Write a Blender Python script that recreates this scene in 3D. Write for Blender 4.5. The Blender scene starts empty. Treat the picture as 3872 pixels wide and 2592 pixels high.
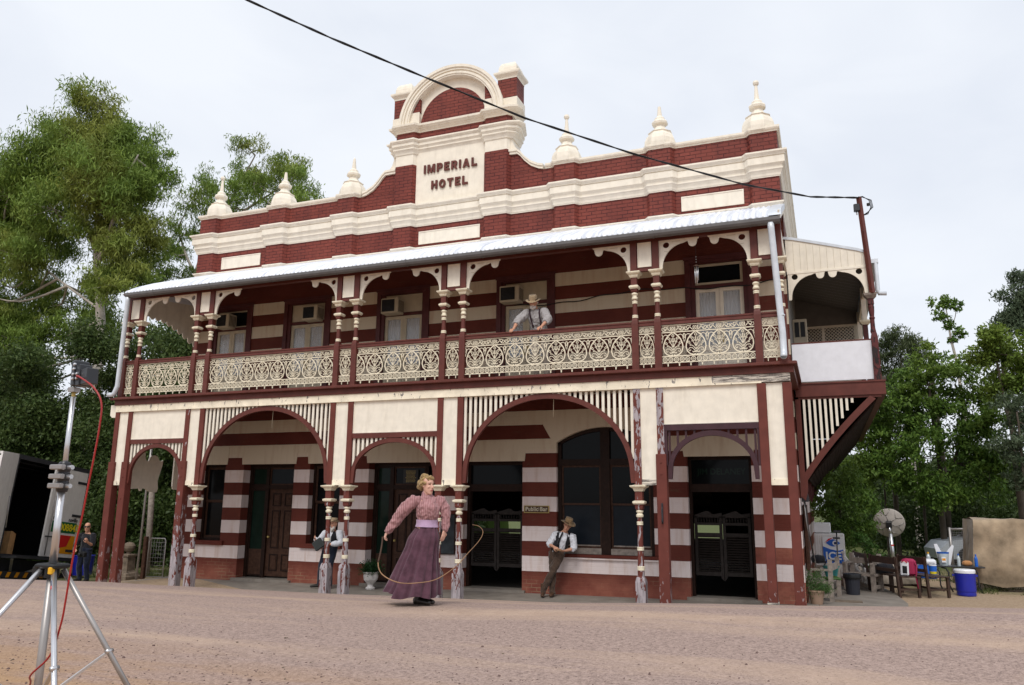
import bpy, math, random
import numpy as np
from mathutils import Vector, Matrix, Quaternion, noise as mnoise
SC = bpy.context.scene
COL = SC.collection
R = math.radians
# ------------------------------------------------------------------ camera
cam_d = bpy.data.cameras.new('camera')
cam_d.sensor_fit = 'HORIZONTAL'; cam_d.sensor_width = 36.0
cam_d.lens = 36.0 * 2958.15 / 3872.0
cam_d.clip_start = 0.05; cam_d.clip_end = 3000
camera = bpy.data.objects.new('camera', cam_d); COL.objects.link(camera)
yaw, pitch, roll = R(-21.756), R(11.619), R(0.51726)
fw = Vector((math.sin(yaw)*math.cos(pitch), math.cos(yaw)*math.cos(pitch), math.sin(pitch)))
rt = Vector((math.cos(yaw), -math.sin(yaw), 0)); up = rt.cross(fw)
r2 = math.cos(roll)*rt + math.sin(roll)*up; u2 = -math.sin(roll)*rt + math.cos(roll)*up
mw = Matrix((r2, u2, -fw)).transposed().to_4x4(); mw.translation = Vector((8.1438, -14.0, 1.4219))
camera.matrix_world = mw
SC.camera = camera
# ------------------------------------------------------------------ sky and sun
SUN_EL, SUN_AZ = R(52), R(172)       # azimuth from +Y clockwise; sun behind the camera, a little to the right
wd = bpy.data.worlds.new('World'); SC.world = wd; wd.use_nodes = True
nt = wd.node_tree; nt.nodes.clear()
wo = nt.nodes.new('ShaderNodeOutputWorld'); bg = nt.nodes.new('ShaderNodeBackground')
sk = nt.nodes.new('ShaderNodeTexSky'); sk.sky_type = 'NISHITA'; sk.sun_disc = False
sk.sun_elevation = SUN_EL; sk.sun_rotation = SUN_AZ; sk.air_density = 1.0; sk.dust_density = 4.0
tc = nt.nodes.new('ShaderNodeTexCoord')
n1 = nt.nodes.new('ShaderNodeTexNoise'); n1.inputs['Scale'].default_value = 1.6; n1.inputs['Detail'].default_value = 3; n1.inputs['Roughness'].default_value = .5
n2 = nt.nodes.new('ShaderNodeTexNoise'); n2.inputs['Scale'].default_value = 5.5; n2.inputs['Detail'].default_value = 4; n2.inputs['Distortion'].default_value = .6
mp = nt.nodes.new('ShaderNodeMapping'); mp.inputs['Scale'].default_value = (1, 1, 2.2); mp.inputs['Location'].default_value = (.35, .2, .1)
nt.links.new(tc.outputs['Generated'], mp.inputs['Vector'])
nt.links.new(mp.outputs[0], n1.inputs['Vector']); nt.links.new(mp.outputs[0], n2.inputs['Vector'])
ad = nt.nodes.new('ShaderNodeMix'); ad.data_type = 'FLOAT'; ad.inputs[0].default_value = .3
nt.links.new(n1.outputs['Fac'], ad.inputs[2]); nt.links.new(n2.outputs['Fac'], ad.inputs[3])
cr = nt.nodes.new('ShaderNodeValToRGB')
cr.color_ramp.elements[0].position = .36; cr.color_ramp.elements[0].color = (6.5, 6.9, 7.65, 1)
cr.color_ramp.elements[1].position = .60; cr.color_ramp.elements[1].color = (7.7, 8.0, 8.5, 1)
nt.links.new(ad.outputs[0], cr.inputs[0])
mx = nt.nodes.new('ShaderNodeMix'); mx.data_type = 'RGBA'; mx.inputs[0].default_value = .93
nt.links.new(sk.outputs[0], mx.inputs[6]); nt.links.new(cr.outputs[0], mx.inputs[7])
nt.links.new(mx.outputs[2], bg.inputs['Color']); bg.inputs['Strength'].default_value = .10
nt.links.new(bg.outputs[0], wo.inputs['Surface'])
sd = bpy.data.lights.new('sun', 'SUN'); sd.energy = 1.7; sd.angle = R(25); sd.color = (1, .965, .91)
sun = bpy.data.objects.new('sun', sd); COL.objects.link(sun)
sdir = Vector((math.sin(SUN_AZ)*math.cos(SUN_EL), math.cos(SUN_AZ)*math.cos(SUN_EL), math.sin(SUN_EL)))
sun.rotation_euler = sdir.to_track_quat('Z', 'Y').to_euler(); sun.location = (0, -20, 30)
SC.view_settings.view_transform = 'Standard'; SC.view_settings.look = 'None'
SC.view_settings.exposure = 0.32; SC.view_settings.gamma = 1
SC.render.resolution_x = 1024; SC.render.resolution_y = 685
SC.render.engine = 'CYCLES'
# ------------------------------------------------------------------ materials
MATS = {}
class NB:
    """tiny node-graph helper"""
    def __init__(s, name):
        s.m = bpy.data.materials.new(name); s.m.use_nodes = True; s.t = s.m.node_tree; s.t.nodes.clear()
        s.out = s.n('ShaderNodeOutputMaterial'); s.b = s.n('ShaderNodeBsdfPrincipled'); s.l(s.b.outputs[0], s.out.inputs['Surface'])
        s.geo = None; MATS[name] = s.m
    def n(s, k, **kw):
        x = s.t.nodes.new(k)
        for a, b in kw.items(): setattr(x, a, b)
        return x
    def l(s, a, b): s.t.links.new(a, b)
    def pos(s, scale=(1, 1, 1), obj=False):
        if obj: src = s.n('ShaderNodeTexCoord').outputs['Object']
        else: src = s.n('ShaderNodeNewGeometry').outputs['Position']
        mpn = s.n('ShaderNodeMapping'); mpn.inputs['Scale'].default_value = scale; s.l(src, mpn.inputs['Vector']); return mpn.outputs[0]
    def noise(s, vec, scale, detail=3, rough=.55, dist=0):
        x = s.n('ShaderNodeTexNoise'); x.inputs['Scale'].default_value = scale; x.inputs['Detail'].default_value = detail
        x.inputs['Roughness'].default_value = rough; x.inputs['Distortion'].default_value = dist; s.l(vec, x.inputs['Vector']); return x.outputs['Fac']
    def ramp(s, f, a, b, ca=0., cb=1.):
        x = s.n('ShaderNodeMapRange'); x.inputs[1].default_value = a; x.inputs[2].default_value = b
        x.inputs[3].default_value = ca; x.inputs[4].default_value = cb; s.l(f, x.inputs[0]); return x.outputs[0]
    def math(s, op, a, b=0.):
        x = s.n('ShaderNodeMath', operation=op)
        for i, q in enumerate((a, b)):
            if isinstance(q, (int, float)): x.inputs[i].default_value = q
            else: s.l(q, x.inputs[i])
        return x.outputs[0]
    def mix(s, f, a, b):
        x = s.n('ShaderNodeMix', data_type='RGBA')
        for i, q in ((0, f), (6, a), (7, b)):
            if isinstance(q, (int, float)): x.inputs[i].default_value = q
            elif isinstance(q, tuple): x.inputs[i].default_value = (*q, 1) if len(q) == 3 else q
            else: s.l(q, x.inputs[i])
        return x.outputs[2]
    def sep(s, v):
        x = s.n('ShaderNodeSeparateXYZ'); s.l(v, x.inputs[0]); return x.outputs
    def comb(s, a, b, c=0.):
        x = s.n('ShaderNodeCombineXYZ')
        for i, q in enumerate((a, b, c)):
            if isinstance(q, (int, float)): x.inputs[i].default_value = q
            else: s.l(q, x.inputs[i])
        return x.outputs[0]
    def color(s, c):
        if isinstance(c, tuple): s.b.inputs['Base Color'].default_value = (*c, 1)
        else: s.l(c, s.b.inputs['Base Color'])
    def bump(s, h, dist=.01, st=.6):
        x = s.n('ShaderNodeBump'); x.inputs['Strength'].default_value = st; x.inputs['Distance'].default_value = dist
        s.l(h, x.inputs['Height']); s.l(x.outputs[0], s.b.inputs['Normal'])
    def fin(s, rough=.6, metal=0., spec=.3):
        s.b.inputs['Roughness'].default_value = rough; s.b.inputs['Metallic'].default_value = metal
        s.b.inputs['Specular IOR Level'].default_value = spec; return s.m
def paint(name, c, var=.12, rough=.55, metal=0., scale=6, spec=.3, bump=.0, dirt=None, grime=0.):
    s = NB(name); p = s.pos(); n = s.noise(p, scale, 4); k = s.ramp(n, .3, .7, 1-var, 1+var)
    v = s.n('ShaderNodeHueSaturation'); v.inputs['Color'].default_value = (*c, 1); s.l(k, v.inputs['Value'])
    o = v.outputs[0]
    if grime:
        g = s.noise(s.pos((3, 3, .6)), 2.2, 5, .65); gm = s.ramp(g, .5, .75, 0, grime)
        o = s.mix(gm, o, dirt or (c[0]*.45, c[1]*.4, c[2]*.33))
    s.color(o)
    if bump: s.bump(s.noise(p, 40, 3), .004, bump)
    return s.fin(rough, metal, spec)
RED = (.114, .030, .022); CREAM = (.80, .74, .63)
paint('red_paint', RED, .16, .5, grime=.25)
paint('dark_red_paint', (.085, .022, .022), .2, .5)
paint('plum_paint', (.05, .02, .026), .2, .5)
paint('cream_paint', CREAM, .06, .5, grime=.30, dirt=(.46, .40, .31))
paint('iron_cream', (.77, .70, .54), .12, .45, scale=20, grime=.3, dirt=(.36, .22, .1))
paint('white_paint', (.80, .80, .80), .04, .45)
paint('panel_white', (.74, .75, .80), .05, .5, grime=.12, dirt=(.5, .5, .5))
paint('gutter_grey', (.13, .125, .125), .12, .5, metal=.1, spec=.3)
paint('galv', (.60, .64, .69), .10, .42, metal=.15, spec=.4)
paint('soffit', (.16, .15, .14), .1, .7)
paint('dark_timber', (.022, .011, .008), .3, .5, scale=12, spec=.12)
paint('brown_timber', (.058, .028, .018), .35, .55, scale=14, spec=.15)
paint('weathered_timber', (.26, .22, .19), .3, .8, scale=14)
paint('bench_timber', (.05, .028, .02), .3, .5, scale=14)
paint('ply', (.48, .27, .12), .2, .6)
paint('frame_cream', (.50, .44, .33), .1, .6)
paint('glass_dark', (.004, .005, .006), .1, .12, spec=.10)
paint('black', (.012, .012, .013), .15, .45)
paint('black_metal', (.02, .021, .026), .15, .35, spec=.5)
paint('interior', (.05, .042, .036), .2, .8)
paint('inside_shelf', (.10, .07, .05), .2, .7)
paint('alu', (.60, .60, .62), .05, .3, metal=.85, spec=.5)
paint('alu_dull', (.34, .32, .31), .1, .4, metal=.6, spec=.5)
paint('red_plastic', (.30, .010, .008), .05, .35, spec=.5)
paint('blue_plastic', (.012, .018, .30), .06, .4, spec=.5)
paint('white_plastic', (.75, .76, .80), .04, .4, spec=.5)
paint('bin_plastic', (.022, .024, .034), .1, .5, spec=.4)
paint('terracotta', (.36, .24, .17), .15, .8, grime=.3)
paint('stone', (.34, .29, .24), .3, .9, scale=9, bump=.8)
paint('old_stone', (.15, .115, .085), .4, .9, scale=9, bump=.8)
paint('concrete', (.30, .27, .24), .18, .85, scale=3, grime=.4, dirt=(.17, .13, .1))
paint('yellow_plastic', (.7, .38, .02), .05, .4)
paint('skin', (.52, .27, .18), .1, .5, scale=18)
paint('skin_fair', (.62, .36, .27), .06, .45, scale=18)
paint('lips', (.42, .12, .11), .05, .4)
paint('eye_dark', (.02, .015, .012), .05, .3)
paint('leather', (.018, .014, .012), .2, .35, spec=.5)
paint('brown_leather', (.07, .035, .02), .25, .5)
paint('whip_leather', (.30, .17, .09), .2, .5)
paint('green_plastic', (.02, .22, .17), .1, .4)
paint('teal_plastic', (.03, .20, .20), .1, .4)
paint('pink_cloth', (.30, .02, .07), .2, .7)
paint('clear_plastic', (.45, .50, .52), .1, .15, spec=.6)
paint('ice_blue', (.02, .12, .50), .05, .35)
paint('navy', (.02, .03, .10), .05, .35)
paint('sign_green', (.01, .12, .04), .05, .4)
paint('sign_yellow', (.75, .60, .02), .05, .4)
paint('sign_orange', (.75, .30, .01), .05, .4)
paint('sign_red', (.60, .02, .02), .05, .4)
paint('truck_white', (.74, .71, .69), .06, .45, grime=.2)
paint('truck_dark', (.03, .03, .035), .15, .6)
paint('tyre', (.015, .015, .015), .1, .8)
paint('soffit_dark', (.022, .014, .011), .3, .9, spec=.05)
paint('dish_back', (.44, .40, .37), .1, .6)
paint('gilt', (.40, .30, .10), .1, .5)
paint('letter_pale', (.55, .50, .38), .1, .6)
paint('chalk_board', (.03, .035, .04), .5, .7)
paint('car_silver', (.45, .48, .52), .05, .3, metal=.5, spec=.6)
paint('curtain', (.42, .41, .40), .15, .9, scale=3)
paint('bone_white', (.60, .57, .55), .2, .7, scale=10)
def cloth(name, c, var=.15, stripes=None, scale=10):
    s = NB(name); p = s.pos(obj=True); n = s.noise(p, scale, 4); k = s.ramp(n, .25, .75, 1-var, 1+var)
    v = s.n('ShaderNodeHueSaturation'); v.inputs['Color'].default_value = (*c, 1); s.l(k, v.inputs['Value']); o = v.outputs[0]
    if stripes:
        x = s.sep(p); u = s.math('SINE', s.math('MULTIPLY', s.math('ADD', x[0], s.math('MULTIPLY', x[1], .8)), stripes[1]))
        o = s.mix(s.ramp(u, .2, .7, 0, .7), o, stripes[0])
    s.color(o); s.bump(s.noise(p, 25, 4), .01, .5); s.b.inputs['Sheen Weight'].default_value = .2
    return s.fin(.85, 0, .15)
cloth('white_shirt', (.62, .63, .68)); cloth('grey_shirt', (.36, .34, .34), stripes=((.28, .27, .28), 260))
cloth('black_cloth', (.012, .012, .016)); cloth('navy_cloth', (.012, .016, .03)); cloth('jeans', (.010, .014, .030))
cloth('brown_trouser', (.06, .037, .026)); cloth('pale_trouser', (.34, .30, .26)); cloth('felt_hat', (.23, .15, .08)); cloth('straw_hat', (.36, .27, .17))
cloth('pink_blouse', (.30, .145, .15), .2, stripes=((.46, .27, .27), 210)); cloth('plum_skirt', (.090, .040, .058), .35)
cloth('skirt_band', (.125, .055, .07), .2); cloth('lilac_sash', (.42, .29, .42), .2)
cloth('grey_hair', (.30, .27, .24), .3, scale=30); cloth('blond_hair', (.30, .20, .09), .45, scale=28); cloth('white_beard', (.50, .46, .42), .2, scale=40)
cloth('tarp', (.29, .22, .15), .45, scale=3.2); cloth('red_cloth', (.30, .03, .03)); cloth('green_cloth', (.02, .10, .03)); cloth('green_grey_cloth', (.035, .04, .04)); cloth('bread', (.42, .20, .08)); cloth('braces', (.03, .012, .02))
def leafmat(name, c1, c2, c3=None):
    s = NB(name); g = s.n('ShaderNodeNewGeometry'); r = g.outputs['Random Per Island']
    p = s.pos(); n = s.noise(p, .9, 2); n2 = s.noise(p, .28, 2)
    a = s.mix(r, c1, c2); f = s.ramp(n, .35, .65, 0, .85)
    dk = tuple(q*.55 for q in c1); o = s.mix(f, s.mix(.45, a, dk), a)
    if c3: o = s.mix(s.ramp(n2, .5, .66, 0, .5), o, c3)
    s.color(o); s.fin(.55, 0, .25)
    tr = s.n('ShaderNodeBsdfTranslucent'); s.l(o, tr.inputs['Color']); ms = s.n('ShaderNodeMixShader'); ms.inputs[0].default_value = .28
    s.l(s.b.outputs[0], ms.inputs[1]); s.l(tr.outputs[0], ms.inputs[2]); s.l(ms.outputs[0], s.out.inputs['Surface'])
    return s.m
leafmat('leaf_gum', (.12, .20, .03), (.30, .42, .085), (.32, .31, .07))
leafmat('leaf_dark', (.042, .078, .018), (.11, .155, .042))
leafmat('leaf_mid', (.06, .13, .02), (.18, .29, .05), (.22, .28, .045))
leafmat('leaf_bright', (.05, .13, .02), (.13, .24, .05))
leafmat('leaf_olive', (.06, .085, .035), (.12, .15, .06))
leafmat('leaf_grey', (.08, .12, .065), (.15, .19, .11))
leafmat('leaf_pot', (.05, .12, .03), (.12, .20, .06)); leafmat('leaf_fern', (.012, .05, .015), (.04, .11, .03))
leafmat('grass', (.06, .10, .025), (.14, .17, .05), (.22, .18, .09))
paint('bark_pale', (.42, .38, .33), .3, .8, scale=3, bump=.5, grime=.5, dirt=(.16, .13, .11)); paint('bark_dark', (.075, .06, .045), .3, .9, scale=6, bump=.8)
# brick helper --------------------------------------------------------------
def brickfac(s, bw=.235, rh=.083, mort=.010):
    x = s.sep(s.n('ShaderNodeNewGeometry').outputs['Position'])
    vec = s.comb(s.math('ADD', x[0], x[1]), x[2])
    b = s.n('ShaderNodeTexBrick'); b.inputs['Scale'].default_value = 1; b.inputs['Brick Width'].default_value = bw; b.inputs['Row Height'].default_value = rh
    b.inputs['Mortar Size'].default_value = mort; b.inputs['Mortar Smooth'].default_value = .3; b.inputs['Color1'].default_value = (.82, .82, .82, 1); b.inputs['Color2'].default_value = (1.12, 1.12, 1.12, 1)
    b.inputs['Mortar'].default_value = (.55, .55, .55, 1); s.l(vec, b.inputs['Vector']); return b.outputs['Fac'], b.outputs['Color'], x
def mk_redbrick():
    s = NB('red_brick'); f, c, x = brickfac(s); n = s.noise(s.pos(), 1.3, 4)
    base = s.mix(s.ramp(s.noise(s.pos((2.5, 2.5, .5)), 1.6, 5, .7), .5, .75, 0, .55), s.mix(s.ramp(n, .3, .7), (.148, .031, .023), (.212, .048, .034)), (.085, .020, .018))
    mort = s.noise(s.pos(), 9, 3, .6); mf = s.math('MULTIPLY', f, s.ramp(mort, .42, .6, .15, .9))
    h = s.n('ShaderNodeMix', data_type='RGBA', blend_type='MULTIPLY'); h.inputs[0].default_value = .55; s.l(base, h.inputs[6]); s.l(c, h.inputs[7])
    s.color(s.mix(mf, h.outputs[2], (.05, .008, .009))); s.bump(s.math('SUBTRACT', 1, f), .008, .7); s.fin(.6, 0, .25)
mk_redbrick()
def mk_stripe(name='striped_wall', side=0):
    s = NB(name); f, c, x = brickfac(s, .235, .0774, .008); z = x[2]; p = s.pos()
    wob = s.math('MULTIPLY', s.math('SUBTRACT', s.noise(p, 2.5, 3), .5), .012)
    k = s.math('FLOOR', s.math('DIVIDE', s.math('SUBTRACT', s.math('ADD', z, wob), .02), .3097))
    even = s.math('LESS_THAN', s.math('ABSOLUTE', s.math('MODULO', k, 2)), .5)
    ok = s.math('MULTIPLY', s.math('GREATER_THAN', z, .0), s.math('LESS_THAN', z, 6.54))
    w = s.math('MULTIPLY', even, ok)
    n = s.noise(p, 1.4, 5, .6); st = s.noise(s.pos((4, 4, .5)), 1.5, 5, .65)
    white = s.mix(s.ramp(z, 2.2, 2.6), (.72, .62, .60), (.62, .54, .42)); white = s.mix(s.ramp(st, .48, .75, 0, .55), white, (.44, .26, .16))
    red = s.mix(s.ramp(n, .3, .7), (.092, .020, .014), (.135, .032, .021))
    raw = s.mix(s.ramp(s.noise(p, 3, 4), .35, .65), (.20, .056, .040), (.30, .105, .070))
    m1 = s.ramp(s.math('ADD', z, s.math('MULTIPLY', s.math('SUBTRACT', n, .5), .5)), .08, -.30, 0, .85)
    xr = s.math('MULTIPLY', s.math('GREATER_THAN', x[0], 6.7), s.math('LESS_THAN', z, .66))
    m1 = s.math('MAXIMUM', m1, s.math('MULTIPLY', xr, s.ramp(s.noise(p, 5, 3), .3, .5, .5, 1)))
    red = s.mix(m1, red, raw)
    mort = s.math('MULTIPLY', f, s.math('MULTIPLY', m1, s.ramp(s.noise(p, 1.7, 3, .6), .50, .62, .05, .8)))
    red = s.mix(mort, red, (.30, .21, .13))
    red = s.mix(s.ramp(s.noise(s.pos((1, 1, 3)), 3.1, 5, .7), .6, .72, 0, .4), red, (.10, .07, .04))
    s.color(s.mix(w, red, white)); s.bump(s.math('SUBTRACT', 1, f), .006, .45); s.fin(.7, 0, .2)
mk_stripe()
def mk_peel(name, top, under, zlo, zhi, lo, hi, sc=(9, 9, 3.2)):
    s = NB(name); p = s.pos(); z = s.sep(p)[2]
    n = s.noise(s.pos(sc), 1.6, 5, .62, .4)
    th = s.ramp(z, zlo, zhi, lo, hi)
    m = s.math('GREATER_THAN', n, th); u = s.mix(s.ramp(s.noise(s.pos((20, 20, 2)), 2, 4), .35, .65), under, tuple(q*.5 for q in under))
    t = s.mix(s.ramp(s.noise(p, 5, 3), .3, .7), top, tuple(q*1.3 for q in top))
    s.color(s.mix(m, t, u)); s.bump(s.math('SUBTRACT', 1, m), .006, .6); s.fin(.65, 0, .25)
mk_peel('peel_low', RED, (.42, .37, .39), -.5, 1.9, .40, .66)
mk_peel('peel_mid', RED, (.42, .37, .39), 0.3, 3.5, .66, .46)
mk_peel('peel_few', RED, (.36, .26, .26), -.5, .9, .50, .74)
mk_peel('peel_cream', (.74, .67, .53), (.36, .33, .30), 0, 6, .62, .62)
mk_peel('rotten_beam', (.55, .50, .43), (.24, .21, .19), 3.4, 3.7, .50, .50, (2.5, 9, 26))
mk_peel('rust_dark', (.085, .022, .022), (.03, .02, .02), 3.4, 7, .5, .6)
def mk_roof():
    s = NB('corrugated'); n = s.noise(s.pos((3.2, .12, .12)), 6, 3, .6); s.color(s.mix(s.ramp(n, .35, .7), (.88, .90, .94), (.50, .53, .60))); s.fin(.5, .0, .4)  # pale and dark streaks in the colour imitate shading of the corrugations
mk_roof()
def mk_road():
    s = NB('gravel_road'); p = s.pos(); x = s.sep(p)
    # along-road bands of bitumen chips and washed sand
    warp = s.noise(s.pos((.12, .35, 0)), 1.0, 3); v = s.math('ADD', s.math('ADD', x[1], s.math('MULTIPLY', x[0], .045)), s.math('MULTIPLY', warp, 1.6))
    band = s.noise(s.comb(s.math('MULTIPLY', x[0], .05), s.math('MULTIPLY', v, .62)), 1.6, 4, .6)
    grain = s.noise(p, 26, 3, .8); grain2 = s.noise(p, 75, 2, .7); g3 = s.noise(p, 3.0, 4, .6)
    chips = s.mix(s.ramp(grain, .30, .70), (.125, .088, .078), (.43, .32, .28))
    chips = s.mix(s.ramp(grain2, .4, .7, 0, .55), chips, (.48, .36, .30))
    sand = s.mix(s.ramp(g3, .3, .7), (.42, .30, .22), (.51, .375, .28))
    o = s.mix(s.ramp(s.math('ADD', band, s.math('MULTIPLY', s.math('SUBTRACT', s.noise(p, 4.5, 5, .75), .5), .16)), .47, .64, 0, .65), chips, sand)
    near = s.ramp(s.math('ADD', v, s.math('MULTIPLY', x[0], .10)), -6.6, -8.6)
    tan = s.math('MULTIPLY', near, s.ramp(s.noise(s.pos((.4, 1.7, 0)), 1.3, 5, .6), .40, .54))
    o = s.mix(s.math('MULTIPLY', near, .45), o, s.mix(s.ramp(grain, .35, .65), (.20, .11, .07), (.46, .29, .19)))
    o = s.mix(s.math('MULTIPLY', tan, .8), o, s.mix(s.ramp(grain2, .35, .65), (.30, .175, .085), (.44, .28, .14)))
    vo = s.n('ShaderNodeTexVoronoi'); vo.inputs['Scale'].default_value = 30; vo.inputs['Randomness'].default_value = 1; s.l(p, vo.inputs['Vector'])
    cell = s.ramp(s.math('ADD', vo.outputs['Distance'], s.math('MULTIPLY', s.noise(p, 6, 2), .25)), .20, .27, 1, 0)
    s.color(s.mix(s.math('MULTIPLY', cell, .75), o, (.075, .055, .055)))
    s.bump(s.math('ADD', grain, s.math('MULTIPLY', cell, .8)), .012, .8); s.fin(.92, 0, .12)
mk_road()
def mk_dirt():
    s = NB('dirt'); p = s.pos(); n = s.noise(p, .8, 4); g = s.noise(p, 20, 4, .7)
    o = s.mix(s.ramp(g, .3, .7), (.25, .175, .115), (.42, .32, .225)); x = s.sep(p)
    gr = s.mix(s.ramp(g, .3, .7), (.05, .07, .02), (.12, .13, .05))
    m = s.math('MAXIMUM', s.math('MULTIPLY', s.ramp(n, .5, .6), s.ramp(x[1], 5, 9)), s.ramp(x[1], 10, 14))
    m = s.math('MAXIMUM', m, s.ramp(x[0], -8, -9.5, 0, .8))
    s.color(s.mix(m, o, gr)); s.bump(g, .02, .7); s.fin(.95, 0, .1)
mk_dirt()
paint('slab', (.21, .185, .16), .2, .75, scale=2.2, grime=.5, dirt=(.13, .095, .07))
# ------------------------------------------------------------------ mesh helpers
class MB:
    def __init__(s): s.v = []; s.f = []; s.fm = []; s.mats = []; s.sm = []
    def mi(s, m):
        if m not in s.mats: s.mats.append(m)
        return s.mats.index(m)
    def add(s, verts, faces, m, xf=None, smooth=False):
        o = len(s.v); k = s.mi(m)
        if xf is not None: verts = [xf @ Vector(q) for q in verts]
        s.v.extend([tuple(q) for q in verts])
        for f in faces: s.f.append(tuple(i+o for i in f)); s.fm.append(k); s.sm.append(smooth)
        return s
    def box(s, x0, x1, y0, y1, z0, z1, m, xf=None, bev=0):
        if bev:
            b = bev; P = []
            for z, i in ((z0, b), (z0+b, 0), (z1-b, 0), (z1, b)):
                for (X, Y) in ((x0+i, y0+b+i), (x0+b+i, y0+i), (x1-b-i, y0+i), (x1-i, y0+b+i), (x1-i, y1-b-i), (x1-b-i, y1-i), (x0+b+i, y1-i), (x0+i, y1-b-i)): P.append((X, Y, z))
            F = [tuple(reversed(range(8))), tuple(range(24, 32))]
            for r in range(3):
                for k in range(8): F.append((r*8+k, r*8+(k+1) % 8, r*8+8+(k+1) % 8, r*8+8+k))
            return s.add(P, F, m, xf)
        P = [(x0, y0, z0), (x1, y0, z0), (x1, y1, z0), (x0, y1, z0), (x0, y0, z1), (x1, y0, z1), (x1, y1, z1), (x0, y1, z1)]
        return s.add(P, [(3, 2, 1, 0), (4, 5, 6, 7), (0, 1, 5, 4), (1, 2, 6, 5), (2, 3, 7, 6), (3, 0, 4, 7)], m, xf)
    def beam(s, a, b, w, h, m, upv=(0, 0, 1)):
        """box section between two points"""
        a = Vector(a); b = Vector(b); t = (b-a).normalized(); u = Vector(upv); sd = t.cross(u)
        if sd.length < 1e-4: sd = t.cross(Vector((1, 0, 0)))
        sd.normalize(); u = sd.cross(t).normalized(); P = []
        for c in (a, b):
            for i, j in ((-1, -1), (1, -1), (1, 1), (-1, 1)): P.append(c + sd*i*w/2 + u*j*h/2)
        return s.add(P, [(0, 1, 2, 3), (7, 6, 5, 4), (0, 4, 5, 1), (1, 5, 6, 2), (2, 6, 7, 3), (3, 7, 4, 0)], m)
    def tube(s, pts, r, m, n=8, cap=True, ell=None, side=None, smooth=True):
        pts = [Vector(p) for p in pts]; N = len(pts); rs = r if isinstance(r, (list, tuple)) else [r]*N
        P = []; F = []; prev = None
        for i, p in enumerate(pts):
            t = (pts[min(i+1, N-1)] - pts[max(i-1, 0)])
            t = t.normalized() if t.length > 1e-9 else Vector((0, 0, 1))
            if side is not None: a = Vector(side)
            elif prev is not None: a = prev
            else: a = Vector((1, 0, 0)) if abs(t.x) < .8 else Vector((0, 1, 0))
            a = a - t*a.dot(t)
            if a.length < 1e-5: a = Vector((0, 1, 0)) - t*t.y
            a.normalize(); prev = a; b = t.cross(a)
            ri = rs[min(i, len(rs)-1)]; ra, rb = ri if isinstance(ri, (list, tuple)) else (ri, ri)
            for k in range(n):
                an = 2*math.pi*k/n; P.append(p + a*ra*math.cos(an) + b*rb*math.sin(an))
        for i in range(N-1):
            for k in range(n): F.append((i*n+k, i*n+(k+1) % n, (i+1)*n+(k+1) % n, (i+1)*n+k))
        if cap: F.append(tuple(reversed(range(n)))); F.append(tuple(range((N-1)*n, N*n)))
        return s.add(P, F, m, None, smooth)
    def lathe(s, prof, c, m, n=16, xf=None, smooth=True, rot=0., square=False, cap=True):
        """prof: list of (r,z[,mat]); materials may change along the profile"""
        cx, cy, cz = c; k0 = 1/math.cos(math.pi/n) if square else 1.
        for i in range(len(prof)-1):
            (r0, z0), (r1, z1) = prof[i][:2], prof[i+1][:2]; mm = prof[i][2] if len(prof[i]) > 2 else m
            P = []
            for (r, z) in ((r0, z0), (r1, z1)):
                for k in range(n):
                    a = 2*math.pi*(k+rot)/n; P.append((cx+r*k0*math.cos(a), cy+r*k0*math.sin(a), cz+z))
            s.add(P, [(k, (k+1) % n, n+(k+1) % n, n+k) for k in range(n)], mm, xf, smooth)
        if cap:
            for (q, rev) in ((prof[0], True), (prof[-1], False)):
                if q[0] < 1e-4: continue
                P = [(cx+q[0]*k0*math.cos(2*math.pi*(k+rot)/n), cy+q[0]*k0*math.sin(2*math.pi*(k+rot)/n), cz+q[1]) for k in range(n)]
                f = tuple(range(n)); s.add(P, [tuple(reversed(f)) if rev else f], prof[-2][2] if len(prof[-2]) > 2 else m, xf)
        return s
    def prism(s, poly, a0, a1, m, plane='xz', smooth=False):
        """simple polygon extruded; plane xz -> along y, yz -> along x, xy -> along z (concave ok)"""
        f3 = {'xz': lambda u, v, w: (u, w, v), 'yz': lambda u, v, w: (w, u, v), 'xy': lambda u, v, w: (u, v, w)}[plane]
        from mathutils.geometry import tessellate_polygon
        n = len(poly); P = [f3(u, v, a0) for u, v in poly] + [f3(u, v, a1) for u, v in poly]
        T = tessellate_polygon([[Vector((u, v, 0)) for u, v in poly]]); F = [tuple(t) for t in T] + [tuple(i+n for i in reversed(t)) for t in T]
        for k in range(n): F.append((k, (k+1) % n, n+(k+1) % n, n+k))
        return s.add(P, F, m, None, smooth)
    def sweep(s, path, prof, m, closed=False, zoff=None):
        """sweep a closed profile [(out,z)] along an xy path; 'out' is to the right of travel"""
        pts = [Vector((p[0], p[1])) for p in path]; N = len(pts); M_ = len(prof); P = []; F = []
        for i, p in enumerate(pts):
            d0 = (p-pts[i-1]).normalized() if i > 0 else None; d1 = (pts[i+1]-p).normalized() if i < N-1 else None
            if d0 is None: d0 = d1
            if d1 is None: d1 = d0
            n0 = Vector((d0.y, -d0.x)); n1 = Vector((d1.y, -d1.x)); mt = (n0+n1); mt = mt/max(mt.length_squared/2, .2)
            for (o, z) in prof: P.append((p.x+mt.x*o, p.y+mt.y*o, z + (zoff[i] if zoff else 0)))
        for i in range(N-1):
            for k in range(M_): F.append((i*M_+k, (i+1)*M_+k, (i+1)*M_+(k+1) % M_, i*M_+(k+1) % M_))
        F.append(tuple(range(M_))); F.append(tuple(reversed(range((N-1)*M_, N*M_))))
        return s.add(P, F, m)
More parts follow.
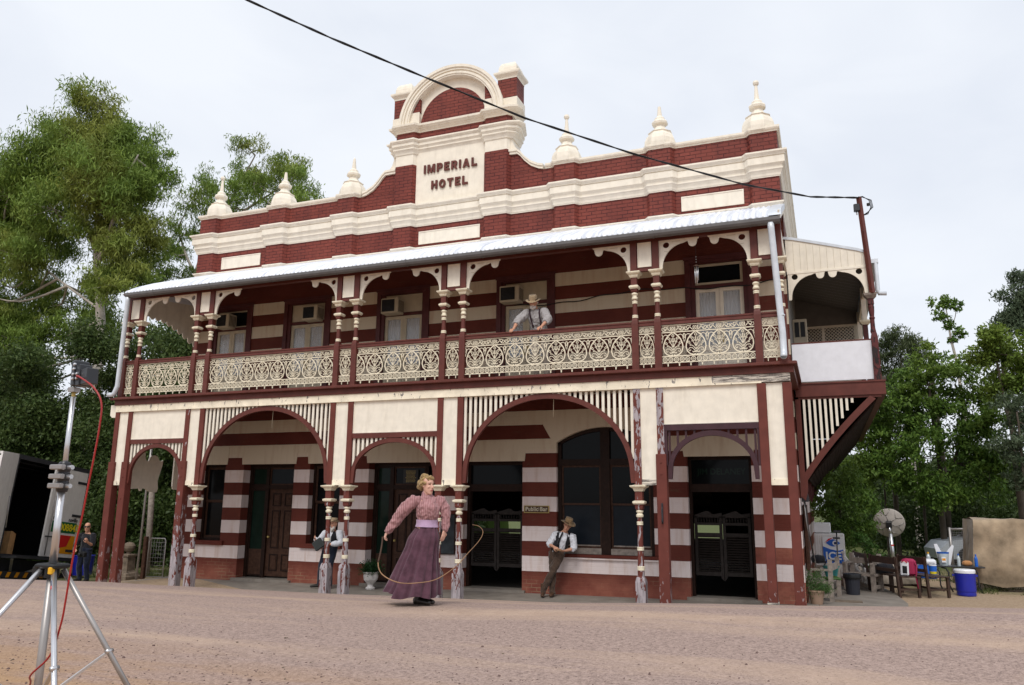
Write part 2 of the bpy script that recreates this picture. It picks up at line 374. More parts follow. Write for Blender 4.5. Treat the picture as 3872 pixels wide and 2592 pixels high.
    def ribbon(s, pts, w, t, m, f3, closed=False):
        """flat bar following a 2-D polyline (u,v), thickness t; f3 maps (u,v,w)->xyz"""
        pts = [Vector(p) for p in pts]; N = len(pts); P = []; F = []
        for i, p in enumerate(pts):
            d = (pts[(i+1) % N]-pts[i-1]) if closed else (pts[min(i+1, N-1)]-pts[max(i-1, 0)])
            d.normalize(); q = Vector((-d.y, d.x))*(w/2)
            for a, b in ((p+q, -t/2), (p+q, t/2), (p-q, t/2), (p-q, -t/2)): P.append(f3(a.x, a.y, b))
        for i in range(N if closed else N-1):
            j = (i+1) % N
            for k in range(4): F.append((i*4+k, i*4+(k+1) % 4, j*4+(k+1) % 4, j*4+k))
        if not closed: F.append((0, 3, 2, 1)); F.append(((N-1)*4, (N-1)*4+1, (N-1)*4+2, (N-1)*4+3))
        return s.add(P, F, m)
    def build(s, name, parent=None, auto=None, mats=None):
        me = bpy.data.meshes.new(name); me.from_pydata(s.v, [], s.f)
        for m in (mats or s.mats): me.materials.append(MATS[m])
        me.polygons.foreach_set('material_index', s.fm); me.polygons.foreach_set('use_smooth', s.sm)
        me.update()
        if auto: me.set_sharp_from_angle(angle=R(auto))
        return link(name, me, parent)
def link(name, me, parent=None):
    o = bpy.data.objects.new(name, me); COL.objects.link(o)
    if parent is not None: attach(o, parent)
    return o
WM = {}
def attach(o, parent):
    o.parent = parent; o.matrix_parent_inverse = world(parent).inverted()
def world(o):
    w = Matrix.LocRotScale(o.location, o.rotation_euler, o.scale)
    return world(o.parent) @ o.matrix_parent_inverse @ w if o.parent else w
def tag(o, label=None, cat=None, group=None, kind=None):
    if label: o['label'] = label
    if cat: o['category'] = cat
    if group: o['group'] = group
    if kind: o['kind'] = kind
    return o
def thing(name, loc, label, cat, group=None):
    o = bpy.data.objects.new(name, None); o.location = loc; COL.objects.link(o); o.empty_display_size = .2
    return tag(o, label, cat, group)
def xf(loc=(0, 0, 0), rz=0, rx=0, ry=0, s=1):
    return Matrix.Translation(loc) @ Matrix.Rotation(rz, 4, 'Z') @ Matrix.Rotation(ry, 4, 'Y') @ Matrix.Rotation(rx, 4, 'X') @ Matrix.Scale(s, 4)
def flat(outlines, t, bevel=0):
    """planar shape with holes -> (verts in (u,v,w), faces)"""
    cu = bpy.data.curves.new('t', 'CURVE'); cu.dimensions = '2D'; cu.fill_mode = 'BOTH'; cu.extrude = t/2
    for ol in outlines:
        sp = cu.splines.new('POLY'); sp.points.add(len(ol)-1); sp.use_cyclic_u = True
        for i, (u, v) in enumerate(ol): sp.points[i].co = (u, v, 0, 1)
    ob = bpy.data.objects.new('t', cu); me = bpy.data.meshes.new_from_object(ob)
    V = [tuple(v.co) for v in me.vertices]; F = [tuple(p.vertices) for p in me.polygons]
    bpy.data.objects.remove(ob); bpy.data.meshes.remove(me); bpy.data.curves.remove(cu)
    return V, F
def text(body, size, t=.01, align='CENTER', bold=0., space=1.):
    cu = bpy.data.curves.new('t', 'FONT'); cu.body = body; cu.size = size; cu.extrude = t/2; cu.align_x = align; cu.align_y = 'CENTER'
    cu.offset = bold; cu.resolution_u = 3; cu.space_character = space
    ob = bpy.data.objects.new('t', cu); me = bpy.data.meshes.new_from_object(ob)
    V = [tuple(v.co) for v in me.vertices]; F = [tuple(p.vertices) for p in me.polygons]
    bpy.data.objects.remove(ob); bpy.data.meshes.remove(me); bpy.data.curves.remove(cu)
    return V, F
def f_xz(y, sx=1): return lambda u, v, w: (u*sx, y+w, v)
def mapv(V, f): return [f(*q) for q in V]
def remesh(mb, voxel, smooth=3, wrinkle=0., wscale=9., seed=0, mats=None):
    """fuse overlapping lofts into one continuous surface"""
    me = bpy.data.meshes.new('t'); me.from_pydata(mb.v, [], mb.f); me.update()
    import bmesh
    bm = bmesh.new(); bm.from_mesh(me); bmesh.ops.recalc_face_normals(bm, faces=bm.faces); bm.to_mesh(me); bm.free()
    ob = bpy.data.objects.new('t', me); COL.objects.link(ob)
    md = ob.modifiers.new('r', 'REMESH'); md.mode = 'VOXEL'; md.voxel_size = voxel; md.adaptivity = 0
    if smooth: ms = ob.modifiers.new('s', 'SMOOTH'); ms.factor = .5; ms.iterations = smooth
    dg = bpy.context.evaluated_depsgraph_get(); out = bpy.data.meshes.new_from_object(ob.evaluated_get(dg))
    bpy.data.objects.remove(ob); bpy.data.meshes.remove(me)
    if wrinkle:
        out.update(); nv = len(out.vertices); co = np.empty(nv*3); no = np.empty(nv*3)
        out.vertices.foreach_get('co', co); out.vertices.foreach_get('normal', no); co = co.reshape(-1, 3); no = no.reshape(-1, 3)
        for i in range(nv):
            c = co[i]; d = mnoise.noise(Vector((c[0]*wscale+seed, c[1]*wscale, c[2]*wscale*.55))) + .5*mnoise.noise(Vector((c[0]*wscale*2.3, c[1]*wscale*2.3+seed, c[2]*wscale*1.6)))
            co[i] = c + no[i]*(1-abs(d)*2.2)*wrinkle
        out.vertices.foreach_set('co', co.ravel())
    out.polygons.foreach_set('use_smooth', [True]*len(out.polygons)); out.update()
    return out
# ------------------------------------------------------------------ ground
D = 2.157                      # hotel wall face; verandah posts stand on y = 0
CX = [-60, -20, -9.34, -6.2, -4.8, -.63, 3.85, 6.5, 7.7, 9.2, 10.5, 20, 60]
CZ = [-1.2, -.62, -.352, -.275, -.275, -.244, -.172, -.055, -.016, .05, .10, .30, .6]
def lerp(x, X, Z):
    if x <= X[0]: return Z[0]
    for i in range(len(X)-1):
        if x <= X[i+1]: return Z[i] + (Z[i+1]-Z[i])*(x-X[i])/(X[i+1]-X[i])
    return Z[-1]
def base_z(x): return lerp(x, [-60, -20, -9, -7.8, 7.2, 9, 40], [-1.3, -1.0, -.62, -.51, -.44, -.42, -.42])
def gz(x, y):
    c = lerp(x, CX, CZ); b = base_z(x)
    return lerp(y, [-60, -14, -9, -4.3, -2.4, -1.2, -.6], [0, 0, .02+.006*x, c+.275, c+.13, c, b])
def floor_z(x): return -.445+.0085*max(-8, min(8, x))
def grid(name, xs, ys, zf, mat, kind=None):
    m = MB(); P = [(x, y, zf(x, y)) for y in ys for x in xs]; n = len(xs)
    m.add(P, [(j*n+i, j*n+i+1, (j+1)*n+i+1, (j+1)*n+i) for j in range(len(ys)-1) for i in range(n-1)], mat, None, True)
    o = m.build(name); o['kind'] = 'structure'; return o
xs = [-400, -120, -60, -40, -30] + [-24+i*.5 for i in range(97)] + [30, 40, 60, 120, 400]
ysr = [-400, -100, -40, -25] + [-18+.4*i for i in range(40)] + [-2.0, -1.7, -1.5, -1.35, -1.2]
def jit(x, y): return .012*mnoise.noise(Vector((x*.6, y*.8, 3))) if -18 < y < -1.6 else 0
grid('road', xs, ysr, lambda x, y: gz(max(-60, min(60, x)), y)+jit(x, y), 'gravel_road')
ysg = [-1.2, -1.1, -1.0, -.8, -.6, -.3] + [i*1.0 for i in range(0, 30)] + [35, 45, 60, 100, 400]
grid('ground', xs, ysg, lambda x, y: gz(max(-60, min(60, x)), y)+(.03*mnoise.noise(Vector((x*.5, y*.5, 9))) if y > 2 else 0), 'dirt')
m = MB()       # footpath slab under the verandah, falling slightly to the left
for i in range(16):
    a = -7.9+i*(15.75/16); b = a+15.75/16
    P = [(a, -.45, -1.2), (b, -.45, -1.2), (b, D+.36, -1.2), (a, D+.36, -1.2), (a, -.45, floor_z(a)-.02), (b, -.45, floor_z(b)-.02), (b, D+.36, floor_z(b)), (a, D+.36, floor_z(a))]
    m.add(P, [(0, 1, 5, 4), (4, 5, 6, 7), (2, 3, 7, 6)] + ([(3, 0, 4, 7)] if i == 0 else []) + ([(1, 2, 6, 5)] if i == 15 else []), 'slab')
o = m.build('footpath'); o['kind'] = 'structure'
m = MB(); m.prism([(7.86, -.3), (8.7, -.35), (9.25, 1.2), (9.42, 3.3), (9.32, 5.2), (9.0, 8), (7.86, 8)], -1.0, -.385, 'slab', 'xy')
m.box(8.05, 8.62, 3.0, 3.35, -.385, -.376, 'old_stone')
o = m.build('concrete_path'); o['kind'] = 'structure'
# ------------------------------------------------------------------ the hotel
XL, XR = -7.65, 7.64
BY = D+13.0
hotel = thing('hotel', (0, D, -.45), 'two-storey maroon and cream hotel with lacework balcony and stepped parapet', 'hotel')
PIL = [(-7.65, -7.12), (-5.34, -4.79), (-3.14, -2.65), (-1.46, -.97), (1.0, 1.56), (2.76, 3.23), (4.94, 5.42), (7.10, 7.64)]
SP = .09         # the pilasters have splayed sides
def fpath(xl, xr, bumps, pr=.12, yb=BY, y=D, rl=True, rr=True):
    p = [(xl, yb)] if rl else []
    for a, b in bumps:
        if a <= xl+.001: p += [(xl, y-pr), (b, y-pr), (b+SP, y)]
        elif b >= xr-.001: p += [(a-SP, y), (a, y-pr), (xr, y-pr)]
        else: p += [(a-SP, y), (a, y-pr), (b, y-pr), (b+SP, y)]
    if bumps[0][0] > xl+.001: p.insert(1 if rl else 0, (xl, y))
    if bumps[-1][1] < xr-.001: p.append((xr, y))
    if rr: p.append((xr, yb))
    return p
def pier(mb, a, b, z0, z1, mat, pr=.12, sl=SP, sr=SP): mb.prism([(a-sl, D+.02), (a, D-pr), (b, D-pr), (b+sr, D+.02)], z0, z1, mat, 'xy')
# openings in the front wall (x0,x1,z0,z1)
LOW = [(-6.98, -6.18, .44, 2.33), (-5.6, -4.05, -.7, 2.33), (-3.59, -2.70, .44, 2.33), (-1.92, -.16, -.7, 2.33), (.56, 1.97, -.7, 2.33), (2.75, 4.83, .40, 3.06), (5.52, 6.77, -.7, 2.38)]
UPP = [(-6.96, -5.78, 3.8, 6.50), (-4.56, -3.33, 3.8, 6.50), (-1.78, -.54, 3.8, 6.50), (1.41, 2.63, 3.8, 6.50), (5.72, 6.90, 3.8, 6.50)]
def wall_open(mb, x0, x1, z0, z1, y, th, ops, m):
    X = sorted({x0, x1} | {v for o in ops for v in o[:2]}); Z = sorted({z0, z1} | {max(z0, v) for o in ops for v in o[2:]})
    for i in range(len(X)-1):
        for j in range(len(Z)-1):
            cx, cz = (X[i]+X[i+1])/2, (Z[j]+Z[j+1])/2
            if any(o[0] < cx < o[1] and o[2] < cz < o[3] for o in ops): continue
            mb.add([(X[i], y, Z[j]), (X[i+1], y, Z[j]), (X[i+1], y, Z[j+1]), (X[i], y, Z[j+1])], [(0, 1, 2, 3)], m)
            mb.add([(X[i], y+th, Z[j]), (X[i+1], y+th, Z[j]), (X[i+1], y+th, Z[j+1]), (X[i], y+th, Z[j+1])], [(3, 2, 1, 0)], m)
    for a, b, c, d in ops:
        c = max(c, z0)
        mb.add([(a, y, c), (a, y+th, c), (a, y+th, d), (a, y, d)], [(0, 1, 2, 3)], m); mb.add([(b, y, c), (b, y+th, c), (b, y+th, d), (b, y, d)], [(3, 2, 1, 0)], m)
        mb.add([(a, y, d), (b, y, d), (b, y+th, d), (a, y+th, d)], [(0, 3, 2, 1)], m)
        if c > z0: mb.add([(a, y, c), (b, y, c), (b, y+th, c), (a, y+th, c)], [(0, 1, 2, 3)], m)
m = MB(); wall_open(m, XL, XR, -.7, 7.46, D, .40, LOW+UPP, 'striped_wall'); m.build('front_wall', hotel)
for x, w in ((XL, 1), (XR, -1)):
    m = MB(); a, b = (x, x+.4*w) if w > 0 else (x-.4, x); m.box(a, b, D+.40, BY, -.7, 7.46, 'striped_wall')
    m.box(a, b, D+.40, BY, 7.46, 9.06, 'red_brick'); m.build('side_wall', hotel)
m = MB()    # lintels and sills
s = NB('stucco_lintel'); s.color(s.mix(s.ramp(s.noise(s.pos((4, 4, .6)), 1.5, 5, .65), .5, .75, 0, .5), (.62, .54, .42), (.40, .26, .16))); s.fin(.7, 0, .2)
for a, b, c, d in LOW:
    if a == 2.75: continue
    m.prism([(a-.05, d), (b+.05, d), (b+.08, 2.60), (b+.08, 2.785), (a-.08, 2.785), (a-.08, 2.60)], D-.008, D+.12, 'stucco_lintel')
m.box(-7.63, -6.9, D-.008, D+.05, 2.49, 2.785, 'stucco_lintel'); m.box(-3.8, -.1, D-.0075, D+.05, 2.60, 2.785, 'stucco_lintel'); m.box(-5.6, -4.0, D-.0075, D+.05, 2.6, 2.785, 'stucco_lintel')
# segmental head over the bar window
cxw, hw = 3.79, 1.04
def archz(x, zs, zc, h=hw, c=cxw): return zs+(zc-zs)*(1-((x-c)/h)**2)
xs_ = [2.75+2.08*i/16 for i in range(17)]
m.prism([(2.75, 3.065)] + [(x, archz(x, 2.72, 3.03)) for x in xs_] + [(4.83, 3.065)], D+.02, D+.36, 'stucco_lintel')
m.prism([(2.45, 3.10), (2.66, 2.74), (2.745, 2.70)] + [(x, archz(x, 2.72, 3.03)) for x in xs_[:]] + [(4.84, 2.70), (4.93, 2.74), (5.1, 3.10), (5.1, 3.42), (2.45, 3.42)], D-.012, D+.02, 'stucco_lintel')
m.build('lintel', hotel)
m = MB()
for a, b in ((-7.12, -6.06), (-3.73, -2.58)): m.box(a, b, D-.06, D+.3, .33, .44, 'striped_wall')
m.box(2.62, 4.95, D-.06, D+.3, .345, .40, 'striped_wall'); m.box(2.62, 4.95, D-.05, D+.2, .30, .345, 'striped_wall')
m.build('sill', hotel)
for a, b in ((-5.7, -3.95), (-2.0, -.1), (.5, 2.05), (5.45, 6.85)): m = MB(); m.box(a, b, D-.08, D+.42, -.7, floor_z((a+b)/2)+.055, 'slab'); m.build('doorstep', hotel)
# dark rooms behind the openings, windows in the back wall
m = MB(); IY = D+.42
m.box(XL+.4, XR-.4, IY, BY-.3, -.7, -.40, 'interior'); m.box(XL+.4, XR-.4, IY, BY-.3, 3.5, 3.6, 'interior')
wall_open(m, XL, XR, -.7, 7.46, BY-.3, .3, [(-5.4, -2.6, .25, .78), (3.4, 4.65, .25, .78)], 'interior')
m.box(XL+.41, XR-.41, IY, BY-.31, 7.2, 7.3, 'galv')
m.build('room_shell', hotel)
for nm_, q_ in (('back_shelf', (-.3, 1.0, 8.6, 8.75, -.4, 1.3)), ('wall_picture', (4.2, 5.0, 9.5, 9.6, 1.4, 2.2)), ('wall_picture', (3.0, 3.6, 9.9, 10, 1.2, 2.0))): m = MB(); m.box(*q_, 'inside_shelf'); m.build(nm_, hotel)
m = MB(); m.box(1.3, 2.6, 7.5, 8.2, -.4, .65, 'inside_shelf')
m.build('bar_counter', hotel)
# parapet ---------------------------------------------------------------
m = MB(); m.box(XL, XR, D, D+.40, 7.46, 9.09, 'red_brick')
for a, b in PIL: pier(m, a+.002, b-.002, 7.50, 9.09, 'red_brick', .118, 0 if a < -7.6 else SP, 0 if b > 7.6 else SP)
SW = [(2.56, 9.09), (2.45, 9.09), (2.33, 9.12), (2.14, 9.22), (1.98, 9.37), (1.88, 9.50), (1.80, 9.57), (1.5, 9.58)]
for sg in (-1, 1): m.prism([(sg*u, v) for u, v in SW] + [(sg*1.5, 9.085), (sg*2.56, 9.085)], D, D+.4, 'red_brick')
for a, b in ((-1.46, -.97), (1.0, 1.56)): pier(m, a, b, 8.5, 9.70, 'red_brick', .125)
m.build('parapet', hotel)
m = MB(); CO = [(-.45, 9.09), (.015, 9.09), (.02, 9.115), (.045, 9.13), (.06, 9.16), (.06, 9.20), (-.45, 9.215)]
m.sweep(fpath(XL, -2.5, PIL[:3], .12, rr=False), CO, 'cream_paint'); m.sweep(fpath(2.5, XR, PIL[5:], .12, rl=False), CO, 'cream_paint')
for sg in (-1, 1):
    up_ = [(u, v+.12) for u, v in SW[1:]]; lo_ = [(u, v) for u, v in SW[1:]]
    m.prism([(sg*u, v) for u, v in up_ + lo_[::-1]], D-.05, D+.42, 'cream_paint')
    m.prism([(sg*u, v-.002) for u, v in up_] + [(sg*u, v-.055) for u, v in up_[::-1]], D-.075, D-.05, 'cream_paint')
m.build('coping', hotel)
m = MB(); CORN = [(-.05, 8.08), (.02, 8.08), (.02, 8.10), (.03, 8.105), (.04, 8.15), (.07, 8.21), (.085, 8.22), (.085, 8.25), (.07, 8.255), (.075, 8.30), (.10, 8.335), (.125, 8.342), (.125, 8.485), (.105, 8.49), (.105, 8.505), (.13, 8.51), (.14, 8.54), (.17, 8.565), (.18, 8.57), (.18, 8.605), (-.05, 8.63)]
m.sweep(fpath(XL, XR, PIL), CORN, 'cream_paint'); m.build('cornice', hotel)
m = MB(); m.sweep(fpath(XL, XR, PIL), [(-.05, 7.44), (.02, 7.44), (.03, 7.47), (.06, 7.50), (.06, 7.53), (-.05, 7.55)], 'cream_paint'); m.build('string_course', hotel)
for a, b in ((-6.88, -5.58), (-.79, .85), (5.61, 6.91)):
    m = MB(); m.box(a, b, D-.012, D+.02, 7.61, 7.94, 'cream_paint'); t = .022
    for q in ((a, b, 7.61, 7.61+t), (a, b, 7.94-t, 7.94), (a, a+t, 7.61+t, 7.94-t), (b-t, b, 7.61+t, 7.94-t)): m.box(q[0], q[1], D-.024, D-.012, q[2], q[3], 'cream_paint')
    m.build('recessed_panel', hotel)
# gable -------------------------------------------------------------------
GX = .05
m = MB(); m.box(-.97, 1.0, D-.03, D+.05, 8.6, 10.05, 'cream_paint')
m.box(-1.5, 1.58, D, D+.5, 9.58, 10.05, 'cream_paint')
for a, b, sg in ((-1.46, -.97, -1), (1.0, 1.56, 1)):
    pier(m, a, b, 9.70, 10.05, 'cream_paint', .12)
    e = -1.5 if sg < 0 else 1.58; m.prism([(e, 9.66), (e+sg*.24, 9.66), (e+sg*.13, 9.8), (e+sg*.08, 9.95), (e+sg*.08, 10.05), (e, 10.05)], D-.02, D+.5, 'cream_paint')
m.build('gable_front', hotel)
GP = [(-1.46, -.97), (1.0, 1.56)]
m = MB(); m.sweep(fpath(-1.56, 1.65, GP, .12, D+.55), [(-.05, 9.99), (.02, 9.99), (.03, 10.03), (.06, 10.09), (.085, 10.10), (.085, 10.13), (.075, 10.14), (.10, 10.185), (.12, 10.19), (.12, 10.26), (.11, 10.265), (.13, 10.28), (.165, 10.30), (.17, 10.305), (.17, 10.34), (-.05, 10.36)], 'cream_paint'); m.build('gable_cornice', hotel)
m = MB(); m.box(-1.5, 1.58, D, D+.5, 10.34, 10.66, 'red_brick'); [pier(m, a, b, 10.34, 10.66, 'red_brick', .10) for a, b in GP]; m.build('gable_brick_band', hotel)
m = MB(); m.sweep(fpath(-1.56, 1.65, GP, .11, D+.55), [(-.05, 10.59), (.015, 10.59), (.02, 10.62), (.05, 10.65), (.05, 10.67), (.085, 10.685), (.10, 10.71), (.135, 10.725), (.14, 10.775), (-.05, 10.80)], 'cream_paint'); m.box(-1.5, 1.58, D, D+.5, 10.66, 10.79, 'cream_paint'); m.build('gable_cornice', hotel)
Z0 = 10.75
def arc(r, n=28, a0=0, a1=180, c=GX, z=Z0): return [(c+r*math.cos(R(a0+(a1-a0)*i/n)), z+r*math.sin(R(a0+(a1-a0)*i/n))) for i in range(n+1)]
m = MB()
for r0, r1, ya, yb in ((1.17, 1.40, D-.15, D+.35), (1.21, 1.26, D-.17, D-.15), (1.30, 1.43, D-.18, D-.15), (1.36, 1.43, D-.21, D-.18)):
    A, B = arc(r1), arc(r0)
    for i in range(28): m.prism([A[i], A[i+1], B[i+1], B[i]], ya, yb, 'cream_paint')
m.build('arched_moulding', hotel)
m = MB(); m.prism(arc(1.172), D+.02, D+.33, 'cream_paint')
m.build('tympanum', hotel)
def mk_archbrick():
    m = MB(); m.prism(arc(.89), D-.02, D+.02, 'red_brick')
    for sg in (-1, 1): m.prism([(GX+sg*.90, 11.10), (GX+sg*1.12, 11.10), (GX+sg*.90, 11.49)], D-.08, D+.02, 'red_brick')
    return m.build('arched_brick_infill', hotel)
mk_archbrick()
for sg in (-1, 1): m = MB(); m.box(*sorted((GX+sg*.90, GX+sg*1.19)), D-.09, D+.02, Z0, 11.12, 'cream_paint'); m.build('arch_impost', hotel)
for sg in (-1, 1):
    a, b = sorted((GX+sg*1.18, GX+sg*1.72)); cx_ = (a+b)/2; m = MB()
    m.box(a, b, D+.0, D+.54, 10.76, 11.10, 'cream_paint'); m.box(a+.02, b-.02, D+.02, D+.52, 11.10, 11.63, 'red_brick')
    m.lathe([(.255, 11.62), (.26, 11.66), (.285, 11.69), (.325, 11.73), (.335, 11.76), (.335, 11.79), (.23, 11.81), (.24, 11.86), (.235, 11.94), (.215, 12.02), (.175, 12.09), (.11, 12.13), (0, 12.145)], (cx_, D+.27, 0), 'cream_paint', 4, smooth=False, rot=.5, square=True, cap=False)
    m.build('pinnacle', hotel)
W_ = .26        # raised block letters, outlines on a unit-high grid
GL = {'I': (W_, [[(0, 0), (W_, 0), (W_, 1), (0, 1)]]), 'L': (.72, [[(0, 0), (.72, 0), (.72, .24), (W_, .24), (W_, 1), (0, 1)]]), 'T': (.80, [[(.27, 0), (.53, 0), (.53, .77), (.80, .77), (.80, 1), (0, 1), (0, .77), (.27, .77)]]),
      'H': (.82, [[(0, 0), (W_, 0), (W_, .39), (.56, .39), (.56, 0), (.82, 0), (.82, 1), (.56, 1), (.56, .62), (W_, .62), (W_, 1), (0, 1)]]), 'E': (.72, [[(0, 0), (.72, 0), (.72, .22), (W_, .22), (W_, .39), (.62, .39), (.62, .60), (W_, .60), (W_, .78), (.70, .78), (.70, 1), (0, 1)]]),
      'M': (1.04, [[(0, 0), (.24, 0), (.24, .58), (.42, 0), (.62, 0), (.80, .58), (.80, 0), (1.04, 0), (1.04, 1), (.72, 1), (.52, .40), (.32, 1), (0, 1)]]), 'A': (.92, [[(0, 0), (.27, 0), (.33, .19), (.59, .19), (.65, 0), (.92, 0), (.60, 1), (.32, 1)], [(.39, .39), (.46, .66), (.53, .39)]]),
      'P': (.76, [[(0, 0), (W_, 0), (W_, .34), (.50, .34), (.66, .40), (.76, .54), (.76, .80), (.66, .94), (.50, 1), (0, 1)], [(W_, .54), (W_, .80), (.46, .80), (.50, .75), (.50, .59), (.46, .54)]]),
      'R': (.80, [[(0, 0), (W_, 0), (W_, .36), (.36, .36), (.52, 0), (.80, 0), (.62, .40), (.74, .50), (.77, .64), (.77, .80), (.68, .94), (.52, 1), (0, 1)], [(W_, .56), (W_, .80), (.46, .80), (.50, .75), (.50, .61), (.46, .56)]]),
      'O': (.86, [[(.43+.43*math.cos(R(a)), .5+.51*math.sin(R(a))) for a in range(0, 360, 20)], [(.43+.17*math.cos(R(a)), .5+.28*math.sin(R(a))) for a in range(0, 360, 20)]])}
for body, x, z, hh, sx in (('IMPERIAL', .04, 9.43, .222, .93), ('HOTEL', .03, 8.99, .222, .93)):
    tot = sum(GL[c][0] for c in body)+.22*(len(body)-1); u = -tot/2; mm = MB()
    for c in body:
        V, F = flat(GL[c][1], .03); mm.add(mapv(V, lambda p, q, w: (x+(u+p)*hh*sx, D-.056+w, z+q*hh)), F, 'red_paint'); u += GL[c][0]+.22
    mm.build('raised_lettering', hotel)
# finials -----------------------------------------------------------------
FB = [(.355, -.05), (.36, .06), (.35, .16), (.31, .26), (.26, .32), (.255, .34), (.275, .36), (.21, .39), (.145, .45), (.115, .52), (.12, .545), (.175, .575), (.185, .62), (.16, .66), (.12, .68), (.115, .73), (.075, .77), (.058, .785)]
for x, kind in ((-7.24, 'ball'), (-5.05, 'cut'), (-2.87, 'tip'), (2.98, 'ball'), (5.17, 'cut'), (7.27, 'ball')):
    top = {'ball': [(.032, 1.10), (.03, 1.12), (.055, 1.14), (.068, 1.18), (.055, 1.225), (0, 1.25)], 'cut': [(.036, 1.0), (.034, 1.02), (0, 1.02)], 'tip': [(.036, 1.05), (0, 1.12)]}[kind]
    m = MB(); m.lathe(FB+top, (x, D+.14, 9.20), 'cream_paint', 8, smooth=False, rot=.5, cap=False); m.build('finial', hotel)
# ------------------------------------------------------------------ verandah
PX = [-7.61, -7.195, -5.44, -5.02, -1.49, -1.05, 1.05, 1.49, 5.02, 5.44, 7.195, 7.61]
RD, CR, IC = 'red_paint', 'cream_paint', 'iron_cream'
# roof
m = MB(); PR = [(-.34, 6.365), (-.31, 6.415), (-.25, 6.47), (-.1, 6.56), (.3, 6.745), (1.2, 7.11), (D-.01, 7.49)]
nx = int(15.1/.1*8); P = []
for th in (0, -.014):
    for i in range(nx+1):
        x = -7.60+15.1*i/nx; w = .019*math.cos(2*math.pi*x/.1)
        k = 1 if x > -7.28 else math.sqrt(max(0, 1-((-7.28-x)/.32)**2))
        for (y, z) in PR: P.append((x, y, 6.365+(z-6.365)*k+w+th))
n = len(PR); F = []
for i in range(nx):
    for j in range(n-1): F.append((i*n+j, (i+1)*n+j, (i+1)*n+j+1, i*n+j+1)); o_ = (nx+1)*n; F.append((o_+i*n+j, o_+i*n+j+1, o_+(i+1)*n+j+1, o_+(i+1)*n+j))
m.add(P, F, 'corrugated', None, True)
for i in range(n-1):
    (y0, z0), (y1, z1) = PR[i], PR[i+1]; m.add([(7.48, y0, z0+.02), (7.70, y0, z0+.02), (7.70, y1, z1+.02), (7.48, y1, z1+.02), (7.70, y1, z1-.10), (7.70, y0, z0-.10)], [(0, 1, 2, 3), (1, 5, 4, 2)], 'galv')
m.build('verandah_roof', hotel)
m = MB(); m.sweep([(-7.47, -.24), (7.68, -.24)], [(0, 6.25), (.06, 6.245), (.10, 6.26), (.125, 6.30), (.125, 6.355), (.115, 6.36), (.11, 6.31), (.09, 6.275), (.01, 6.265), (.01, 6.35), (0, 6.35)], 'gutter_grey')
for i in range(9):
    x = -6.6+i*1.72; m.sweep([(x, -.24), (x+.03, -.24)], [(0, 6.242), (.062, 6.237), (.106, 6.254), (.131, 6.298), (.131, 6.363), (.10, 6.363), (.1, 6.27), (0, 6.27)], 'gutter_grey')
m.build('gutter', hotel)
m = MB(); m.tube([(-7.42, -.30, 6.27), (-7.44, -.28, 6.16), (-7.56, -.20, 4.1), (-7.61, -.22, 3.93), (-7.66, -.22, 3.89), (-7.80, -.22, 3.89)], .055, 'galv', 12); m.build('downpipe', hotel)
m = MB(); m.tube([(7.52, -.30, 6.27), (7.52, -.28, 6.16), (7.60, -.20, 4.3), (7.60, -.20, 4.02), (7.60, -.24, 3.92), (7.60, -.34, 3.885)], .056, 'galv', 14)
m.tube([(7.595, -.205, 4.60), (7.597, -.203, 4.63)], .062, 'galv', 14); m.lathe([(.05, 0), (.0, .002)], (0, 0, 0), 'black', 14, xf((7.60, -.343, 3.883), rx=R(70))); m.build('downpipe', hotel)
# roof timbers
m = MB(); m.box(-7.64, 7.64, -.235, -.055, 6.33, 6.40, RD); m.box(-7.67, 7.67, -.055, .055, 6.26, 6.50, RD); m.build('eaves_beam', hotel)
m = MB(); m.box(-7.6, 7.6, .10, .15, 6.36, 6.44, CR)
m.box(-7.6, 7.6, 1.0, 1.08, 6.88, 6.98, CR)
for i in range(9): x = -7.2+i*1.8; m.beam((x, .15, 6.62), (x, D, 7.40), .05, .1, CR)
m.build('rafters', hotel)
m = MB(); m.beam((7.66, -.30, 6.40), (7.66, D, 7.40), .03, .16, CR); m.box(7.62, 7.66, 0, D, 6.05, 6.35, CR); m.build('bargeboard', hotel)
# upper columns
def upper_col(x, mat=RD):
    m = MB(); K = dict(square=True, n=4, rot=.5, smooth=False)
    m.lathe([(.062, 3.83), (.062, 4.70), (.055, 4.76), (.045, 4.80)], (x, 0, 0), mat, **K)
    m.lathe([(.050, 4.79, mat), (.050, 4.81, IC), (.056, 4.815, IC), (.056, 4.835, IC), (.050, 4.84, IC), (.056, 4.845, IC), (.056, 4.865, IC), (.050, 4.87, mat), (.049, 4.88, mat), (.042, 5.085, IC), (.053, 5.09, IC), (.053, 5.11, IC), (.046, 5.115, IC), (.053, 5.12, IC), (.053, 5.14, IC), (.045, 5.145, mat), (.042, 5.165, IC), (.056, 5.175, IC), (.060, 5.195, IC), (.044, 5.22, IC), (.043, 5.245, IC), (.060, 5.265, IC), (.060, 5.285, IC), (.045, 5.30, mat), (.05, 5.31, mat)], (x, 0, 0), mat, 14)
    m.lathe([(.045, 5.30), (.058, 5.325), (.062, 5.37)], (x, 0, 0), mat, **K)
    m.lathe([(.072, 5.37), (.090, 5.395), (.090, 5.42), (.064, 5.44)], (x, 0, 0), IC, **K)
    m.lathe([(.055, 5.43), (.055, 5.59)], (x, 0, 0), mat, **K)
    m.lathe([(.066, 5.585), (.082, 5.61), (.085, 5.635), (.115, 5.655), (.128, 5.675), (.128, 5.695), (.065, 5.71)], (x, 0, 0), IC, **K)
    m.lathe([(.060, 5.69), (.060, 6.265)], (x, 0, 0), mat, **K)
    return m
for i, x in enumerate(PX): upper_col(x).build('balcony_column', hotel, auto=35)
